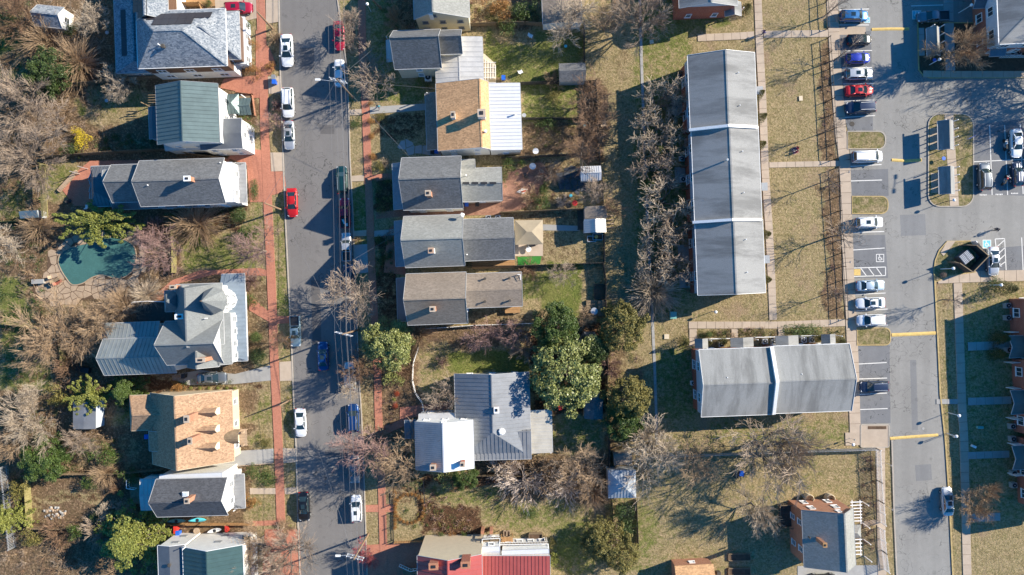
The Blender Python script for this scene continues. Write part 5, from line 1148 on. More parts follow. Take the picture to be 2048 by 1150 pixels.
def leaf_mesh(kind, var, mat):
    key = (kind, var, mat)
    if key in TM: return TM[key]
    rnd = np.random.RandomState(len(kind) * 100 + var * 13 + len(mat)); br = Branches()
    if kind == 'broad':       # lobed evergreen crown, radius 4, height 9
        br.seg((0, 0, -.1), (0, 0, 5), .24, .12, 7); lob = []
        for i in range(15):          # limbs, each carrying a spray of small leaf clusters
            a, h_ = rnd.uniform(0, 6.28), rnd.uniform(1.8, 7.6); R_ = 3.4 * math.sqrt(max(.06, 1 - ((h_ - 3.6) / 4.9) ** 2)) * rnd.uniform(.45, 1.12); c0 = np.array([R_ * math.cos(a), R_ * math.sin(a), h_])
            br.seg((0, 0, h_ * .5), tuple(c0 * .95), .07, .03, 4); ax = rnd.uniform(.7, 1.5)
            for k in range(14):
                d = rnd.normal(0, 1, 3); d /= np.linalg.norm(d); p = c0 + d * np.array([ax, 1.1, .8]) * rnd.uniform(.25, 1.0); lob.append((p[0], p[1], max(.6, p[2]), rnd.uniform(.22, .58)))
        for i in range(150):
            a, R_ = rnd.uniform(0, 6.28), 3.45 * rnd.uniform(0, 1) ** .5 * (1 + .10 * math.sin(3 * i)); h_ = 8.3 * math.sqrt(max(.05, 1 - (R_ / 3.9) ** 2)) * rnd.uniform(.72, 1.0); lob.append((R_ * math.cos(a), R_ * math.sin(a), h_, rnd.uniform(.25, .62)))
        n, size, base, sq = 230, .23, (3.8, 9.0), .8
    elif kind == 'conifer':   # drooping fronds, radius 4
        br.seg((0, 0, -.1), (0, 0, 7.6), .2, .05, 7); lob = []
        for i in range(100):
            h_ = rnd.uniform(1.2, 7.6); a = rnd.uniform(0, 6.28); L_ = (8.6 - h_) / 7.2 * 3.9 * rnd.uniform(.6, 1.05)
            for k in range(5):
                f = (k + 1) / 5; lob.append((L_ * f * math.cos(a) + rnd.normal(0, .12), L_ * f * math.sin(a) + rnd.normal(0, .12), h_ - .25 * f * f * L_ * .5, .5 - .22 * f))
            br.seg((0, 0, h_), (L_ * math.cos(a), L_ * math.sin(a), h_ - .12 * L_), .05, .02, 4)
        n, size, base, sq = 44, .22, (3.6, 8.5), .5
    elif kind == 'frond':     # spreading yellow-green juniper with long separate sprays, radius 4
        br.seg((0, 0, -.1), (0, 0, 2.4), .2, .12, 7); lob = []
        for i in range(20):
            a = i * 2.4; L_ = rnd.uniform(2.2, 4.2); h0 = rnd.uniform(1.8, 4.2)
            for k in range(8):
                f = (k + 1) / 8; sd_ = rnd.normal(0, .32 * f); lob.append((L_ * f * math.cos(a) - sd_ * math.sin(a), L_ * f * math.sin(a) + sd_ * math.cos(a), h0 + .5 * f, .46 - .2 * f))
            br.seg((0, 0, 1.6), (L_ * math.cos(a), L_ * math.sin(a), h0 + .4), .07, .02, 4)
        n, size, base, sq = 80, .22, (3.6, 5.0), .55
    elif kind == 'ball':      # clipped or rounded shrub, radius 1, height 1.5
        lob = [(rnd.normal(0, .22), rnd.normal(0, .22), .75 + rnd.normal(0, .15), rnd.uniform(.55, .78)) for i in range(9)]; n, size, base, sq = 260, .085, (1.0, 1.5), .95
    elif kind == 'loose':     # irregular leafy shrub radius 1.2
        lob = [(rnd.normal(0, .5), rnd.normal(0, .5), rnd.uniform(.3, 1.2), rnd.uniform(.2, .5)) for i in range(22)]; n, size, base, sq = 90, .10, (1.2, 1.6), .8
    elif kind == 'cone':      # arborvitae radius .9 height 4.2
        lob = [(0, 0, .25 + 3.7 * f, .85 * (1 - f) ** .75 + .08) for f in np.linspace(0, 1, 15)]; n, size, base, sq = 190, .10, (.9, 4.2), .6
    elif kind == 'hedge':     # 1 x 1 x 1 m block of leaf
        lob = [(x, y, .5 + rnd.normal(0, .06), .42) for x in (-.3, 0, .3) for y in (-.3, 0, .3)]; n, size, base, sq = 190, .075, (.5, 1.0), 1.1
    V = []
    for (x, y, z, r) in lob:
        m_ = max(14, int(n * r ** 1.6)) if kind == 'broad' else n; d = rnd.normal(0, 1, (m_, 3)); d /= np.linalg.norm(d, axis=1)[:, None]; rr = r * rnd.uniform(.72, 1.06, (m_, 1)); c = np.array([x, y, z]) + d * rr * np.array([1, 1, sq])
        nn = d * .55 + rnd.normal(0, .6, (m_, 3)) + np.array([0, 0, .35]); nn /= np.linalg.norm(nn, axis=1)[:, None]
        t = np.cross(nn, rnd.normal(0, 1, (m_, 3))); t /= np.linalg.norm(t, axis=1)[:, None]; b = np.cross(nn, t); s_ = size * rnd.uniform(.6, 1.25, (m_, 1))
        V.append(np.stack([c - t * s_ * .5, c + b * s_ * .32, c + t * s_ * .5 + nn * s_ * .1, c - b * s_ * .32], 1))
    V = np.concatenate(V).reshape(-1, 3); V[:, 2] = np.maximum(V[:, 2], .02); nq = len(V) // 4
    me = bpy.data.meshes.new('crown'); me.vertices.add(len(V)); me.vertices.foreach_set('co', V.astype(np.float32).ravel()); me.loops.add(nq * 4); me.loops.foreach_set('vertex_index', np.arange(nq * 4, dtype=np.int32)); me.polygons.add(nq); me.polygons.foreach_set('loop_start', np.arange(0, nq * 4, 4, dtype=np.int32)); me.polygons.foreach_set('loop_total', np.full(nq, 4, np.int32)); me.update(); me.materials.append(M[mat])
    TM[key] = (br.mesh('trunk', M['bark']) if br.v else None, me, base); return TM[key]
RT = random.Random(77)
CAT = {'bare': 'tree', 'fine': 'tree', 'crape': 'tree', 'slim': 'tree', 'shrub': 'shrub', 'burst': 'shrub', 'broad': 'tree', 'conifer': 'tree', 'frond': 'tree', 'ball': 'shrub', 'loose': 'shrub', 'cone': 'conifer', 'hedge': 'hedge'}
NAME = {'bare': 'bare_tree', 'fine': 'twiggy_tree', 'crape': 'crape_myrtle_tree', 'slim': 'young_tree', 'shrub': 'bare_shrub', 'burst': 'arching_shrub', 'broad': 'evergreen_tree', 'conifer': 'conifer_tree', 'frond': 'juniper_tree', 'ball': 'round_shrub', 'loose': 'leafy_shrub', 'cone': 'cone_conifer', 'hedge': 'hedge'}
NV = {'bare': 5, 'fine': 3, 'crape': 4, 'slim': 3, 'shrub': 3, 'burst': 2, 'broad': 2, 'conifer': 1, 'frond': 2, 'ball': 2, 'loose': 2, 'cone': 1, 'hedge': 1}
def plant(kind, px, py, r, h, mat, label, group=None, sx=1.0, ry=None, base=False, rz=None):
    """px, py: middle of the crown as seen (or of the foot when base=True); r crown radius in photo px; h metres"""
    var = RT.randrange(NV[kind])
    tr, cr, (R0, H0) = (leaf_mesh if kind in ('broad', 'conifer', 'frond', 'ball', 'loose', 'cone', 'hedge') else tree_meshes)(kind, var, mat)
    hc = 0 if base else h * (.6 if H0 > 3 else .4); x, y = W(px, py, hc); k = (1 - hc / H) / S; s_ = r * k / R0
    root = empty(NAME[kind], (x, y, 0), (RT.uniform(0, 6.28) if sx == 1.0 and ry is None else 0) if rz is None else rz, label=label, cat=CAT[kind], group=group)
    root.scale = (s_ * sx, s_ * (ry or 1.0), h / H0)
    if tr is None:
        bpy.data.objects.remove(root); o = inst(NAME[kind], cr, None, (x, y, 0), RT.uniform(0, 6.28) if sx == 1.0 and ry is None and rz is None else (rz or 0), scale=(s_ * sx, s_ * (ry or 1.0), h / H0), label=label, cat=CAT[kind], group=group); return o
    inst('trunk', tr, root); inst('crown', cr, root); return root

TREES = [
 # street trees, east kerb
 ('bare', 697, 45, 38, 7, 'twig_grey', 'bare street tree reaching over the crimson car at the top of the street'),
 ('bare', 745, 157, 54, 6.5, 'twig_grey', 'bare tree with pale forking limbs in the front yard below the shaded tan house'),
 ('shrub', 791, 35, 32, 3.2, 'twig_tan', 'dry brown leafed shrub in front of the top edge house'),
 ('bare', 706, 596, 62, 9, 'twig_grey', 'wide bare street tree over the lane above the crossarm pole'),
 ('bare', 700, 778, 24, 6, 'twig_pale', 'small pale twiggy tree over the silver car in shade'),
 ('fine', 715, 735, 30, 7, 'twig_brown', 'thin brown twigged street tree by the kerb beside the yellow-green evergreen'),
 ('bare', 742, 905, 62, 10, 'twig_rose', 'large rosy bare street tree over the parked grey car'),
 ('bare', 800, 930, 58, 9, 'twig_tan', 'large tan bare tree beside the rust-stained roof'),
 ('fine', 735, 1108, 26, 4, 'twig_red', 'small red twigged maple by the leaning street lamp pole'),
 # street trees, west
 ('bare', 512, 500, 50, 7.5, 'twig_rose', 'reddish bare tree over the west brick walk below the red sedan'),
 ('bare', 548, 245, 28, 5.5, 'twig_rose', 'small rosy bare tree between the white cars and the west brick walk'),
 ('bare', 558, 682, 24, 5, 'twig_brown', 'small bare tree on the verge behind the grey-blue pickup'),
 ('fine', 570, 1115, 62, 8, 'twig_grey', 'wide grey bare tree over the street at the bottom edge'),
 ('bare', 510, 1090, 40, 6.5, 'twig_tan', 'tan bare tree at the corner of the dark green metal roof'),
 ('bare', 500, 1140, 34, 7, 'twig_grey', 'grey bare tree over the green metal roof at the bottom edge'),
 ('shrub', 500, 560, 26, 3.0, 'twig_rose', 'reddish bare shrub over the turret porch roof'),
 # left yards
 ('bare', 238, 175, 36, 5, 'twig_pale', 'pale crinkled bare tree in the shaded yard beside the teal roofed house'),
 ('bare', 222, 150, 24, 4.5, 'twig_pale', 'small pale bare tree between the blue-grey roof and the big tan shrub'),
 ('burst', 88, 78, 50, 4.5, 'twig_tan', 'big tan arching shrub below the glazed shed'),
 ('burst', 150, 122, 48, 4.5, 'twig_tan', 'big tan arching shrub right of the dark evergreen'),
 ('broad', 95, 140, 46, 6, 'lf_dk', 'dark evergreen tree among tan brush at the upper left'),
 ('bare', 180, 40, 38, 6, 'twig_pale', 'bare pale tree between the glazed shed and the solar panelled roof'),
 ('loose', 140, 60, 18, 2.5, 'lf_box', 'green shrub at the corner of the glazed shed'),
 ('loose', 162, 272, 22, 2.2, 'lf_bright', 'brilliant yellow leafed shrub in the shaded yard'),
 ('loose', 142, 300, 20, 2.4, 'lf_dk', 'dark green shrub just below the brilliant yellow shrub'),
 ('fine', 30, 200, 66, 8, 'twig_grey', 'big grey bare tree at the left edge north of the pergola walk'),
 ('fine', 45, 320, 60, 8, 'twig_grey', 'big grey bare tree at the left edge beside the pergola walk'),
 ('bare', 100, 250, 50, 7, 'twig_grey', 'grey bare tree above the top of the pergola walk'),
 ('fine', 30, 30, 46, 7, 'twig_brown', 'brown twiggy tree in the top left corner'),
 ('loose', 10, 45, 34, 4, 'lf_dk', 'dark green thicket shrub in the top left corner'),
 ('bare', 10, 490, 48, 7, 'twig_pale', 'pale crooked bare tree at the left edge west of the pool'),
 ('burst', 72, 452, 30, 3.2, 'twig_tan', 'tan burst of whips at the foot of the slatted walk'),
 ('frond', 198, 446, 76, 5.0, 'lf_yel', 'bright yellow-green juniper spreading over the edge of the pool'),
 ('bare', 322, 505, 52, 7, 'twig_rose', 'purplish bare tree right of the pool'),
 ('shrub', 305, 458, 34, 4, 'twig_rose', 'rosy bare shrub between the long grey house and the pool'),
 ('burst', 388, 447, 46, 4.2, 'twig_tan', 'large tan arching shrub below the long grey house'),
 ('ball', 477, 430, 21, 2.2, 'lf_dk', 'clipped round green shrub near the front porch of the long grey house'),
 ('loose', 500, 463, 22, 3.0, 'lf_box', 'leafy green shrub casting an oval shade on the lawn'),
 ('loose', 348, 437, 16, 3.0, 'lf_box', 'green shrub tucked left of the large tan arching shrub'),
 ('fine', 112, 668, 76, 6.5, 'twig_tan', 'huge leaning tan bare tree below the pool patio'),
 ('fine', 198, 650, 58, 5.5, 'twig_tan', 'tan bare tree below the pool deck left of the metal roofed wing'),
 ('fine', 85, 690, 52, 6, 'twig_tan', 'drooping tan bare tree at the left west of the metal roofed wing'),
 ('burst', 245, 612, 38, 3, 'twig_tan', 'tan brush clump between pool and rear metal wing'),
 ('burst', 290, 590, 28, 2.5, 'twig_pale', 'pale brush clump by the curved brick path'),
 ('shrub', 140, 735, 36, 3.5, 'twig_brown', 'brown bare shrub left of the rear metal wing'),
 ('loose', 120, 792, 28, 3, 'lf_gold', 'olive gold leafy shrub left of the pale blue flat shed'),
 ('frond', 180, 790, 40, 4.5, 'lf_yel', 'yellow-green juniper above the pale blue flat shed'),
 ('conifer', 244, 785, 44, 5.5, 'lf_box', 'feathery green conifer touching the cedar shingled roof'),
 ('bare', 62, 785, 30, 5, 'twig_pale', 'small pale bare tree left of the olive gold shrub'),
 ('fine', 48, 850, 56, 6.5, 'twig_pale', 'pale dense bare tree at the left edge below mid height'),
 ('broad', 85, 918, 50, 5, 'lf_box', 'green evergreen above the picket fenced back garden'),
 ('fine', 20, 880, 46, 6, 'twig_tan', 'tan bare tree at the left edge above the leaning trellis fence'),
 ('fine', 158, 885, 32, 4.5, 'twig_grey', 'grey bare thicket tree above the fenced back garden'),
 ('loose', 212, 912, 26, 3.5, 'lf_box', 'bright green leafy tree west of the cedar shingled house drive'),
 ('burst', 207, 948, 24, 2.6, 'twig_tan', 'tan arching shrub over the top fence of the back garden'),
 ('loose', 178, 965, 18, 2.6, 'lf_box', 'dark green shrub inside the fenced back garden'),
 ('shrub', 230, 980, 15, 2.0, 'twig_brown', 'small round brown shrub by the rear deck of the charcoal roofed house'),
 ('loose', 262, 953, 20, 2.6, 'lf_box', 'grey-green shrub at the corner of the charcoal roofed house'),
 ('bare', 212, 1018, 22, 3, 'twig_pale', 'little pale bare tree at the end of the fenced garden'),
 ('bare', 248, 1018, 20, 3, 'twig_grey', 'little grey bare tree nearest the rear deck of the charcoal roofed house'),
 ('conifer', 252, 1086, 88, 8.5, 'lf_yel', 'large olive-yellow conifer above the bottom edge left of the white gabled house'),
 ('conifer', 2, 1045, 38, 8, 'lf_yel', 'olive conifer half out of the photo at the lower left edge'),
 ('loose', 40, 978, 24, 4, 'lf_gold', 'gold-green shrub between trellis and picket fence'),
 ('shrub', 190, 1065, 40, 3.5, 'twig_grey', 'grey bare shrub left of the large olive-yellow conifer'),
 ('loose', 155, 1060, 18, 3, 'lf_box', 'green shrub under the bottom fence of the back garden'),
 ('shrub', 110, 1070, 40, 3, 'twig_brown', 'brown bare shrub below the fenced back garden'),
 ('loose', 65, 1075, 24, 3, 'lf_gold', 'olive shrub below the left end of the picket fence'),
 ('loose', 195, 1030, 16, 1.8, 'lf_box', 'small green shrub beside the rock heap'),
 # bushes along the west walk
 ('loose', 490, 55, 15, 2.2, 'lf_box', 'grey-green shrub at the corner of the solar roofed house nearest the drive'),
 ('loose', 502, 88, 15, 1.8, 'lf_or', 'orange tinged round shrub by the glazed porch of the solar roofed house'),
 ('loose', 505, 140, 19, 1.9, 'lf_or', 'orange-green shrub at the corner by the brick terrace'),
 ('loose', 488, 248, 22, 2.2, 'lf_box', 'rounded green shrub in front of the teal roofed house'),
 ('loose', 540, 133, 13, 1.5, 'lf_or', 'orange shrub on the kerb verge between the two white cars'),
 ('shrub', 549, 75, 22, 1.5, 'twig_tan', 'low straw coloured shrub on the verge left of the top white sedan'),
 ('shrub', 555, 210, 18, 2, 'twig_rose', 'rosy shrub on the verge beside the white estate car'),
 ('ball', 515, 713, 21, 2.2, 'lf_dk', 'dense dark round boxwood at the porch corner of the Victorian house'),
 ('ball', 512, 675, 15, 1.8, 'lf_box', 'green boxwood above the dense dark one at the Victorian porch'),
 ('loose', 505, 600, 14, 1.8, 'lf_box', 'green shrub outside the turret side of the porch'),
 ('loose', 500, 1004, 17, 1.8, 'lf_or', 'orange-green shrub in front of the charcoal roofed house'),
 ('loose', 503, 940, 13, 1.3, 'lf_box', 'green shrub at the front corner of the charcoal roofed house'),
 ('loose', 528, 955, 24, 1.3, 'lf_box', 'broad green shrub beside the west brick walk above the concrete path'),
 ('loose', 530, 883, 15, 1.3, 'lf_gold', 'yellowish shrub beside the west brick walk above the stone drive'),
 ('shrub', 570, 1055, 24, 1.3, 'twig_tan', 'low grassy tan shrub on the verge below the black sedan'),
 ('loose', 355, 768, 17, 1.5, 'lf_or', 'orange-brown shrub below the grey estate car in the drive'),
 ('loose', 418, 8, 10, 2.2, 'lf_box', 'green shrub at the garden gate left of the red car in the drive'),
 # east front yards
 ('ball', 741, 207, 6, 1.1, 'lf_or', 'small round orange-leaved shrub by the long concrete front path'),
 ('ball', 742, 243, 8, 1.2, 'lf_or', 'round orange shrub below the concrete front path on the east walk'),
 ('ball', 743, 272, 8, 1.2, 'lf_or', 'second round orange shrub down the east brick walk'),
 ('ball', 745, 312, 9, 1.4, 'lf_or', 'larger orange shrub beside the slab front yard'),
 ('loose', 757, 333, 16, 1.6, 'lf_gold', 'yellow and grey shrub left of the dark grey house'),
 ('shrub', 768, 325, 14, 1.6, 'twig_pale', 'pale spiky shrub left of the dark grey house'),
 ('loose', 712, 245, 13, 1.0, 'lf_box', 'low green shrub on the kerb strip below the front path stub'),
 ('loose', 765, 235, 12, .8, 'lf_gold', 'low yellow plants edging the concrete front path'),
 ('loose', 840, 160, 10, 1.1, 'lf_yel', 'yellowish round shrub by the white air conditioner'),
 ('loose', 852, 172, 9, 1.0, 'lf_box', 'green round shrub below the yellowish one by the white air conditioner'),
 ('shrub', 714, 480, 10, 1.2, 'twig_tan', 'tiny tan shrub on the shaded kerb strip'),
 ('broad', 775, 690, 54, 8, 'lf_mag', 'broad yellow-green evergreen tree beside the east brick walk'),
 ('loose', 785, 748, 24, 4, 'lf_mag', 'lower lobe shrub of evergreen below the broad yellow-green tree'),
 ('shrub', 808, 745, 30, 3.2, 'twig_brown', 'brown bare shrub left of the white curving fence'),
 ('burst', 835, 668, 34, 5, 'twig_tan', 'tan vine-like tangle at the head of the white curving fence'),
 ('shrub', 885, 725, 15, 2.2, 'twig_rose', 'small rosy shrub on the lawn right of the white curving fence'),
 ('ball', 794, 787, 7, .8, 'lf_red', 'upper red leafed shrub in the front bed'),
 ('ball', 791, 812, 7, .8, 'lf_red', 'lower red leafed shrub in the front bed'),
 ('ball', 788, 799, 5, .6, 'lf_yel', 'small lime shrub between the two red leafed ones'),
 ('shrub', 752, 880, 34, 1.5, 'twig_tan', 'straw coloured low brush under the rosy street tree'),
 # east back yards
 ('bare', 885, 790, 36, 5, 'twig_grey', 'grey bare tree over the corner of the charcoal metal roof'),
 ('bare', 955, 678, 40, 5, 'twig_rose', 'pinkish bare tree in the yard below the brown roof'),
 ('bare', 1022, 668, 32, 5, 'twig_rose', 'rosy bare tree left of the grey-green evergreen'),
 ('shrub', 1045, 700, 32, 4, 'twig_grey', 'dark grey bare shrub between pinkish tree and magnolia'),
 ('broad', 1112, 655, 50, 8, 'lf_box', 'grey-green evergreen tree above the magnolia'),
 ('broad', 1132, 745, 76, 10, 'lf_mag', 'big glossy magnolia shading the charcoal metal roof'),
 ('broad', 1247, 660, 50, 8, 'lf_gold', 'golden green evergreen tree beside the alley'),
 ('broad', 1190, 700, 34, 6, 'lf_dk', 'dark evergreen in shade by the tarpaulin tent'),
 ('broad', 1258, 800, 46, 8, 'lf_gold', 'golden evergreen tree by the alley right of the dark weathered shed'),
 ('broad', 1250, 850, 40, 7, 'lf_box', 'green evergreen overlapping the golden alley tree'),
 ('shrub', 1222, 735, 28, 4, 'twig_rose', 'rosy bare shrub between the two golden alley evergreens'),
 ('bare', 1168, 635, 22, 4, 'twig_tan', 'small tan bare tree by the low wooden platforms'),
 ('loose', 820, 1110 - 150, 20, 2.0, 'lf_dk', 'dark green shrub at the foot of the rust-stained roof house'),
 ('loose', 890, 950, 30, 3.0, 'lf_mag', 'bright leafy bush along the south wall of the white roofed gable'),
 ('broad', 930, 955, 28, 4.5, 'lf_box', 'green evergreen at the south corner of the white roofed gable'),
 ('bare', 902, 962, 12, 2.5, 'twig_pale', 'tiny pale bare tree in the dark front garden'),
 ('shrub', 1010, 940, 44, 4, 'lf_white', 'pale blossoming shrub nearest the charcoal metal roof'),
 ('shrub', 1045, 965, 58, 5, 'lf_white', 'large pale budding shrub in the long hedgerow'),
 ('shrub', 1090, 955, 54, 5, 'twig_tan', 'tan twiggy shrub in the middle of the long hedgerow'),
 ('shrub', 1130, 975, 50, 4.5, 'lf_white', 'pale pinkish shrub in the right half of the long hedgerow'),
 ('bare', 1160, 935, 52, 6, 'twig_tan', 'brown bare tree above the pyramid roofed shed hedgerow'),
 ('burst', 1185, 985, 34, 4, 'twig_tan', 'tan arching shrub left of the pyramid roofed shed'),
 ('loose', 1242, 1020, 24, 3.5, 'lf_dk', 'dark evergreen hedge shrub directly below the pyramid roofed shed'),
 ('loose', 1246, 1055, 24, 3.5, 'lf_dk', 'dark evergreen hedge shrub, lower one below the pyramid roofed shed'),
 ('broad', 1208, 1085, 44, 6, 'lf_gold', 'gold and brown evergreen near the garden fence at the bottom'),
 ('broad', 1244, 1110, 40, 6, 'lf_gold', 'mottled gold tree at the bottom edge left of the lawn'),
 ('bare', 1225, 1080, 22, 5, 'twig_rose', 'rosy bare tree inside the gold evergreens'),
 ('loose', 1106, 1115, 14, 3.0, 'lf_yel', 'narrow lime evergreen at the corner of the red metal roof'),
 ('loose', 1104, 1085, 12, 2.4, 'lf_gold', 'narrow gold shrub beside the white roof deck'),
 ('loose', 885, 1071, 9, 1.2, 'lf_box', 'left green shrub against the tall cream wall'), ('shrub', 905, 1074, 12, 1.3, 'lf_or', 'middle russet shrub against the tall cream wall'), ('loose', 928, 1069, 8, 1.2, 'lf_box', 'right green shrub against the tall cream wall'),
 ('fine', 1290, 32, 62, 9, 'twig_grey', 'large round grey twiggy tree at the head of the alley'),
 ('bare', 1150, 28, 58, 8, 'twig_pale', 'pale sprawling bare tree over the flat garage roof'),
 ('bare', 1215, 40, 40, 7, 'twig_tan', 'sparse tan bare tree beside the flat garage'),
 ('shrub', 1107, 158, 25, 3.4, 'twig_tan', 'fuzzy tan oval shrub left of the grey gabled shed'),
 ('bare', 1180, 195, 46, 6, 'twig_brown', 'brown bare tree on the alley below the grey gabled shed'),
 ('bare', 1190, 250, 42, 6, 'twig_brown', 'dark brown bare tree halfway down the alley fence'),
 ('bare', 1165, 300, 44, 6, 'twig_brown', 'brown bare tree above the small white ribbed shed'),
 ('loose', 1095, 245, 22, 2.0, 'lf_box', 'grey-green shrub at the fence of the green back yard'),
 ('loose', 1110, 195, 20, 1.8, 'lf_gold', 'pale olive shrub in the sunny green back yard'),
 ('shrub', 1100, 345, 31, 3.2, 'twig_grey', 'round grey fuzzy shrub in the brick patio yard'),
 ('shrub', 1062, 392, 28, 3, 'twig_tan', 'tan fuzzy shrub beside the brick patio'),
 ('loose', 1085, 405, 22, 2.2, 'lf_box', 'greenish shrub by the lower fence of the patio yard'),
 ('loose', 1018, 328, 17, 2.0, 'lf_box', 'large leafy green shrub at the top of the brick patio'),
 ('loose', 1009, 355, 12, 1.8, 'lf_box', 'narrow green shrub against the rear wall by the brick patio'),
 ('loose', 1044, 326, 9, 1.5, 'lf_box', 'round green shrub second from the house on the patio fence'),
 ('loose', 1087, 376, 12, 1.8, 'lf_box', 'dark leafy shrub below the round grey fuzzy shrub'),
 ('shrub', 1128, 405, 20, 2.0, 'lf_white', 'cream speckled shrub by the slate patio'),
 ('bare', 1190, 385, 30, 5, 'twig_grey', 'grey bare tree between white shed and moss-brown shed'),
 ('bare', 1222, 415, 24, 5, 'twig_brown', 'thin brown bare tree leaning over the alley beside the sheds'),
 ('shrub', 1058, 540, 28, 2, 'twig_brown', 'brown shrub on the fence below the green turf mat'),
 ('bare', 1122, 548, 30, 4, 'twig_grey', 'grey bare shrubby tree along the fence of the vivid green lawn'),
 ('loose', 1015, 60, 22, 2.5, 'lf_box', 'green shrub row beside the fence of the tan metal roofed house'),
 ('loose', 1000, 15, 26, 3.0, 'lf_or', 'russet shrub at the top edge beyond the pale green roof'),
 ('loose', 1050, 20, 26, 3.0, 'lf_box', 'green shrub at the top edge left of the flat garage'),
 # crape myrtles beside the long townhouse row
 ('crape', 1318, 205, 46, 5.5, 'twig_pale', 'pale crape myrtle uppermost beside the long townhouse row'),
 ('crape', 1350, 190, 30, 5, 'twig_pale', 'pale crape myrtle touching the upper patios of the long row'),
 ('crape', 1295, 270, 46, 5.5, 'twig_pale', 'pale crape myrtle leaning over the alley footpath'),
 ('crape', 1340, 290, 40, 5.5, 'twig_pale', 'pale crape myrtle above the ivy covered one'),
 ('crape', 1335, 400, 54, 6, 'twig_pale', 'wide pale crape myrtle in the middle of the long row'),
 ('crape', 1318, 470, 46, 5.5, 'twig_pale', 'pale crape myrtle below the middle of the long row'),
 ('crape', 1312, 530, 46, 5.5, 'twig_pale', 'pale crape myrtle second from the bottom of the long row'),
 ('crape', 1300, 335, 42, 5.5, 'twig_grey', 'greyer crape myrtle filling the gap beside the second ivy mass'),
 ('crape', 1350, 455, 36, 5.5, 'twig_grey', 'greyer crape myrtle nearest the middle patios of the long row'),
 ('crape', 1345, 535, 38, 5.5, 'twig_grey', 'greyer crape myrtle nearest the lower patios of the long row'),
 ('burst', 1308, 585, 46, 5, 'twig_pale', 'drooping pale tree lowest beside the long townhouse row'),
 ('conifer', 1318, 300, 24, 4.5, 'lf_yel', 'ivy covered olive-green trunk mass among the crape myrtles'),
 ('conifer', 1302, 368, 24, 3.5, 'lf_yel', 'second olive-green ivy mass among the crape myrtles'),
 # court
 ('slim', 1690, 105, 30, 6.5, 'twig_grey', 'thin bare tree over the black and blue parked cars'),
 ('slim', 1684, 470, 42, 7, 'twig_grey', 'thin bare tree over the walk above the empty disabled bay'),
 ('slim', 1672, 12, 30, 7, 'twig_grey', 'thin bare tree over the walk at the top edge'),
 ('slim', 1658, 360, 26, 7, 'twig_grey', 'thin bare tree on a mulch ring below the crosswalk path'),
 ('slim', 1666, 255, 22, 7, 'twig_grey', 'thin bare tree on the court lawn above the path'),
 ('slim', 1676, 588, 22, 6.5, 'twig_grey', 'thin bare tree on a mulch ring near the lower townhouses'),
 ('slim', 1912, 600, 26, 6, 'twig_grey', 'thin bare tree by the kerb casting a branching shade on the road'),
 ('fine', 1928, 92, 54, 8, 'twig_tan', 'dense round tan twigged tree in the top right bed'),
 ('shrub', 1968, 75, 28, 5, 'twig_rose', 'smaller rosy twigged tree against the apartment wall'),
 ('fine', 1978, 980, 26, 5, 'twig_tan', 'small tan bare tree in the shaded lawn at the right'),
 ('fine', 1952, 1015, 36, 5, 'twig_tan', 'tan arching tree over the right footpath behind the moving white sedan'),
 ('ball', 1886, 550, 7, 1.2, 'lf_pink', 'round dry shrub beside the bin enclosure'),
 # bottom right garden
 ('bare', 1300, 905, 68, 8.5, 'twig_pale', 'large pale bare tree above the pyramid roofed shed'),
 ('fine', 1290, 885, 40, 7, 'twig_pale', 'dense pale twig tree at the end of the alley'),
 ('bare', 1540, 905, 86, 12, 'twig_grey', 'very large grey bare tree over the trellis fence of the lawn'),
 ('fine', 1580, 900, 54, 10, 'twig_grey', 'grey twigged tree right of the very large one'),
 ('bare', 1395, 930, 44, 8, 'twig_tan', 'bare tree casting long limbs of shade across the lawn'),
 ('fine', 1520, 1022, 46, 7, 'twig_pale', 'pale whip-branched tree west of the lower right brick house'),
]
CON = [('cone', 1522, 186, 12, 4.2, 'lf_cone', 'cone evergreen first from the top along the long row entrance side'), ('cone', 1527, 232, 12, 4.2, 'lf_cone', 'cone evergreen second from the top along the long row entrance side'), ('cone', 1526, 287, 11, 3.6, 'lf_cone', 'cone evergreen third from the top along the long row entrance side'),
 ('cone', 1535, 468, 12, 4.2, 'lf_cone', 'cone evergreen fourth from the top along the long row entrance side'), ('cone', 1537, 559, 11, 3.6, 'lf_cone', 'cone evergreen lowest along the long row entrance side'), ('cone', 1496, 14, 14, 3, 'lf_cone', 'cone evergreen beside the porch at the top edge'),
 ('cone', 1372, 684, 13, 3.4, 'lf_cone', 'dark cone evergreen at the brick corner of the crosswise townhouses'), ('cone', 1420, 685, 9, 2.6, 'lf_cone', 'small golden cone evergreen by the first porch roof'), ('cone', 1448, 683, 12, 2.8, 'lf_cone', 'golden cone evergreen between the first two porch roofs'),
 ('cone', 1639, 675, 13, 3.0, 'lf_cone', 'dark gold cone evergreen right of the clipped hedge'), ('cone', 1684, 682, 13, 3.0, 'lf_cone', 'cone evergreen at the right end of the crosswise townhouses'), ('ball', 1417, 668, 9, 1.4, 'lf_box', 'round green shrub above the small golden cone'),
 ('cone', 2008, 677, 17, 4.2, 'lf_cone', 'upper tall cone evergreen by the teal porch at the right edge'), ('cone', 2004, 709, 16, 4.0, 'lf_cone', 'lower tall cone evergreen by the teal porch at the right edge'), ('cone', 2024, 577, 18, 4.2, 'lf_cone', 'tall cone evergreen at the corner of the right edge townhouses'), ('loose', 1990, 567, 18, 1.2, 'lf_box', 'low green hedge shrub by the walk at the right')]
for a in TREES + CON: plant(*a, **({'sx': 1.0, 'ry': .62} if a[0] == 'frond' and a[1] == 198 else {}))
plant('hedge', 1605, 661, 10, 1.3, 'lf_box', 'long clipped green hedge on the north side of the crosswise townhouses', sx=3.1, rz=R(1))
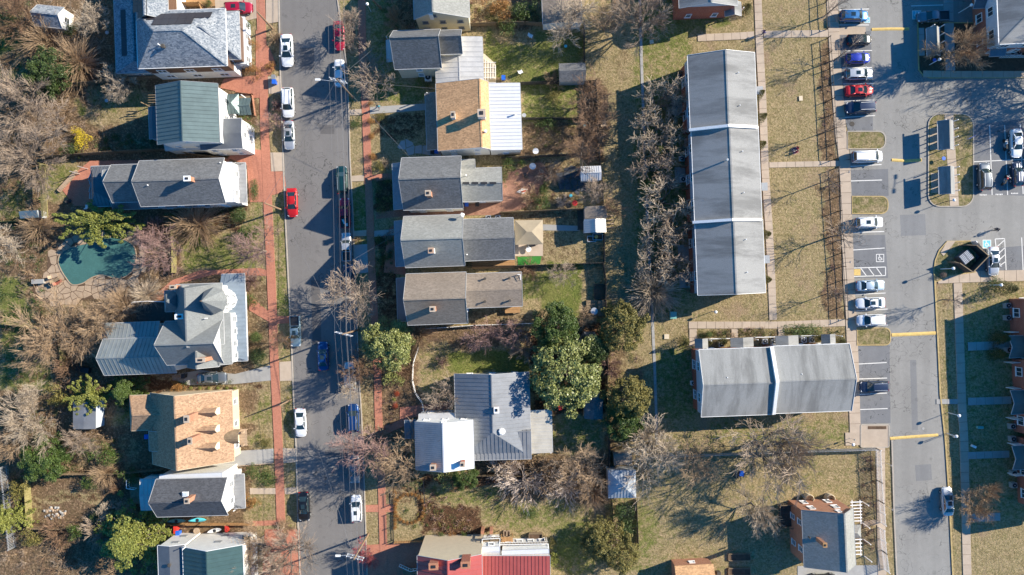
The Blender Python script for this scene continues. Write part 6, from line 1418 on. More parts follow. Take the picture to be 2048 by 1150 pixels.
plant('hedge', 1560 - 500, 1031 - 5, 8, .7, 'lf_box', 'low edging hedge on the lawn behind the dark garden', sx=1.6, rz=0)
plant('hedge', 509, 380, 6, 1.0, 'lf_box', 'clipped hedge in front of the long grey house porch', sx=1.0, ry=2.6, rz=0)
for i, (x, y) in enumerate(((1590, 662), (1620, 661))): pass
# trees just right of the frame: only their shade is in the photo
for i, (px, py, r, h) in enumerate(((2110, 95, 70, 12), (2150, 170, 70, 13), (2175, 60, 70, 13), (2125, 205, 40, 9))):
    plant('bare', px, py, r, h, 'twig_grey', ['tall bare tree outside the right edge whose shade crosses the lot', 'tallest bare tree beyond the right edge', 'bare tree beyond the apartment block', 'smaller bare tree beyond the right edge of the lot'][i], base=True)
# undergrowth of the left wood and the shrub beds: uncountable brush
def brush(name, label, areas, mats, seed, hmax=1.5):
    rnd = random.Random(seed)
    for mi, mat in enumerate(mats):
        b = Branches()
        for (x0, y0, x1, y1, n) in areas:
            for _ in range(n // len(mats)):
                x, y = W(rnd.uniform(x0, x1), rnd.uniform(y0, y1)); h = rnd.uniform(.4, 1) * hmax
                for k in range(14):
                    a = rnd.uniform(0, 6.28); l = rnd.uniform(.4, 1) * h; e = rnd.uniform(.3, 1.3); q = (x + l * math.cos(a) * math.cos(e), y + l * math.sin(a) * math.cos(e), l * math.sin(e))
                    b.seg((x, y, 0), q, .02, .012)
                    for j in range(3):
                        a2 = a + rnd.uniform(-1, 1); q2 = (q[0] + .35 * l * math.cos(a2), q[1] + .35 * l * math.sin(a2), q[2] + rnd.uniform(-.1, .35) * l); b.seg(q, q2, .012, .008)
        me = b.mesh(name, M[mat]); o = bpy.data.objects.new(name, me); COL.objects.link(o); tag(o, label + (', %s ones' % mat.split('_')[1]), 'undergrowth', kind='stuff')
brush('undergrowth', 'bare winter brush covering the wood on the left', [(-10, 0, 220, 300, 170), (-10, 300, 80, 560, 60), (0, 610, 300, 720, 110), (20, 700, 260, 950, 130), (0, 950, 60, 1150, 40), (80, 1045, 240, 1150, 60), (340, 570, 350, 600, 6), (300, 480, 350, 600, 30)], ['twig_tan', 'twig_brown', 'twig_grey'], 5)
brush('undergrowth', 'low winter brush in the gardens and along the alley fences', [(745, 690, 800, 860, 40), (1165, 170, 1210, 320, 40), (1215, 600, 1290, 930, 50), (950, 925, 1215, 1000, 60), (845, 960, 960, 1070, 60), (1000, 320, 1210, 415, 30), (760, 0, 830, 60, 20), (940, 5, 1080, 50, 30), (850, 655, 1060, 700, 40), (1340, 560, 1500, 575, 0), (755, 460, 790, 560, 20), (1645, 340, 1680, 620, 30), (1640, 90, 1668, 310, 24), (1715, 910, 1750, 1100, 40), (1395, 658, 1550, 674, 26)], ['twig_tan', 'twig_brown', 'twig_rose'], 8, .8)
# leafy ground cover clumps
def cover(name, label, areas, mats, seed, size=.14, hmax=.5):
    rnd = np.random.RandomState(seed)
    for mat in mats:
        V = []
        for (x0, y0, x1, y1, n) in areas:
            for _ in range(max(1, n // len(mats))):
                x, y = W(rnd.uniform(x0, x1), rnd.uniform(y0, y1)); r = rnd.uniform(.25, .8); m_ = 60; c = np.array([x, y, 0]) + np.stack([rnd.normal(0, r * .5, m_), rnd.normal(0, r * .5, m_), np.abs(rnd.normal(0, hmax * .5, m_)) + .03], 1)
                nn = rnd.normal(0, .6, (m_, 3)) + np.array([0, 0, .8]); nn /= np.linalg.norm(nn, axis=1)[:, None]; t = np.cross(nn, rnd.normal(0, 1, (m_, 3))); t /= np.linalg.norm(t, axis=1)[:, None]; b = np.cross(nn, t); s_ = size * rnd.uniform(.6, 1.3, (m_, 1))
                V.append(np.stack([c - t * s_ * .5, c + b * s_ * .35, c + t * s_ * .5, c - b * s_ * .35], 1))
        V = np.concatenate(V).reshape(-1, 3); nq = len(V) // 4; me = bpy.data.meshes.new(name); me.from_pydata([tuple(v) for v in V], [], [tuple(range(i * 4, i * 4 + 4)) for i in range(nq)]); me.materials.append(M[mat])
        o = bpy.data.objects.new(name, me); COL.objects.link(o); tag(o, label + (', %s part' % mat.split('_')[1]), 'ground cover', kind='stuff')
cover('ground_cover', 'evergreen ivy and weeds in the left wood', [(-10, 0, 70, 200, 60), (0, 360, 90, 700, 120), (0, 700, 120, 900, 60), (60, 880, 230, 940, 60), (190, 270, 310, 300, 30), (340, 560, 345, 600, 4), (0, 940, 60, 1080, 30), (350, 762, 470, 778, 10)], ['lf_dk', 'lf_box'], 3)
cover('ground_cover', 'garden plants in beds and yards', [(750, 470, 765, 555, 24), (770, 475, 786, 552, 24), (748, 360, 790, 425, 36), (795, 1010, 945, 1060, 30), (1285, 190, 1350, 570, 150), (1215, 620, 1290, 900, 40), (1400, 660, 1458, 674, 20), (1480, 658, 1550, 672, 22), (1650, 660, 1690, 668, 6), (1000, 250, 1150, 300, 24), (940, 10, 1080, 45, 40), (760, 10, 800, 90, 20), (570, 770, 590, 870, 12), (525, 400, 545, 560, 0), (430, 410, 470, 460, 8)], ['lf_box', 'lf_gold'], 4, .12, .3)
# flower rows of the formal front garden: each shrublet
pr = None
GR = 'golden edging shrublets of the round garden'
gp = [(790, 1000 + i * 8) for i in range(-2, 8)] + [(819 + 29 * math.cos(t), 1017 + 29 * math.sin(t)) for t in [i * 6.283 / 22 for i in range(22)]]
for i, (x, y) in enumerate(gp): plant('ball', x, y, 4.6, .6, 'lf_or', 'tiny orange-gold shrublet in the edging of the circular front lawn', group=GR)
for i, x in enumerate((382, 400, 418, 436, 454, 470)): plant('ball', x, 776, 4, .5, 'lf_yel', 'small lime shrublet in the mulch row above the cedar shingled house', group='lime shrublets in the mulch row')
# ================================================================ VEHICLES
def paint(name, c, metal=.3):
    if name in MATS: return MATS[name]
    t = NT(name); n = t.noise(t.coord(True), 1.2, 4, .6); col = t.mix(n, sc(c, .93), sc(c, 1.04)); t.out(col, .33, metal)
    t.b.inputs['Coat Weight'].default_value = .6; t.b.inputs['Coat Roughness'].default_value = .06; MATS[name] = t.m; return t.m
PC = {'white': paint('paint_white', (.74, .75, .76), .05), 'silver': paint('paint_silver', (.50, .51, .52), .5), 'red': paint('paint_red', (.50, .015, .015), .15), 'crimson': paint('paint_crimson', (.40, .012, .04), .2),
      'blue': paint('paint_blue', (.008, .05, .18), .4), 'cyan': paint('paint_bright_blue', (.015, .12, .30), .4), 'royal': paint('paint_royal', (.01, .03, .32), .35), 'black': paint('paint_black', (.012, .013, .016), .3),
      'grey': paint('paint_grey', (.16, .18, .20), .5), 'teal': paint('paint_teal', (.008, .045, .05), .3), 'bluegrey': paint('paint_blue_grey', (.22, .32, .37), .5), 'navy': paint('paint_navy', (.03, .045, .085), .4), 'lblue': paint('paint_light_blue', (.45, .55, .62), .4)}
M['cglass'] = plain('car_glass', (.02, .035, .04), .06, 0, .05, .8); M['tyre'] = plain('tyre_rubber', (.02, .02, .02), .8); M['lamp'] = plain('headlight_glass', (.75, .76, .76), .15, .2); M['tail'] = plain('taillight_red', (.45, .01, .01), .25); M['trimb'] = plain('black_plastic', (.025, .025, .028), .6)
CARD = {  # L, W, stations (x, halfwidth, zbottom, zshoulder, zdeck), glasshouse: xf, zf, xr, zr, roof xrf, xrr, ztop, hwb, hwr
 'sedan': (4.75, [(-2.36, .66, .5, .80, .84), (-2.22, .82, .3, .93, 1.02), (-1.7, .89, .22, .95, 1.06), (-.9, .91, .2, .95, 1.0), (.5, .91, .2, .93, .98), (1.2, .90, .2, .88, .97), (1.9, .85, .24, .76, .85), (2.25, .74, .32, .64, .72), (2.38, .5, .42, .58, .60)], (1.15, .96, -1.72, 1.03, .38, -.98, 1.43, .80, .60)),
 'hatch': (4.1, [(-2.03, .7, .5, .85, .9), (-1.95, .82, .3, .98, 1.02), (-1.2, .88, .22, .96, 1.0), (.3, .88, .2, .94, 1.0), (1.0, .87, .2, .9, 1.0), (1.6, .82, .25, .78, .86), (1.95, .70, .34, .62, .70), (2.05, .48, .42, .58, .6)], (1.1, .98, -1.95, .98, .35, -1.45, 1.48, .78, .60)),
 'suv': (4.65, [(-2.30, .74, .55, .95, 1.0), (-2.24, .85, .35, 1.05, 1.08), (-1.4, .92, .28, 1.05, 1.08), (.3, .93, .26, 1.03, 1.08), (1.1, .92, .26, .98, 1.08), (1.8, .88, .3, .90, .98), (2.2, .78, .38, .76, .84), (2.33, .56, .48, .68, .7)], (1.25, 1.06, -2.22, 1.06, .50, -1.85, 1.70, .84, .67)),
 'van': (5.1, [(-2.52, .8, .5, .95, 1.0), (-2.46, .92, .3, 1.05, 1.08), (-1.4, .97, .24, 1.05, 1.08), (.6, .97, .22, 1.02, 1.06), (1.6, .95, .22, .92, 1.0), (2.1, .90, .26, .8, .88), (2.4, .80, .34, .66, .74), (2.54, .55, .45, .6, .62)], (1.75, 1.0, -2.44, 1.06, .95, -2.2, 1.74, .88, .72)),
 'pickup': (5.6, [(-2.78, .86, .5, 1.0, 1.02), (-2.74, .93, .4, 1.08, 1.08), (-.75, .95, .32, 1.08, 1.08), (.3, .95, .3, 1.06, 1.1), (1.3, .94, .3, 1.02, 1.1), (2.2, .90, .34, .94, 1.02), (2.65, .84, .42, .84, .9), (2.8, .68, .5, .74, .76)], (1.35, 1.08, -.85, 1.08, .70, -.55, 1.80, .86, .70)),
}
CMC = {}
def car_meshes(kind):
    if kind in CMC: return CMC[kind]
    L, st, (xf, zf, xr, zr_, xrf, xrr, zt, hwb, hwr) = CARD[kind]; D = {}
    def ring(x, hw, zb, zs, zd):
        p = [(0, zb), (hw * .80, zb), (hw * .97, zb + .14), (hw, (zb + zs) / 2 + .05), (hw * .985, zs - .05), (hw * .90, zs + (zd - zs) * .5 + .02), (hw * .6, zd), (0, zd + .02)]
        return [(x, y, z) for y, z in p] + [(x, -y, z) for y, z in p[-2:0:-1]]
    mb = MB(); rs = [ring(*s_) for s_ in st]; n = len(rs[0]); fs = []
    for k in range(len(rs) - 1):
        for i in range(n): j = (i + 1) % n; fs.append((k * n + i, k * n + j, (k + 1) * n + j, (k + 1) * n + i))
    fs += [tuple(range(n)), tuple(range((len(rs) - 1) * n, len(rs) * n))[::-1]]
    vs = [p for r_ in rs for p in r_]
    mb.add(vs, fs)
    D['body'] = mb
    mb = MB(); nx, ny = 5, 7; g = []                        # curved roof panel
    for i in range(nx):
        for j in range(ny):
            u = i / (nx - 1); v = j / (ny - 1) * 2 - 1; x = xrf + (xrr - xrf) * u; g.append((x, v * hwr * (1 - .04 * (2 * u - 1) ** 2), zt - .05 * v * v - .06 * (2 * u - 1) ** 2))
    mb.add(g, [(i * ny + j, (i + 1) * ny + j, (i + 1) * ny + j + 1, i * ny + j + 1) for i in range(nx - 1) for j in range(ny - 1)])
    for s_ in (-1, 1):
        mb.bar((xf, s_ * hwb * .98, zf), (xrf, s_ * hwr * .98, zt - .09), .09, .06); mb.bar((xr, s_ * hwb * .97, zr_), (xrr, s_ * hwr * .98, zt - .09), .15, .07)
        mb.bar(((xf + xr) / 2 + .1, s_ * hwb, zf - .02), ((xrf + xrr) / 2, s_ * hwr, zt - .08), .07, .05); mb.bar((xrf, s_ * hwr, zt - .08), (xrr, s_ * hwr, zt - .10), .08, .06)
    D['roof'] = mb
    def quad(a, b, c, d): m_ = MB(); m_.add([a, b, c, d], [(0, 1, 2, 3)]); return m_
    mb = MB(); k = .95        # curved windscreen
    def screen(xa, za, ha, xb, zb_, hb, bow):
        m_ = MB(); g = []; n_ = 7
        for i in range(2):
            for j in range(n_):
                v = j / (n_ - 1) * 2 - 1; g.append((((xa, xb)[i]) - bow * v * v, v * (ha, hb)[i], (za, zb_)[i]))
        m_.add(g, [(j, j + 1, n_ + j + 1, n_ + j) for j in range(n_ - 1)]); return m_
    D['windscreen'] = screen(xf + .04, zf, hwb * .94, xrf - .02, zt - .05, hwr * .94, .14); D['rear_window'] = screen(xr - .02, zr_ + .02, hwb * .9, xrr + .03, zt - .09, hwr * .9, -.08)
    mb = MB()
    for s_ in (-1, 1): mb.add([(xf - .1, s_ * hwb, zf - .02), (xr + .1, s_ * hwb * .99, zr_ - .02), (xrr + .05, s_ * hwr, zt - .13), (xrf - .05, s_ * hwr, zt - .11)], [(0, 1, 2, 3) if s_ > 0 else (3, 2, 1, 0)])
    D['side_windows'] = mb
    mb = MB(); mb.tube((0, -.11, 0), (0, .11, 0), .33, .33, 14); D['tyre'] = mb; mb = MB(); mb.tube((0, -.118, 0), (0, .118, 0), .2, .2, 10); D['rim'] = mb
    mb = MB(); mb.box(0, 0, 0, .14, .20, .13); mb.box(-.02, 0, 0, .10, .24, .09); D['mirror'] = mb
    mb = MB(); mb.box(0, 0, 0, .30, .26, .12, .5); D['hl'] = mb; mb = MB(); mb.box(0, 0, 0, .10, .30, .16); D['tl'] = mb
    mb = MB(); mb.box(L / 2 - .06, 0, .45, .10, 1.1, .16); D['grille'] = mb
    mb = MB(); mb.box(0, 0, 0, .72, .62, .02); D['sunroof'] = mb
    mb = MB()
    for s_ in (-1, 1): mb.bar((xrf - .1, s_ * hwr * .82, zt + .03), (xrr + .15, s_ * hwr * .82, zt + .01), .05, .05)
    D['rack'] = mb
    if kind == 'pickup':
        mb = MB(); x0, x1, w_ = -2.68, -.95, .76
        mb.box((x0 + x1) / 2, 0, 1.105, x1 - x0, 2 * w_, .02); D['bed'] = mb
        mb = MB()
        for s_ in (-1, 1): mb.box((x0 + x1) / 2, s_ * (w_ + .06), 1.20, x1 - x0 + .1, .10, .22)
        mb.box(x0 - .02, 0, 1.20, .08, 2 * w_, .22); mb.box(x1 + .02, 0, 1.20, .08, 2 * w_, .22); D['bedwall'] = mb
    mm = {'body': PC['white'], 'roof': PC['white'], 'tyre': M['tyre'], 'rim': M['galv'], 'mirror': PC['white'], 'hl': M['lamp'], 'tl': M['tail'], 'grille': M['trimb'], 'sunroof': M['cglass'], 'rack': M['galv'], 'bed': M['trimb'], 'bedwall': PC['white']}
    out = {}
    for kk, m_ in D.items(): out[kk] = m_.mesh(kk, mm.get(kk, M['cglass']), kk in ('body', 'roof', 'tyre'))
    CMC[kind] = out; return out
DIR = {'r': 0, 'u': 90, 'l': 180, 'd': 270}
def car(kind, col, px, py, d, label, cat='car', sunroof=False, rack=False, scale=1.0, dr=0.0, name=None, bedmat=None, roofcol=None):
    D = car_meshes(kind); L, st, (xf, zf, xr, zr_, xrf, xrr, zt, hwb, hwr) = CARD[kind]; x, y = W(px, py, .8)
    root = empty(name or {'pickup': 'pickup_truck', 'van': 'minivan'}.get(kind, 'parked_car'), (x, y, .032), R(DIR[d] - 0 + 2.0 + dr), label=label, cat=cat); root.scale = (scale,) * 3; pm = PC[col]
    inst('body', D['body'], root, mat=pm); inst('roof', D['roof'], root, mat=PC[roofcol] if roofcol else pm); inst('windscreen', D['windscreen'], root); inst('rear_window', D['rear_window'], root); inst('side_windows', D['side_windows'], root)
    wb = L * .29
    for sx in (-1, 1):
        for sy in (-1, 1):
            w_ = inst('wheel', D['tyre'], root, (sx * wb + .05, sy * (st[3][1] - .10), .33)); inst('rim', D['rim'], w_)
    for s_ in (-1, 1):
        inst('wing_mirror', D['mirror'], root, (xf - .25, s_ * (st[3][1] + .07), zf + .08), mat=pm); inst('headlight', D['hl'], root, (L / 2 - .27, s_ * st[-2][1] * .86, st[-2][3] + .03), -s_ * .5); inst('taillight', D['tl'], root, (-L / 2 + .07, s_ * st[1][1] * .76, st[1][3] - .07))
    inst('grille', D['grille'], root)
    if sunroof: inst('sunroof', D['sunroof'], root, ((xrf + xrr) / 2 + .15, 0, zt + .0))
    if rack: inst('roof_rack', D['rack'], root)
    if kind == 'pickup': inst('cargo_bed', D['bed'], root, mat=bedmat); inst('bed_wall', D['bedwall'], root, mat=pm)
    return root
car('sedan', 'white', 574, 101, 'd', 'white sedan with sunroof, upper of the white cars on the west kerb', sunroof=True, scale=1.12)
car('suv', 'white', 576, 205, 'd', 'white estate car with roof rails behind the kerbside bin', rack=True, scale=1.05)
car('sedan', 'silver', 578, 270, 'd', 'silver-white sedan directly below the white estate car', sunroof=True)
car('sedan', 'red', 584, 405, 'd', 'bright red sedan on the west kerb beside the brick walk')
car('pickup', 'bluegrey', 591, 662, 'd', 'grey-blue pickup with dark bed cover on the west kerb', 'pickup', sunroof=True, scale=.92)
car('sedan', 'white', 601, 845, 'd', 'white sedan alone on the west kerb in the lower street')
car('sedan', 'black', 608, 1013, 'd', 'black sedan on the west kerb near the bottom', sunroof=True, scale=1.03)
car('sedan', 'blue', 646, 712, 'u', 'blue sedan driving in the shaded middle of the street', sunroof=True, name='moving_car')
car('sedan', 'crimson', 678, 71, 'd', 'crimson car under the overhead wires at the top east kerb')
car('sedan', 'white', 679, 146, 'u', 'white sedan half under the tall lamp pole', scale=.98)
car('suv', 'teal', 684, 360, 'u', 'very dark teal estate car behind the crimson pickup', rack=True)
car('pickup', 'crimson', 690, 426, 'u', 'crimson pickup with open loaded bed on the east kerb', 'pickup', scale=.9)
car('pickup', 'silver', 693, 494, 'u', 'pale cab pickup with deep black open box bed in the shade', 'pickup', scale=.85)
car('sedan', 'navy', 697, 557, 'u', 'dark blue car half hidden by the wide bare street tree')
car('suv', 'silver', 700, 752, 'u', 'silver car in the shade under the small pale twiggy tree')
car('suv', 'blue', 707, 836, 'u', 'blue car with roof rails on the east kerb in the lower street', rack=True)
car('sedan', 'grey', 709, 938, 'd', 'grey car beneath the large rosy bare street tree')
car('suv', 'white', 713, 1017, 'u', 'white hatchback on the east kerb lowest in the street', sunroof=True, scale=.95, dr=0)
car('suv', 'crimson', 477, 16, 'r', 'crimson car with glass roof parked across the top left drive', sunroof=True)
car('sedan', 'grey', 424, 756, 'r', 'dark grey estate car with glass roof in the stone drive', sunroof=True, scale=1.02)
car('suv', 'cyan', 1708, 32, 'r', 'bright blue car uppermost in the west stall row', sunroof=True, dr=-2)
car('hatch', 'black', 1719, 79, 'r', 'black car below the concrete ramp, partly behind thin twigs')
car('hatch', 'royal', 1716, 116, 'r', 'small vivid blue hatchback in the west stall row')
car('suv', 'silver', 1718, 148, 'r', 'silver wagon between the vivid blue hatchback and the red sedan', sunroof=True)
car('sedan', 'red', 1719, 181, 'r', 'red sedan in the west stall row', sunroof=True)
car('suv', 'navy', 1721, 215, 'l', 'black wagon with long grey roof rails below the red sedan', rack=True, scale=1.05)
car('van', 'white', 1735, 313, 'r', 'white minivan with roof bars next to the upper grass island', 'minivan', rack=True)
car('suv', 'white', 1738, 445, 'r', 'white wagon alone below the second grass island', sunroof=True)
car('sedan', 'lblue', 1741, 571, 'r', 'pale silver-blue sedan below the hatched bay')
car('sedan', 'white', 1741, 606, 'l', 'white sedan with sunroof, middle of the three lower pale cars', sunroof=True)
car('suv', 'white', 1742, 640, 'l', 'white wagon above the yellow kerbed island', scale=1.0)
car('suv', 'navy', 1748, 773, 'l', 'dark wagon alone in the lowest block of stalls', rack=True)
car('pickup', 'grey', 1866, 33, 'l', 'dark blue-grey pickup in the shaded top right bay', 'pickup', scale=.92)
car('sedan', 'white', 2033, 286, 'd', 'white sedan at the right edge of the lot with green tinted glass')
car('suv', 'grey', 1969, 353, 'u', 'dark grey wagon beside the rounded parking island', rack=True)
car('hatch', 'navy', 2035, 348, 'u', 'dark navy compact with white racing stripes at the right edge', roofcol='navy')
car('sedan', 'silver', 1987, 522, 'd', 'silver sedan in the disabled bay by the bin enclosure', sunroof=True)
car('sedan', 'silver', 1895, 1003, 'u', 'silver-white sedan driving up the lower access road', sunroof=True, name='moving_car')
car('sedan', 'black', 1646, 1160, 'r', 'black car roof just showing at the bottom edge in the gravel drive')
car('suv', 'white', 2075, 300, 'u', 'white wagon beyond the right edge of the lot')
st_ = [o for o in bpy.data.objects if o.get('label', '').startswith('dark navy compact')][0]
mb = MB()
for s_ in (-.2, .2): mb.box(1.35, s_, 1.015, .7, .16, .02); mb.box(-.55, s_, 1.485, 1.4, .16, .02)
inst('racing_stripes', mb.mesh('racing_stripes', M['white']), st_)
lab = [o for o in bpy.data.objects if o.get('label', '').startswith('crimson pickup')][0]
mb = MB(); mb.box(-1.6, .2, 1.25, .9, .35, .2, .4); mb.box(-2.2, -.3, 1.22, .5, .5, .2, .2); inst('bed_load', mb.mesh('bed_load', M['galv']), lab)
def moto(px, py, rz, label, tank):
    x, y = W(px, py); r = empty('motorcycle', (x, y, .032), R(rz), label=label, cat='motorcycle')
    for wx in (-.7, .7): mb = MB(); mb.tube((wx, -.06, .31), (wx, .06, .31), .31, .31, 14); inst('wheel', mb.mesh('wheel', M['tyre']), r)
    mb = MB(); mb.bar((-.7, 0, .35), (0, 0, .55), .12, .12); mb.bar((0, 0, .55), (.55, 0, .85), .1, .1); mb.bar((.55, 0, .9), (.7, 0, .31), .1, .08); mb.box(0, 0, .45, .45, .35, .35); inst('frame', mb.mesh('frame', M['galv']), r)
    mb = MB(); mb.rev([(.14, .8), (.2, .9), (.1, 1.0)], 8, .2, 0); inst('fuel_tank', mb.mesh('fuel_tank', tank), r); mb = MB(); mb.box(-.35, 0, .82, .7, .26, .1); inst('seat', mb.mesh('seat', M['tyre']), r)
    mb = MB(); mb.bar((.45, -.4, 1.05), (.5, .4, 1.05), .04, .04); mb.tube((.68, 0, .9), (.78, 0, .9), .1, .12, 10); inst('handlebar', mb.mesh('handlebar', M['galv']), r)
moto(2006, 291, 95, 'chrome motorcycle in the shade of the white sedan at the right edge', M['galv']); moto(2006, 361, 65, 'black motorcycle with red tank between grey wagon and navy compact', M['redp'])

# ---------------------------------------------------------------- people
SKIN = plain('skin', (.45, .27, .19), .6); HAIR = plain('dark_hair', (.03, .02, .015), .7); CL = {'dark': plain('dark_jacket', (.03, .03, .045), .8), 'navy': plain('navy_jeans', (.03, .045, .12), .8), 'red': plain('maroon_jumper', (.28, .02, .05), .8), 'purple': plain('indigo_coat', (.06, .05, .22), .8), 'pale': plain('pale_trousers', (.5, .48, .46), .8), 'teal': M['tealp'], 'black': M['black']}
def skin_obj(name, verts, edges, radii, mat, parent, rootv=0):
    me = bpy.data.meshes.new(name); me.from_pydata(verts, edges, []); me.materials.append(mat); o = bpy.data.objects.new(name, me); COL.objects.link(o); o.parent = parent
    md = o.modifiers.new('skin', 'SKIN'); md.use_smooth_shade = True
    for i, v in enumerate(me.skin_vertices[0].data): v.radius = radii[i] if isinstance(radii[i], tuple) else (radii[i],) * 2; v.use_root = (i == rootv)
    o.modifiers.new('sub', 'SUBSURF').levels = 1; return o
def person(px, py, rz, label, pose, top, legs, z=.04):
    x, y = W(px, py); r = empty('person', (x, y, z), R(rz), label=label, cat='person')
    if pose == 'walk':
        J = dict(pel=(0, 0, .93), ch=(.03, 0, 1.3), nk=(.05, 0, 1.5), hd=(.08, 0, 1.66), hk=(.09, 0, 1.76), lh=(0, .1, .9), lk=(.2, .1, .5), la=(.3, .1, .1), lt=(.46, .1, .04), rh=(0, -.1, .9), rk=(.02, -.1, .48), ra=(-.3, -.1, .14), rt=(-.18, -.1, .03), ls=(.04, .2, 1.43), le=(-.12, .26, 1.15), lw=(-.1, .27, .9), rs=(.04, -.2, 1.43), re=(.1, -.27, 1.14), rw=(.28, -.25, .98))
    else:
        J = dict(pel=(0, 0, .14), ch=(-.04, 0, .5), nk=(.0, 0, .70), hd=(.04, 0, .86), hk=(.05, 0, .96), lh=(.02, .12, .14), lk=(.42, .2, .42), la=(.62, .12, .08), lt=(.78, .12, .05), rh=(.02, -.12, .14), rk=(.40, -.24, .20), ra=(.62, -.02, .08), rt=(.72, .05, .06), ls=(-.02, .2, .63), le=(.12, .28, .38), lw=(.36, .2, .40), rs=(-.02, -.2, .63), re=(-.1, -.28, .36), rw=(-.16, -.3, .06))
    N = list(J); E = [('pel', 'ch'), ('ch', 'nk'), ('nk', 'hd'), ('hd', 'hk'), ('pel', 'lh'), ('lh', 'lk'), ('lk', 'la'), ('la', 'lt'), ('pel', 'rh'), ('rh', 'rk'), ('rk', 'ra'), ('ra', 'rt'), ('ch', 'ls'), ('ls', 'le'), ('le', 'lw'), ('ch', 'rs'), ('rs', 're'), ('re', 'rw')]
    rad = dict(pel=.12, ch=.13, nk=.055, hd=.10, hk=.085, lh=.085, lk=.055, la=.04, lt=.03, rh=.085, rk=.055, ra=.04, rt=.03, ls=.055, le=.042, lw=.03, rs=.055, re=.042, rw=.03)
    skin_obj('body', [J[k] for k in N], [(N.index(a), N.index(b)) for a, b in E], [rad[k] for k in N], SKIN, r)
    def sub(name, ks, es, g, mat):
        skin_obj(name, [J[k] for k in ks], [(ks.index(a), ks.index(b)) for a, b in es], [rad[k] + g for k in ks], mat, r)
    sub('jacket', ['pel', 'ch', 'ls', 'le', 'lw', 'rs', 're', 'rw'], [('pel', 'ch'), ('ch', 'ls'), ('ls', 'le'), ('le', 'lw'), ('ch', 'rs'), ('rs', 're'), ('re', 'rw')], .025, CL[top])
    sub('trousers', ['pel', 'lh', 'lk', 'la', 'rh', 'rk', 'ra'], [('pel', 'lh'), ('lh', 'lk'), ('lk', 'la'), ('pel', 'rh'), ('rh', 'rk'), ('rk', 'ra')], .018, CL[legs])
    hx, hy, hz = J['hd']; mb = MB(); mb.rev([(.115, hz - .02), (.128, hz + .05), (.10, hz + .14), (.03, hz + .175)], 12, hx - .02, hy); inst('hair', mb.mesh('hair', HAIR, True), r)
    mb = MB(); 
    for s_ in (-1, 1): mb.box(hx + .105, hy + s_ * .038, hz + .03, .02, .025, .015)
    mb.bar((hx + .11, hy, hz + .01), (hx + .135, hy, hz - .02), .025, .03); mb.box(hx + .10, hy, hz - .055, .015, .05, .012)
    for s_ in (-1, 1): mb.box(hx, hy + s_ * .12, hz, .03, .02, .06)
    inst('face', mb.mesh('face', SKIN), r)
    # hands: palm, four fingers and a thumb
    for s_, w_, e_ in ((1, J['lw'], J['le']), (-1, J['rw'], J['re'])):
        d = (Vector(w_) - Vector(e_)).normalized(); sd_ = d.cross(Vector((0, 0, 1))).normalized() if abs(d.z) < .95 else Vector((1, 0, 0)); mb = MB(); p = Vector(w_); mb.bar(p, p + d * .09, .08, .035)
        for f in range(4): a = p + d * .09 + sd_ * (f - 1.5) * .02; b = a + d * .045 * (1.1 - .15 * abs(f - 1.2)); mb.bar(a, b, .016, .016); mb.bar(b, b + (d + Vector((.3, 0, -.2))).normalized() * .03, .014, .014)
        mb.bar(p + d * .03 + sd_ * .04, p + d * .08 + sd_ * .075, .018, .018); inst('hand', mb.mesh('hand', SKIN), r)
    return r
person(1523, 69, 200, 'person in an indigo coat walking along the crossing path', 'walk', 'purple', 'navy', .11)
person(1985, 460, 190, 'person in black clothing walking across the open parking lot', 'walk', 'dark', 'black', .03)
person(759, 216, 250, 'person in a turquoise top on the shaded front path', 'walk', 'teal', 'navy', .08)
person(1593, 297, 200, 'upper seated person in maroon on the court lawn', 'sit', 'red', 'navy', .03)
person(1592, 304, 150, 'lower seated person in maroon with pale trousers on the court lawn', 'sit', 'red', 'pale', .03)
x, y = W(1590, 301); mb = MB(); mb.box(x, y, .02, 1.0, 1.1, .03, R(25)); mb.build('picnic_blanket', plain('pale_blanket', (.30, .18, .17), .9), label='dusky blanket under the two seated people', cat='blanket')
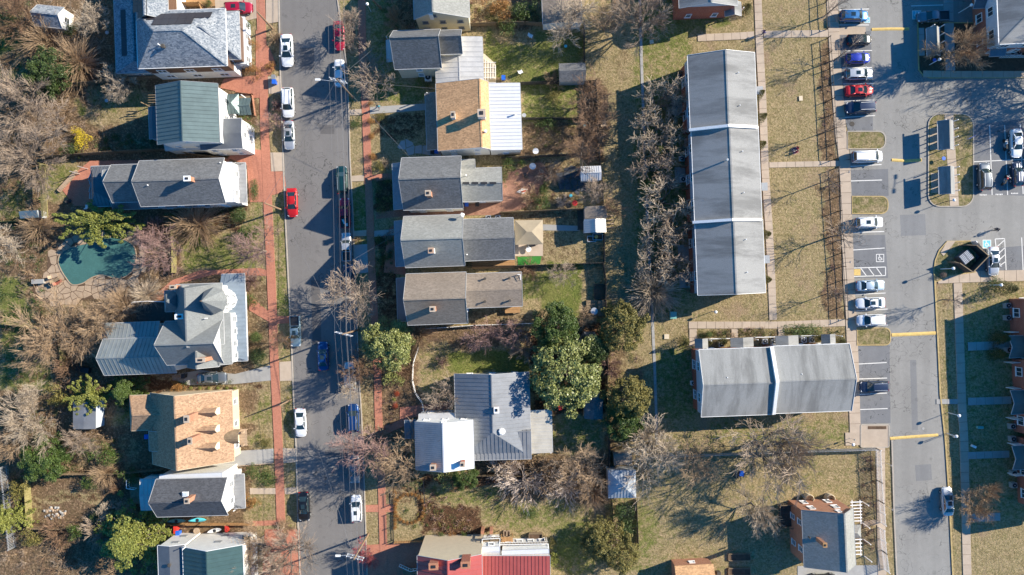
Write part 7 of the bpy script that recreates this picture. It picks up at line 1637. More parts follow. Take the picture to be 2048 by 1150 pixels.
# ================================================================ FENCES, POLES, SMALL THINGS
def fence(label, pts, h, style='board', mat='wood', seg=2.4, post=True, cat='fence', name=None, slat=.2):
    q = [Vector((*W(*p), 0)) for p in pts]; o = empty(name or {'board': 'board_fence', 'picket': 'picket_fence', 'rail': 'rail_fence', 'iron': 'iron_fence', 'wire': 'wire_fence'}[style], tuple(q[0]), label=label, cat=cat); m = M[mat]
    for i in range(len(q) - 1):
        L = (q[i + 1] - q[i]).length; n = max(1, round(L / seg))
        for k in range(n):
            a, b = q[i].lerp(q[i + 1], k / n), q[i].lerp(q[i + 1], (k + 1) / n); mb = MB()
            if post: mb.box(a.x, a.y, h / 2 + .05, .11, .11, h + .1); mb.build('post', m, o); mb = MB()
            a2, b2 = a.lerp(b, .03), a.lerp(b, .97); U = lambda v, z: (v.x, v.y, z)
            if style == 'board':
                nb = max(2, int((b2 - a2).length / slat)); d = (b2 - a2).normalized(); nn = Vector((-d.y, d.x, 0)) * .012
                for j in range(nb):
                    s0, s1 = a2.lerp(b2, j / nb), a2.lerp(b2, (j + .9) / nb); w_ = nn * (1 if j % 2 else -1); z_ = h + random.uniform(-.03, .02); mb.bar(U(s0 + w_, z_ / 2), U(s1 + w_, z_ / 2), .03, z_)
                mb.bar(U(a2, h * .85), U(b2, h * .85), .11, .07)
            elif style in ('picket', 'iron'):
                w_ = .09 if style == 'picket' else .035; nb = int((b2 - a2).length / (.24 if style == 'picket' else .14))
                for j in range(nb): p = a2.lerp(b2, (j + .5) / nb); mb.box(p.x, p.y, h / 2, w_, w_ * .6, h, math.atan2(b.y - a.y, b.x - a.x))
                for z in (.25 * h, .88 * h): mb.bar(U(a, z), U(b, z), .05, .06)
            elif style == 'rail':
                for z in (.45 * h, .97 * h): mb.bar(U(a, z), U(b, z), .06, .07)
            else:
                for z in (.1, h * .5, h): mb.bar(U(a, z), U(b, z), .03, .03)
                for j in range(8): p = a2.lerp(b2, j / 8); mb.bar(U(p, 0), U(a2.lerp(b2, (j + 1) / 8), h), .012, .012); mb.bar(U(p, h), U(a2.lerp(b2, (j + 1) / 8), 0), .012, .012)
            mb.build('panel', m, o)
        MB().box(q[i + 1].x, q[i + 1].y, h / 2 + .05, .11, .11, h + .1).build('post', m, o)
    return o
FE = [
 ('weathered board fence between the teal roofed yard and the long grey house', [(84, 316), (160, 312), (240, 306), (320, 302), (345, 302)], 1.9, 'board', 'wood'),
 ('dark board fence between the solar roofed house and the teal roofed yard', [(158, 172), (240, 163), (350, 155), (420, 150)], 1.8, 'board', 'wood'),
 ('green tinted board fence at the foot of the slatted walk on the left edge', [(-20, 447), (40, 443), (90, 436)], 1.7, 'board', 'woody'),
 ('pale board fence between pool yard and sunny side lawn', [(351, 461), (353, 500), (353, 545)], 1.7, 'board', 'woody'),
 ('weathered board fence along the shaded side of the charcoal roofed house drive', [(55, 947), (130, 945), (240, 944), (330, 936)], 1.6, 'board', 'wood'),
 ('board fence along the bottom of the left back garden', [(60, 1052), (120, 1054), (190, 1047)], 1.5, 'board', 'wood'),
 ('pale picket fence on the left side of the back garden', [(60, 948), (63, 1000), (66, 1052)], 1.6, 'board', 'woody'),
 ('tall leaning trellis fence in the lower left corner', [(16, 930), (22, 980), (28, 1040), (33, 1092)], 2.0, 'picket', 'galv'),
 ('board fence with kayaks leaning below the charcoal roofed house', [(325, 1046), (400, 1046), (510, 1046)], 1.2, 'board', 'deck'),
 ('board fence by the pale shade between metal wing and fallen tree', [(128, 680), (133, 728)], 1.6, 'board', 'woody'),
 ('thin pale rail fence at the left edge below the pool patio', [(-20, 645), (40, 650), (85, 656)], 1.5, 'board', 'woody'),
 ('board fence of the top edge yard behind the pale green roof', [(942, 53), (1000, 51), (1050, 50), (1084, 52)], 1.6, 'board', 'wood'),
 ('tall grey alley fence beside the upper green yard', [(1167, 50), (1167, 95), (1168, 128)], 1.8, 'board', 'wooddk'),
 ('dark board fence between the upper green yard and the next', [(1041, 170), (1100, 168), (1190, 166)], 1.7, 'board', 'wooddk'),
 ('dark board fence below the sunny green back yard', [(1041, 240), (1100, 240), (1150, 240), (1196, 236)], 1.7, 'board', 'wooddk'),
 ('long brown alley fence beside the brown bare trees', [(1190, 165), (1193, 230), (1196, 300), (1202, 360), (1205, 410)], 1.8, 'board', 'wooddk'),
 ('dark fence above the brick patio yard', [(1003, 318), (1070, 315), (1150, 311)], 1.8, 'board', 'wooddk'),
 ('grey board fence between patio yard and canopy yard', [(1000, 426), (1060, 424), (1120, 421), (1168, 419)], 1.9, 'board', 'wood'),
 ('board fence below the green turf mat', [(1028, 532), (1090, 530), (1150, 528), (1207, 526)], 1.7, 'board', 'wooddk'),
 ('alley fence at the end of the canopy yard', [(1207, 466), (1207, 526)], 1.7, 'board', 'wooddk'),
 ('curved alley fence behind the vivid green lawn', [(1205, 528), (1210, 560), (1209, 600), (1212, 640)], 1.8, 'board', 'wooddk'),
 ('thin white wire fence below the brown roofed house', [(852, 657), (900, 654), (950, 650), (1020, 648), (1070, 646)], 1.1, 'picket', 'white'),
 ('white curving picket fence on the lawn beside the charcoal metal roof', [(838, 694), (828, 725), (826, 760), (832, 785), (846, 805), (849, 825)], 1.2, 'picket', 'white'),
 ('rust brown fence down the alley beside the golden evergreens', [(1212, 690), (1213, 740), (1211, 800), (1217, 860), (1216, 930)], 1.8, 'board', 'wooddk'),
 ('board fence between the charcoal metal roof and the hedgerow', [(950, 948), (1000, 948), (1060, 949)], 1.4, 'board', 'wood'),
 ('dark hedge-side fence below the pyramid roofed shed', [(1222, 1000), (1224, 1040), (1226, 1080)], 1.7, 'board', 'wooddk'),
 ('long green-grey fence on the right of the dark hedge', [(1270, 998), (1272, 1040), (1274, 1090)], 1.7, 'board', 'wooddk'),
 ('brick-red fence piece at the end of the alley', [(1228, 900), (1228, 938)], 1.8, 'board', 'wood'),
 ('long trellis fence across the top of the lower right lawn', [(1300, 911), (1400, 908), (1500, 904), (1600, 900), (1750, 896)], 1.6, 'picket', 'galv'),
 ('white topped iron fence down the walk beside the lower right lawn, upper run', [(1750, 896), (1753, 960), (1756, 1000), (1760, 1044)], 1.9, 'picket', 'white'),
 ('white topped iron fence down the walk, lower run below the garden gate', [(1757, 1054), (1762, 1100), (1767, 1137)], 1.9, 'picket', 'white'),
 ('low fence rail between the alley and the lower right lawn', [(1560, 900), (1600, 898)], 1.0, 'rail', 'wooddk'),
 ('two-rail iron fence along the court walk, upper run', [(1647, -20), (1651, 60)], 1.5, 'rail', 'black'),
 ('two-rail iron fence along the court walk, long middle run', [(1653, 78), (1661, 200), (1668, 319)], 1.5, 'rail', 'black'),
 ('two-rail iron fence along the court walk, lower run', [(1670, 337), (1679, 480), (1685, 560), (1688, 638)], 1.5, 'rail', 'black'),
 ('iron railing of the brick walk beside the formal garden', [(784, 982), (785, 1008)], 1.1, 'iron', 'black'),
 ('iron railing below the formal garden gate', [(786, 1024), (788, 1080)], 1.1, 'iron', 'black'),
 ('low brick coloured fence at the end of the formal garden', [(790, 1083), (850, 1080)], .9, 'board', 'deck'),
 ('thin wire across the dark formal garden', [(848, 960), (850, 1004)], .9, 'rail', 'black'),
 ('dark gate fence at the end of the teal roofed house terrace', [(345, 302), (400, 312), (455, 318)], 1.6, 'board', 'wood'),
 ('low garden wall fence along the front of the teal roofed house', [(474, 186), (506, 190), (512, 232)], .7, 'board', 'brick2'),
 ('thin fence between brown roofed house and light grey house', [(930, 533), (1028, 532)], 1.3, 'board', 'wooddk'),
 ('gabion-like pale garden edge beside the cedar shingled house drive', [(468, 932), (548, 926)], .4, 'board', 'stone'),
 ('deck side railing fence beyond the top left drive', [(345, 12), (405, 12), (410, 25)], 1.6, 'board', 'deck'),
]
for f in FE: fence(*f)
# slatted pergola walk on the left
pg = empty('pergola_walk', (*W(87, 380), 0), label='long yellow-green slatted pergola walk down the left edge', cat='pergola')
for i in range(44):
    x, y = W(84 + i * .12, 330 + i * 2.35, 2.4); MB().box(x, y, 2.4, .95, .10, .14, R(1)).build('slat', M['woody'], pg)
for xx in (80, 90): MB().bar((*W(xx, 328, 2.3), 2.28), (*W(xx + 5, 434, 2.3), 2.28), .08, .14).build('beam', M['woody'], pg)
for yy in (330, 365, 400, 432):
    for xx in (81, 91): x, y = W(xx + 2, yy); MB().box(x, y, 1.1, .1, .1, 2.25).build('post', M['woody'], pg)
pg2 = empty('pergola_walk', (*W(87, 200), 0), label='upper stretch of pale boards between the grey bare trees on the left', cat='boardwalk')
for i in range(24): x, y = W(83 + i * .12, 205 + i * 4.0, .3); MB().box(x, y, .30, .9, .26, .05, R(random.uniform(-3, 3))).build('board', M['wood'], pg2)

# utility poles and wires -----------------------------------------------------
def pole(label, px, py, h, lean=(0, 0), arm=0, lamp=0, arms=1, tr=False):
    """px,py = foot in photo px"""
    x, y = W(px, py); o = empty('utility_pole', (x, y, 0), label=label, cat='utility pole'); t = Vector((x + lean[0], y + lean[1], h)); MB().tube((x, y, -.2), tuple(t), .17, .11, 10).build('mast', M['polewood'], o)
    for k in range(arms if arm else 0):
        z = h - .4 - k * .9; MB().bar((t.x - 1.3, t.y + arm * 1.3 * .25, z), (t.x + 1.3, t.y - arm * 1.3 * .25, z), .12, .12).build('crossarm', M['galv'], o)
        for s_ in (-1.2, -.5, .5, 1.2): MB().tube((t.x + s_, t.y - arm * s_ * .25, z + .05), (t.x + s_, t.y - arm * s_ * .25, z + .28), .05, .07, 6).build('insulator', M['white'], o)
    if tr: MB().tube((t.x + .35, t.y, h - 2.4), (t.x + .35, t.y, h - 1.4), .25, .25, 10).build('transformer', M['galv'], o)
    if lamp:
        a = Vector((t.x, t.y, h - 1.6)); b = a + Vector((lamp, .15, .7)); MB().tube(tuple(a), tuple(b), .045, .035, 6).build('lamp_arm', M['galv'], o); mb = MB(); mb.box(b.x + (-.25), b.y, b.z, .75, .30, .14); mb.box(b.x - .3, b.y, b.z - .08, .45, .22, .08); mb.build('lamp_head', M['white'], o)
    return t
P1 = pole('utility pole with a long street lamp arm over a white sedan', 706, 196, 10.5, (0, 0), 1, -2.9, 2, True)
P2 = pole('utility pole with a pale crossarm standing over the shaded lane by the evergreen', 716, 660, 10.5, (0, 0), 1, 0, 2)
P3 = pole('leaning utility pole with street lamp at the bottom of the street', 737, 1068, 10.5, (0, 0), 1, -2.4, 2)
P0 = pole('utility pole outside the top edge that carries the street wires', 688, -420, 10.5, (0, 0), 1); P5 = pole('utility pole outside the bottom edge that carries the street wires', 760, 1560, 10.5, (0, 0), 1)
Q1 = pole('thin wooden pole on the verge beside the red sedan', 564, 420, 6.9, (-.4, .3)); Q0 = pole('thin wooden pole on the verge at the top of the west walk', 546, 58, 7.2, (0, 0)); Q2 = pole('thin wooden pole on the west walk above the lower white sedan', 583, 799, 4.2, (-.6, -.3)); 
Q4 = pole('timber service pole in the shade between yards near the white pin shadow', 763, 17, 3, (-.9, .2))
def wire(a, b, sag, label, r=.014, n=10):
    mb = MB(); a, b = Vector(a), Vector(b); pr_ = a
    for i in range(1, n + 1):
        t = i / n; p = a.lerp(b, t); p.z -= sag * 4 * t * (1 - t); mb.tube(tuple(pr_), tuple(p), r, r, 4, False); pr_ = p
    mb.build('overhead_wire', M['wire'], label=label, cat='wire', group='overhead wires of the street', org=tuple(a))
nm = ['first', 'second', 'third', 'fourth']
for j, (pa, pb, t) in enumerate(((P0, P1, 'above the lamp pole'), (P1, P2, 'between the lamp pole and the crossarm pole'), (P2, P3, 'between the crossarm pole and the bottom lamp pole'), (P3, P5, 'below the bottom lamp pole'))):
    for k, s_ in enumerate((-1.2, -.3, .5, 1.2)): wire(pa + Vector((s_, -s_ * .25, -.1)), pb + Vector((s_, -s_ * .25, -.1)), .9, '%s overhead wire from the left, span %s' % (nm[k], t))
    wire(pa + Vector((.1, 0, -2.2)), pb + Vector((.1, 0, -2.2)), .8, 'thick low cable bundle, span %s' % t, .03)
for a, b, l in ((P1, (*W(785, 60, 6), 6), 'service wire from the lamp pole up to the tan house'), (P1, (*W(890, 178, 6), 6), 'service wire from the lamp pole across to the orange-tan roof'), (P1, (*W(820, 315, 6.4), 6.4), 'long service wire from the lamp pole down to the dark grey house'), (P1, Q1, 'service wire crossing the street to the thin pole by the red sedan'),
                (P2, (*W(580, 465, 7), 7), 'service wire crossing the street north of the crossarm pole'), (Vector((*W(705, 520, 8), 8)), (*W(812, 455, 6), 6), 'short bright service wire to the light grey house'), (P3, (*W(600, 800, 5), 5), 'service wire slanting up from the bottom lamp pole')): wire(a, b, .5, l, .02)
def lamp(label, px, py, h, dx=0, dy=0, head='ball', mat='white'):
    x, y = W(px, py); o = empty('lamp_post', (x, y, 0), label=label, cat='lamp post'); MB().tube((x, y, 0), (x, y, h), .06, .045, 8).build('post', M[mat], o); mb = MB()
    if head == 'ball': mb.rev([(.08, h), (.24, h + .12), (.26, h + .3), (.12, h + .46)], 10, x, y); mb.build('lamp_head', M['white'], o)
    else:
        for s_ in (-1, 1): mb.bar((x, y, h), (x + .15 * s_, y + .9 * s_, h + .05), .08, .08); mb.box(x + .15 * s_, y + 1.2 * s_, h, .35, .7, .16)
        mb.build('lamp_head', M['black'], o)
lamp('white footpath lamp beside the lower access road kerb', 1896, 825, 2.6); lamp('white footpath lamp near the rounded top right bed', 1858, 130, 2.6); lamp('white footpath lamp in the shaded bed by the apartment wall', 1917, 26, 3.0); lamp('white footpath lamp beside the kerb end below the lowest speed bump', 1893, 866, 2.3)
lamp('white footpath lamp by the shaded walk at the right', 1980, 570, 2.4); lamp('tall twin-headed lot lamp outside the right edge', 2062, 266, 13.2, head='twin', mat='black'); lamp('white lamp below the bin enclosure', 1880, 538, 3.2); lamp('dark path lamp at the foot of the parking island', 1888, 404, 2.4, mat='black')
lamp('white capped pin lamp in the shade at the top of the east walk', 742, 23, 2.8); lamp('white footpath lamp on the court lawn above the small service box', 1424, 623, 1.9); lamp('black path lamp on the lawn corner of the crosswise townhouses', 1695, 884, 1.7, mat='black')
def sign(label, px, py, rz, h=2.0, w=.5, hh=.6, mat='blue'):
    x, y = W(px, py); o = empty('sign_post', (x, y, 0), R(rz), label=label, cat='sign'); mb = MB(); mb.tube((0, 0, 0), (0, 0, h), .035, .035, 6); inst('post', mb.mesh('post', M['galv']), o); mb = MB(); mb.box(0, -.05, h - hh / 2, w, .03, hh); inst('sign_panel', mb.mesh('sign_panel', M[mat]), o)
sign('blue and white sign board on the right side of the parking island', 1928, 279, 30, 2.1, 1.3, .6, 'bluebin'); sign('plain post sign by the walk next to the white minivan', 1688, 347, 90, 1.9, .35, .5, 'paint'); sign('post sign by the kerb near the lower stalls', 1700, 876, 90, 1.6, .3, .4, 'paint')
sign('bay sign on the walk beside the empty disabled bay', 1690, 525, 90, 1.9, .32, .45, 'paint'); sign('bay sign on the walk by the red and silver cars', 1674, 161, 90, 2.0, .32, .45, 'paint'); sign('street sign at the concrete gap below the bottom lawn fence', 1894, 868, 20, 2.2, .5, .5, 'paint')
sign('street sign on the verge by the lower iron fence', 1770, 925, 60, 2.0, .3, .4, 'grey'); sign('slim verge sign halfway down the lower iron fence', 1772, 1012, 60, 2.0, .3, .4, 'grey')
# bins, air conditioners, boxes --------------------------------------------------
def wheelie(label, px, py, mat, rz=0, group=None):
    x, y = W(px, py); o = empty('wheelie_bin', (x, y, .05), R(rz), label=label, cat='wheelie bin', group=group); mb = MB(); mb.add([(-.24, -.24, .05), (.24, -.24, .05), (.24, .24, .05), (-.24, .24, .05), (-.3, -.32, .98), (.3, -.32, .98), (.3, .32, .98), (-.3, .32, .98)], [(3, 2, 1, 0), (4, 5, 6, 7), (0, 1, 5, 4), (1, 2, 6, 5), (2, 3, 7, 6), (3, 0, 4, 7)]); inst('bin_body', mb.mesh('bin_body', M[mat]), o)
    mb = MB(); mb.box(0, 0, 1.01, .64, .72, .06); mb.box(0, .38, .98, .5, .08, .06); inst('lid', mb.mesh('lid', M[mat]), o); 
    for s_ in (-.2, .2): mb = MB(); mb.tube((s_, .28, .12), (s_ + .06, .28, .12), .12, .12, 8); inst('wheel', mb.mesh('wheel', M['black']), o)
for a in [('blue wheelie bin on the concrete apron by the white estate car', 552, 167, 'bluebin'), ('dark grey wheelie bin above the blue one on the concrete apron', 551, 158, 'grey'), ('blue wheelie bin tucked below the brown shaded porch roof', 874, 305, 'bluebin'), ('black bin beside the blue bin below the brown shaded porch roof', 866, 306, 'black'), ('blue wheelie bin behind the dark grey house', 934, 410, 'bluebin'), ('black wheelie bin behind the dark grey house', 955, 410, 'black'),
          ('blue wheelie bin in the metal roofed yard by the glass lean-to', 1007, 159, 'bluebin'), ('blue wheelie bin at the cedar shingled house rear door', 299, 871, 'bluebin'), ('black wheelie bin left of the Victorian house drive', 372, 751, 'black'), ('blue bin under the rear steps of the charcoal roofed house', 290, 1036, 'bluebin'), ('blue wheelie bin outside the bottom left white house', 361, 1062, 'bluebin')]: wheelie(*a)
mb = MB(); 
def condenser(label, px, py, mat='galv', s_=.85, group='air conditioner units'):
    x, y = W(px, py); o = empty('air_conditioner', (x, y, 0), label=label, cat='air conditioner', group=group); MB().box(x, y, .45, s_, s_, .8, R(4)).build('casing', M[mat], o); MB().rev([(s_ * .42, .85), (s_ * .42, .89), (s_ * .3, .90)], 14, x, y).build('fan_grille', M['black'], o); MB().rev([(s_ * .12, .9), (s_ * .12, .93)], 8, x, y).build('fan_hub', M['galv'], o)
for a in [('white air conditioner below the grey shingled tan house', 857, 157, 'white', 1.1), ('left air conditioner behind the light grey house', 977, 437), ('right air conditioner behind the light grey house', 996, 437), ('topmost air conditioner along the right edge townhouses', 2010, 611), ('second air conditioner along the right edge townhouses', 2010, 635), ('third air conditioner along the right edge townhouses', 2012, 699), ('fourth air conditioner along the right edge townhouses', 2019, 851), ('fifth air conditioner along the right edge townhouses', 2020, 876), ('sixth air conditioner along the right edge townhouses', 2022, 944), ('seventh air conditioner along the right edge townhouses', 2022, 968),
          ('left air conditioner below the apartment block', 2006, 108), ('middle air conditioner below the apartment block', 2018, 108), ('right air conditioner below the apartment block', 2031, 108), ('upper air conditioner on the west patios of the long row', 1361, 319), ('air conditioner second down on the west patios of the long row', 1364, 360), ('air conditioner on the lawn corner of the long row top', 1360, 156), ('first air conditioner between the porches of the crosswise townhouses', 1440, 688), ('second air conditioner between the porches of the crosswise townhouses', 1527, 682), ('third air conditioner between the porches of the crosswise townhouses', 1545, 682), ('fourth air conditioner between the porches of the crosswise townhouses', 1604, 679), ('fifth air conditioner between the porches of the crosswise townhouses', 1620, 679), ('air conditioner beside the lower right brick house', 1589, 1069, 'grey'), ('small air conditioner beside the dark gate in the orange-tan house yard', 1000, 306, 'grey', .8), ('air conditioner at the crosswise townhouses brick gable', 1384, 765, 'white', .7)]: condenser(*a)
def box(name, label, px, py, sx, sy, h, mat, cat, rz=0, top=None, z=0):
    x, y = W(px, py); o = empty(name, (x, y, z), R(rz), label=label, cat=cat); mb = MB(); mb.box(0, 0, h / 2, sx, sy, h); inst('body', mb.mesh('body', M[mat]), o); mb = MB(); mb.box(0, 0, h + .03, sx * 1.06, sy * 1.06, .06); inst('lid', mb.mesh('lid', M[top or mat]), o); return o
box('transformer_box', 'pale teal transformer box on the lawn below the long townhouse row', 1344, 630, 1.0, 1.1, 1.0, 'green_box', 'utility box'); box('transformer_box', 'tan square hatch box on the lawn near the alley path', 1333, 673, .75, .75, .12, 'stan', 'hatch'); box('transformer_box', 'tan square hatch on the court lawn near its left side', 1601, 197, .55, .75, .1, 'stan', 'hatch', 4); box('transformer_box', 'tan square hatch on the grass beside the alley path at the top', 1303, 84, .6, .6, .1, 'stan', 'hatch', 8)
box('transformer_box', 'upper small pale box on the shaded right lawn', 1957, 854, .9, .4, .5, 'green_box', 'utility box'); box('transformer_box', 'lower tilted pale box on the shaded right lawn', 1945, 892, .7, .35, .4, 'white', 'utility box', -25); box('garden_table', 'pale grey table beside the pool patio on the left', 80, 563, 1.9, .7, .6, 'concg', 'table', 3)
box('storage_box', 'white frame on the grass strip of the alley', 1206, 247, .9, 1.0, .25, 'white', 'frame', 12, 'stone'); box('garden_stool', 'small blue stool on the pale patch under the very large bare tree', 1482, 946, .7, .8, .4, 'bluebin', 'stool', -12); box('garden_stool', 'dark stool beside the small blue stool', 1472, 950, .7, .8, .4, 'wooddk', 'stool', -12)
box('storage_box', 'dark trailer-like box left of the rear metal wing', 171, 738, 2.0, .8, .8, 'black', 'storage box', -14); box('storage_box', 'red cushion chest under the magnolia', 1122, 813, .9, .8, .5, 'redp', 'chest', 20); box('storage_box', 'tall brown compost bin by the garden house at the bottom', 1435, 1144, .6, .6, .8, 'wooddk', 'compost bin')
box('red_post_box', 'bright red ornament on the solar roofed house porch steps', 486, 117, 1.1, .3, .3, 'redp', 'cushion', -30, z=1.0)
# raised beds
def bed(label, px, py, sx, sy, rz=0, mat='wood', h=.35):
    x, y = W(px, py); o = empty('raised_bed', (x, y, 0), R(rz), label=label, cat='raised bed')
    for a, b, c, d in ((0, sy / 2, sx, .1), (0, -sy / 2, sx, .1), (sx / 2, 0, .1, sy - .1), (-sx / 2, 0, .1, sy - .1)): mb = MB(); mb.box(a, b, h / 2, c, d, h); inst('board', mb.mesh('board', M[mat]), o)
    mb = MB(); mb.box(0, 0, h * .35, sx - .1, sy - .1, h * .7); inst('soil', mb.mesh('soil', M['soil']), o)
bed('upper raised planting bed in the lower right shade', 1478, 1113, 3.6, 1.1, 1); bed('lower raised planting bed in the lower right shade', 1478, 1142, 3.6, 1.1, 0); bed('square timber planter against the white roof deck', 1071, 1075, 2.2, 1.7, 0, 'wood', .8); bed('left of the twin small planters by the cream wall', 1010, 1066, .45, .9, 0, 'stone'); bed('right of the twin small planters by the cream wall', 1017, 1066, .45, .9, 0, 'stone'); bed('black raised bed behind the vivid green lawn', 1199, 583, 1.7, 2.4, 0, 'wooddk', .6); bed('dark raised bed in the canopy yard corner', 1183, 478, 1.4, .9, 0, 'galv', .4); bed('curved pale edged bed at the foot of the corrugated shed', 1195, 474, 1.6, 1.0, 0, 'galv', .4)
dk = empty('wooden_platform', (*W(1194, 615), 0), label='pair of low grey wooden platforms with a round dish behind the vivid green lawn', cat='platform'); deck(dk, (1173, 600, 1196, 632), .4, 'wood'); deck(dk, (1196, 600, 1214, 632), .7, 'wood', vert=True); dk2 = empty('wooden_platform', (*W(1163, 455), 0), label='dark wooden platform left of the corrugated shed', cat='platform'); deck(dk2, (1155, 420, 1170, 460), .3, 'wooddk')
dk3 = empty('wooden_deck', (*W(985, 523), 0), label='orange wooden deck behind the light grey house', cat='deck'); deck(dk3, (944, 521, 1030, 537), .35, 'deck')
# patio furniture
def chair(label, px, py, rz, mat='wood', lounge=False, group=None):
    x, y = W(px, py); o = empty('lounger' if lounge else 'garden_chair', (x, y, .05), R(rz), label=label, cat='lounger' if lounge else 'chair', group=group); L = 1.1 if lounge else .5
    mb = MB(); mb.box(0, 0, .38, L, .55, .05); inst('seat', mb.mesh('seat', M[mat]), o); mb = MB(); mb.bar((-L / 2, 0, .4), (-L / 2 - .3, 0, .9), .55, .05); inst('backrest', mb.mesh('backrest', M[mat]), o)
    for a in (-1, 1):
        for b in (-1, 1): mb = MB(); mb.box(a * L * .45, b * .24, .19, .05, .05, .38); inst('leg', mb.mesh('leg', M[mat]), o)
chair('pale lounger nearest the left rim of the pool', 112, 552, 20, 'stone', True); chair('second pale lounger beside the left rim of the pool', 116, 561, 25, 'wood', True); chair('maroon cushioned lounger left of the pool', 121, 564, 30, 'brick', True); chair('dark chair on the brick terrace nearest the diagonal stone wall', 143, 402, 40, 'black'); chair('white chair at the lower corner of the brick terrace', 177, 413, 90, 'white')
chair('dark garden chair on the brick patio', 1050, 350, 100, 'black'); chair('dark bench on the top lawn of the canopy yard', 1064, 490, 10, 'black', True); chair('pale lawn chair in the upper green yard', 1042, 145, 30, 'white'); chair('white round-backed seat in the upper green yard, near the fence', 1062, 74, -20, 'white')
def tab(name, label, px, py, r, h, mat, cat, top=None):
    x, y = W(px, py); o = empty(name, (x, y, 0), label=label, cat=cat); MB().tube((x, y, .04), (x, y, h), .05, .05, 8).build('leg', M['black'], o); MB().rev([(r, h), (r, h + .05), (r * .95, h + .07)], 18, x, y).build('top', M[mat], o)
tab('garden_table', 'round blue and white table on the brick patio', 1065, 334, .55, .75, 'lamp' if 0 else 'galv', 'table'); tab('garden_table', 'round white table at the end of the orange-tan house yard', 1071, 304, .5, .7, 'white', 'table'); tab('garden_table', 'round dish table on the low wooden platforms', 1187, 622, .6, 1.0, 'galv', 'table'); tab('garden_table', 'white fire bowl on the concrete pad below the canopy', 1057, 499, .45, .6, 'white', 'fire bowl'); tab('planter', 'teal round tub in the shaded corner of the upper green yard', 1131, 94, .25, .4, 'tealp', 'tub'); tab('planter', 'round dark tub by the lower alley fence', 1048, 232, .35, .5, 'galv', 'tub'); tab('planter', 'bright blue round tub on the brick patio yard corner', 1141, 392, .28, .5, 'tealp', 'tub'); tab('planter', 'turquoise ball tub under the brown alley trees', 1168, 253, .28, .5, 'tealp', 'tub'); tab('planter', 'rust red tub beside the cream speckled shrub', 1149, 407, .45, .5, 'redp', 'tub'); tab('planter', 'blue round bin beside the mailbox shelters', 1880, 319, .33, .95, 'bluebin', 'bin'); tab('planter', 'blue round bin in the shaded top right bed', 1862, 124, .3, .95, 'bluebin', 'bin'); tab('planter', 'round tyre on the shaded yard by the teal roofed house', 215, 202, .3, .25, 'galv', 'tub'); tab('planter', 'round tub left of the solar roofed house', 217, 67, .3, .4, 'galv', 'tub'); tab('planter', 'yellow tub below the white metal roof', 962, 307, .28, .4, 'yellow', 'tub')
tab('planter', 'tiny yellow pot behind the corrugated shed', 1192, 474, .3, .4, 'yellow', 'pot'); tab('garden_table', 'small round table in the middle of the shaded canopy yard corner', 1197, 508, .35, .6, 'wood', 'table')
x, y = W(1045, 383); o = empty('parasol', (x, y, 0), label='folded white and orange parasol lying on the brick patio', cat='parasol'); mb = MB(); mb.add([(x - 1.0, y - .1, .12), (x - .1, y + .5, .18), (x + .9, y + .35, .12), (x + .1, y - .45, .2)], [(0, 3, 2, 1)]); mb.add([(x - 1.0, y - .1, .07), (x - .1, y + .5, .1), (x + .9, y + .35, .07), (x + .1, y - .45, .1)], [(0, 1, 2, 3)]); mb.build('canopy_cloth', M['white'], o); mb = MB(); mb.box(x + .2, y, .22, .8, .3, .06, .3); mb.build('orange_panel', M['redp'], o)
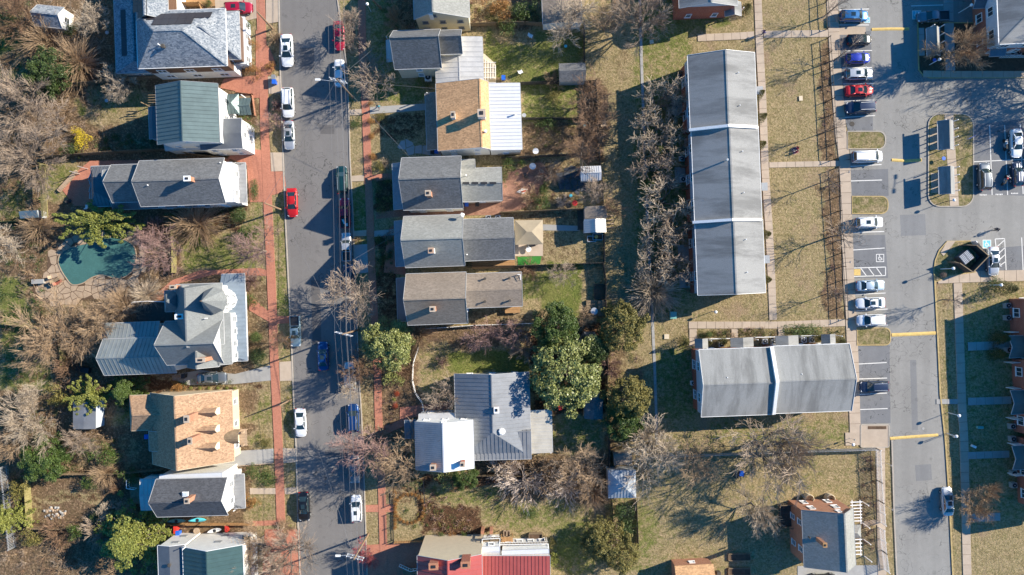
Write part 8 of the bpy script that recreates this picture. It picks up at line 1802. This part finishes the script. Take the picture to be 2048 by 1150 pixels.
# boats and kayaks beside the charcoal roofed house
def kayak(label, px, py, L, mat, rz=2):
    x, y = W(px, py); o = empty('kayak', (x, y, .3), R(rz), label=label, cat='kayak'); mb = MB(); n = 9; rings = []
    for i in range(n): t = i / (n - 1) * 2 - 1; w_ = .36 * (1 - t * t) ** .6 + .01; rings.append([(t * L / 2, w_ * math.cos(a), .12 + .2 * t * t + .16 * math.sin(a)) for a in [k * math.pi / 4 for k in range(8)]])
    mb.add([p for r_ in rings for p in r_], [(k * 8 + i, k * 8 + (i + 1) % 8, (k + 1) * 8 + (i + 1) % 8, (k + 1) * 8 + i) for k in range(n - 1) for i in range(8)]); inst('hull', mb.mesh('hull', M[mat], True), o); mb = MB(); mb.rev([(.25, .26), (.27, .32), (.2, .32)], 10, 0, 0); inst('cockpit', mb.mesh('cockpit', M['black']), o)
kayak('bright blue kayak on the fence below the charcoal roofed house', 398, 1038, 3.0, 'cyanp' if 0 else 'tealp'); kayak('green kayak left of the bright blue one', 356, 1040, 3.2, 'lf_box' if 0 else 'green_box'); kayak('upturned white dinghy beside the bottom left white house', 432, 1059, 2.4, 'white', 12)
box('red_chest', 'left bright red stand outside the bottom left white house', 356, 1056, .5, 1.2, 1.0, 'redp', 'stand'); box('red_chest', 'right bright red stand outside the bottom left white house', 457, 1054, .35, 1.1, 1.0, 'redp', 'stand'); tab('planter', 'coiled tarp drum beside the white dinghy', 396, 1060, .55, .5, 'stone', 'drum')
lf = empty('log_pile', (*W(1219, 445), 0), label='stack of split logs against the corrugated shed on the alley', cat='log pile')
for i in range(16): x, y = W(1216 + (i % 4) * 2.4, 432 + (i // 4) * 8); MB().tube((x - .2, y, .15 + (i % 2) * .2), (x + .3, y + .05, .15 + (i % 2) * .2), .11, .11, 7).build('log', M['stone'], lf)
lf = empty('brush_logs', (*W(47, 575), 0), label='bundles of cut pale branches at the left edge beside the pool patio', cat='branch pile')
for i in range(26): x, y = W(44 + random.uniform(-8, 10), 548 + i * 1.9); a = random.uniform(-.6, .6); MB().tube((x - .5, y - .3 * a, .2), (x + .5, y + .4 * a, .3), .06, .04, 5).build('branch', M['wood'], lf)
# alley footpath between the alley and the court
slabwalk([(1279, -20), (1281, 60), (1284, 150), (1288, 260), (1293, 400), (1299, 520), (1305, 640), (1309, 730), (1313, 850), (1314, 890)], 5.5, 19, M['concg'], .06)
thick('wheel_track', [(1240, 60), (1246, 60), (1262, 640), (1256, 640)], M['stone'], .012) if 0 else None
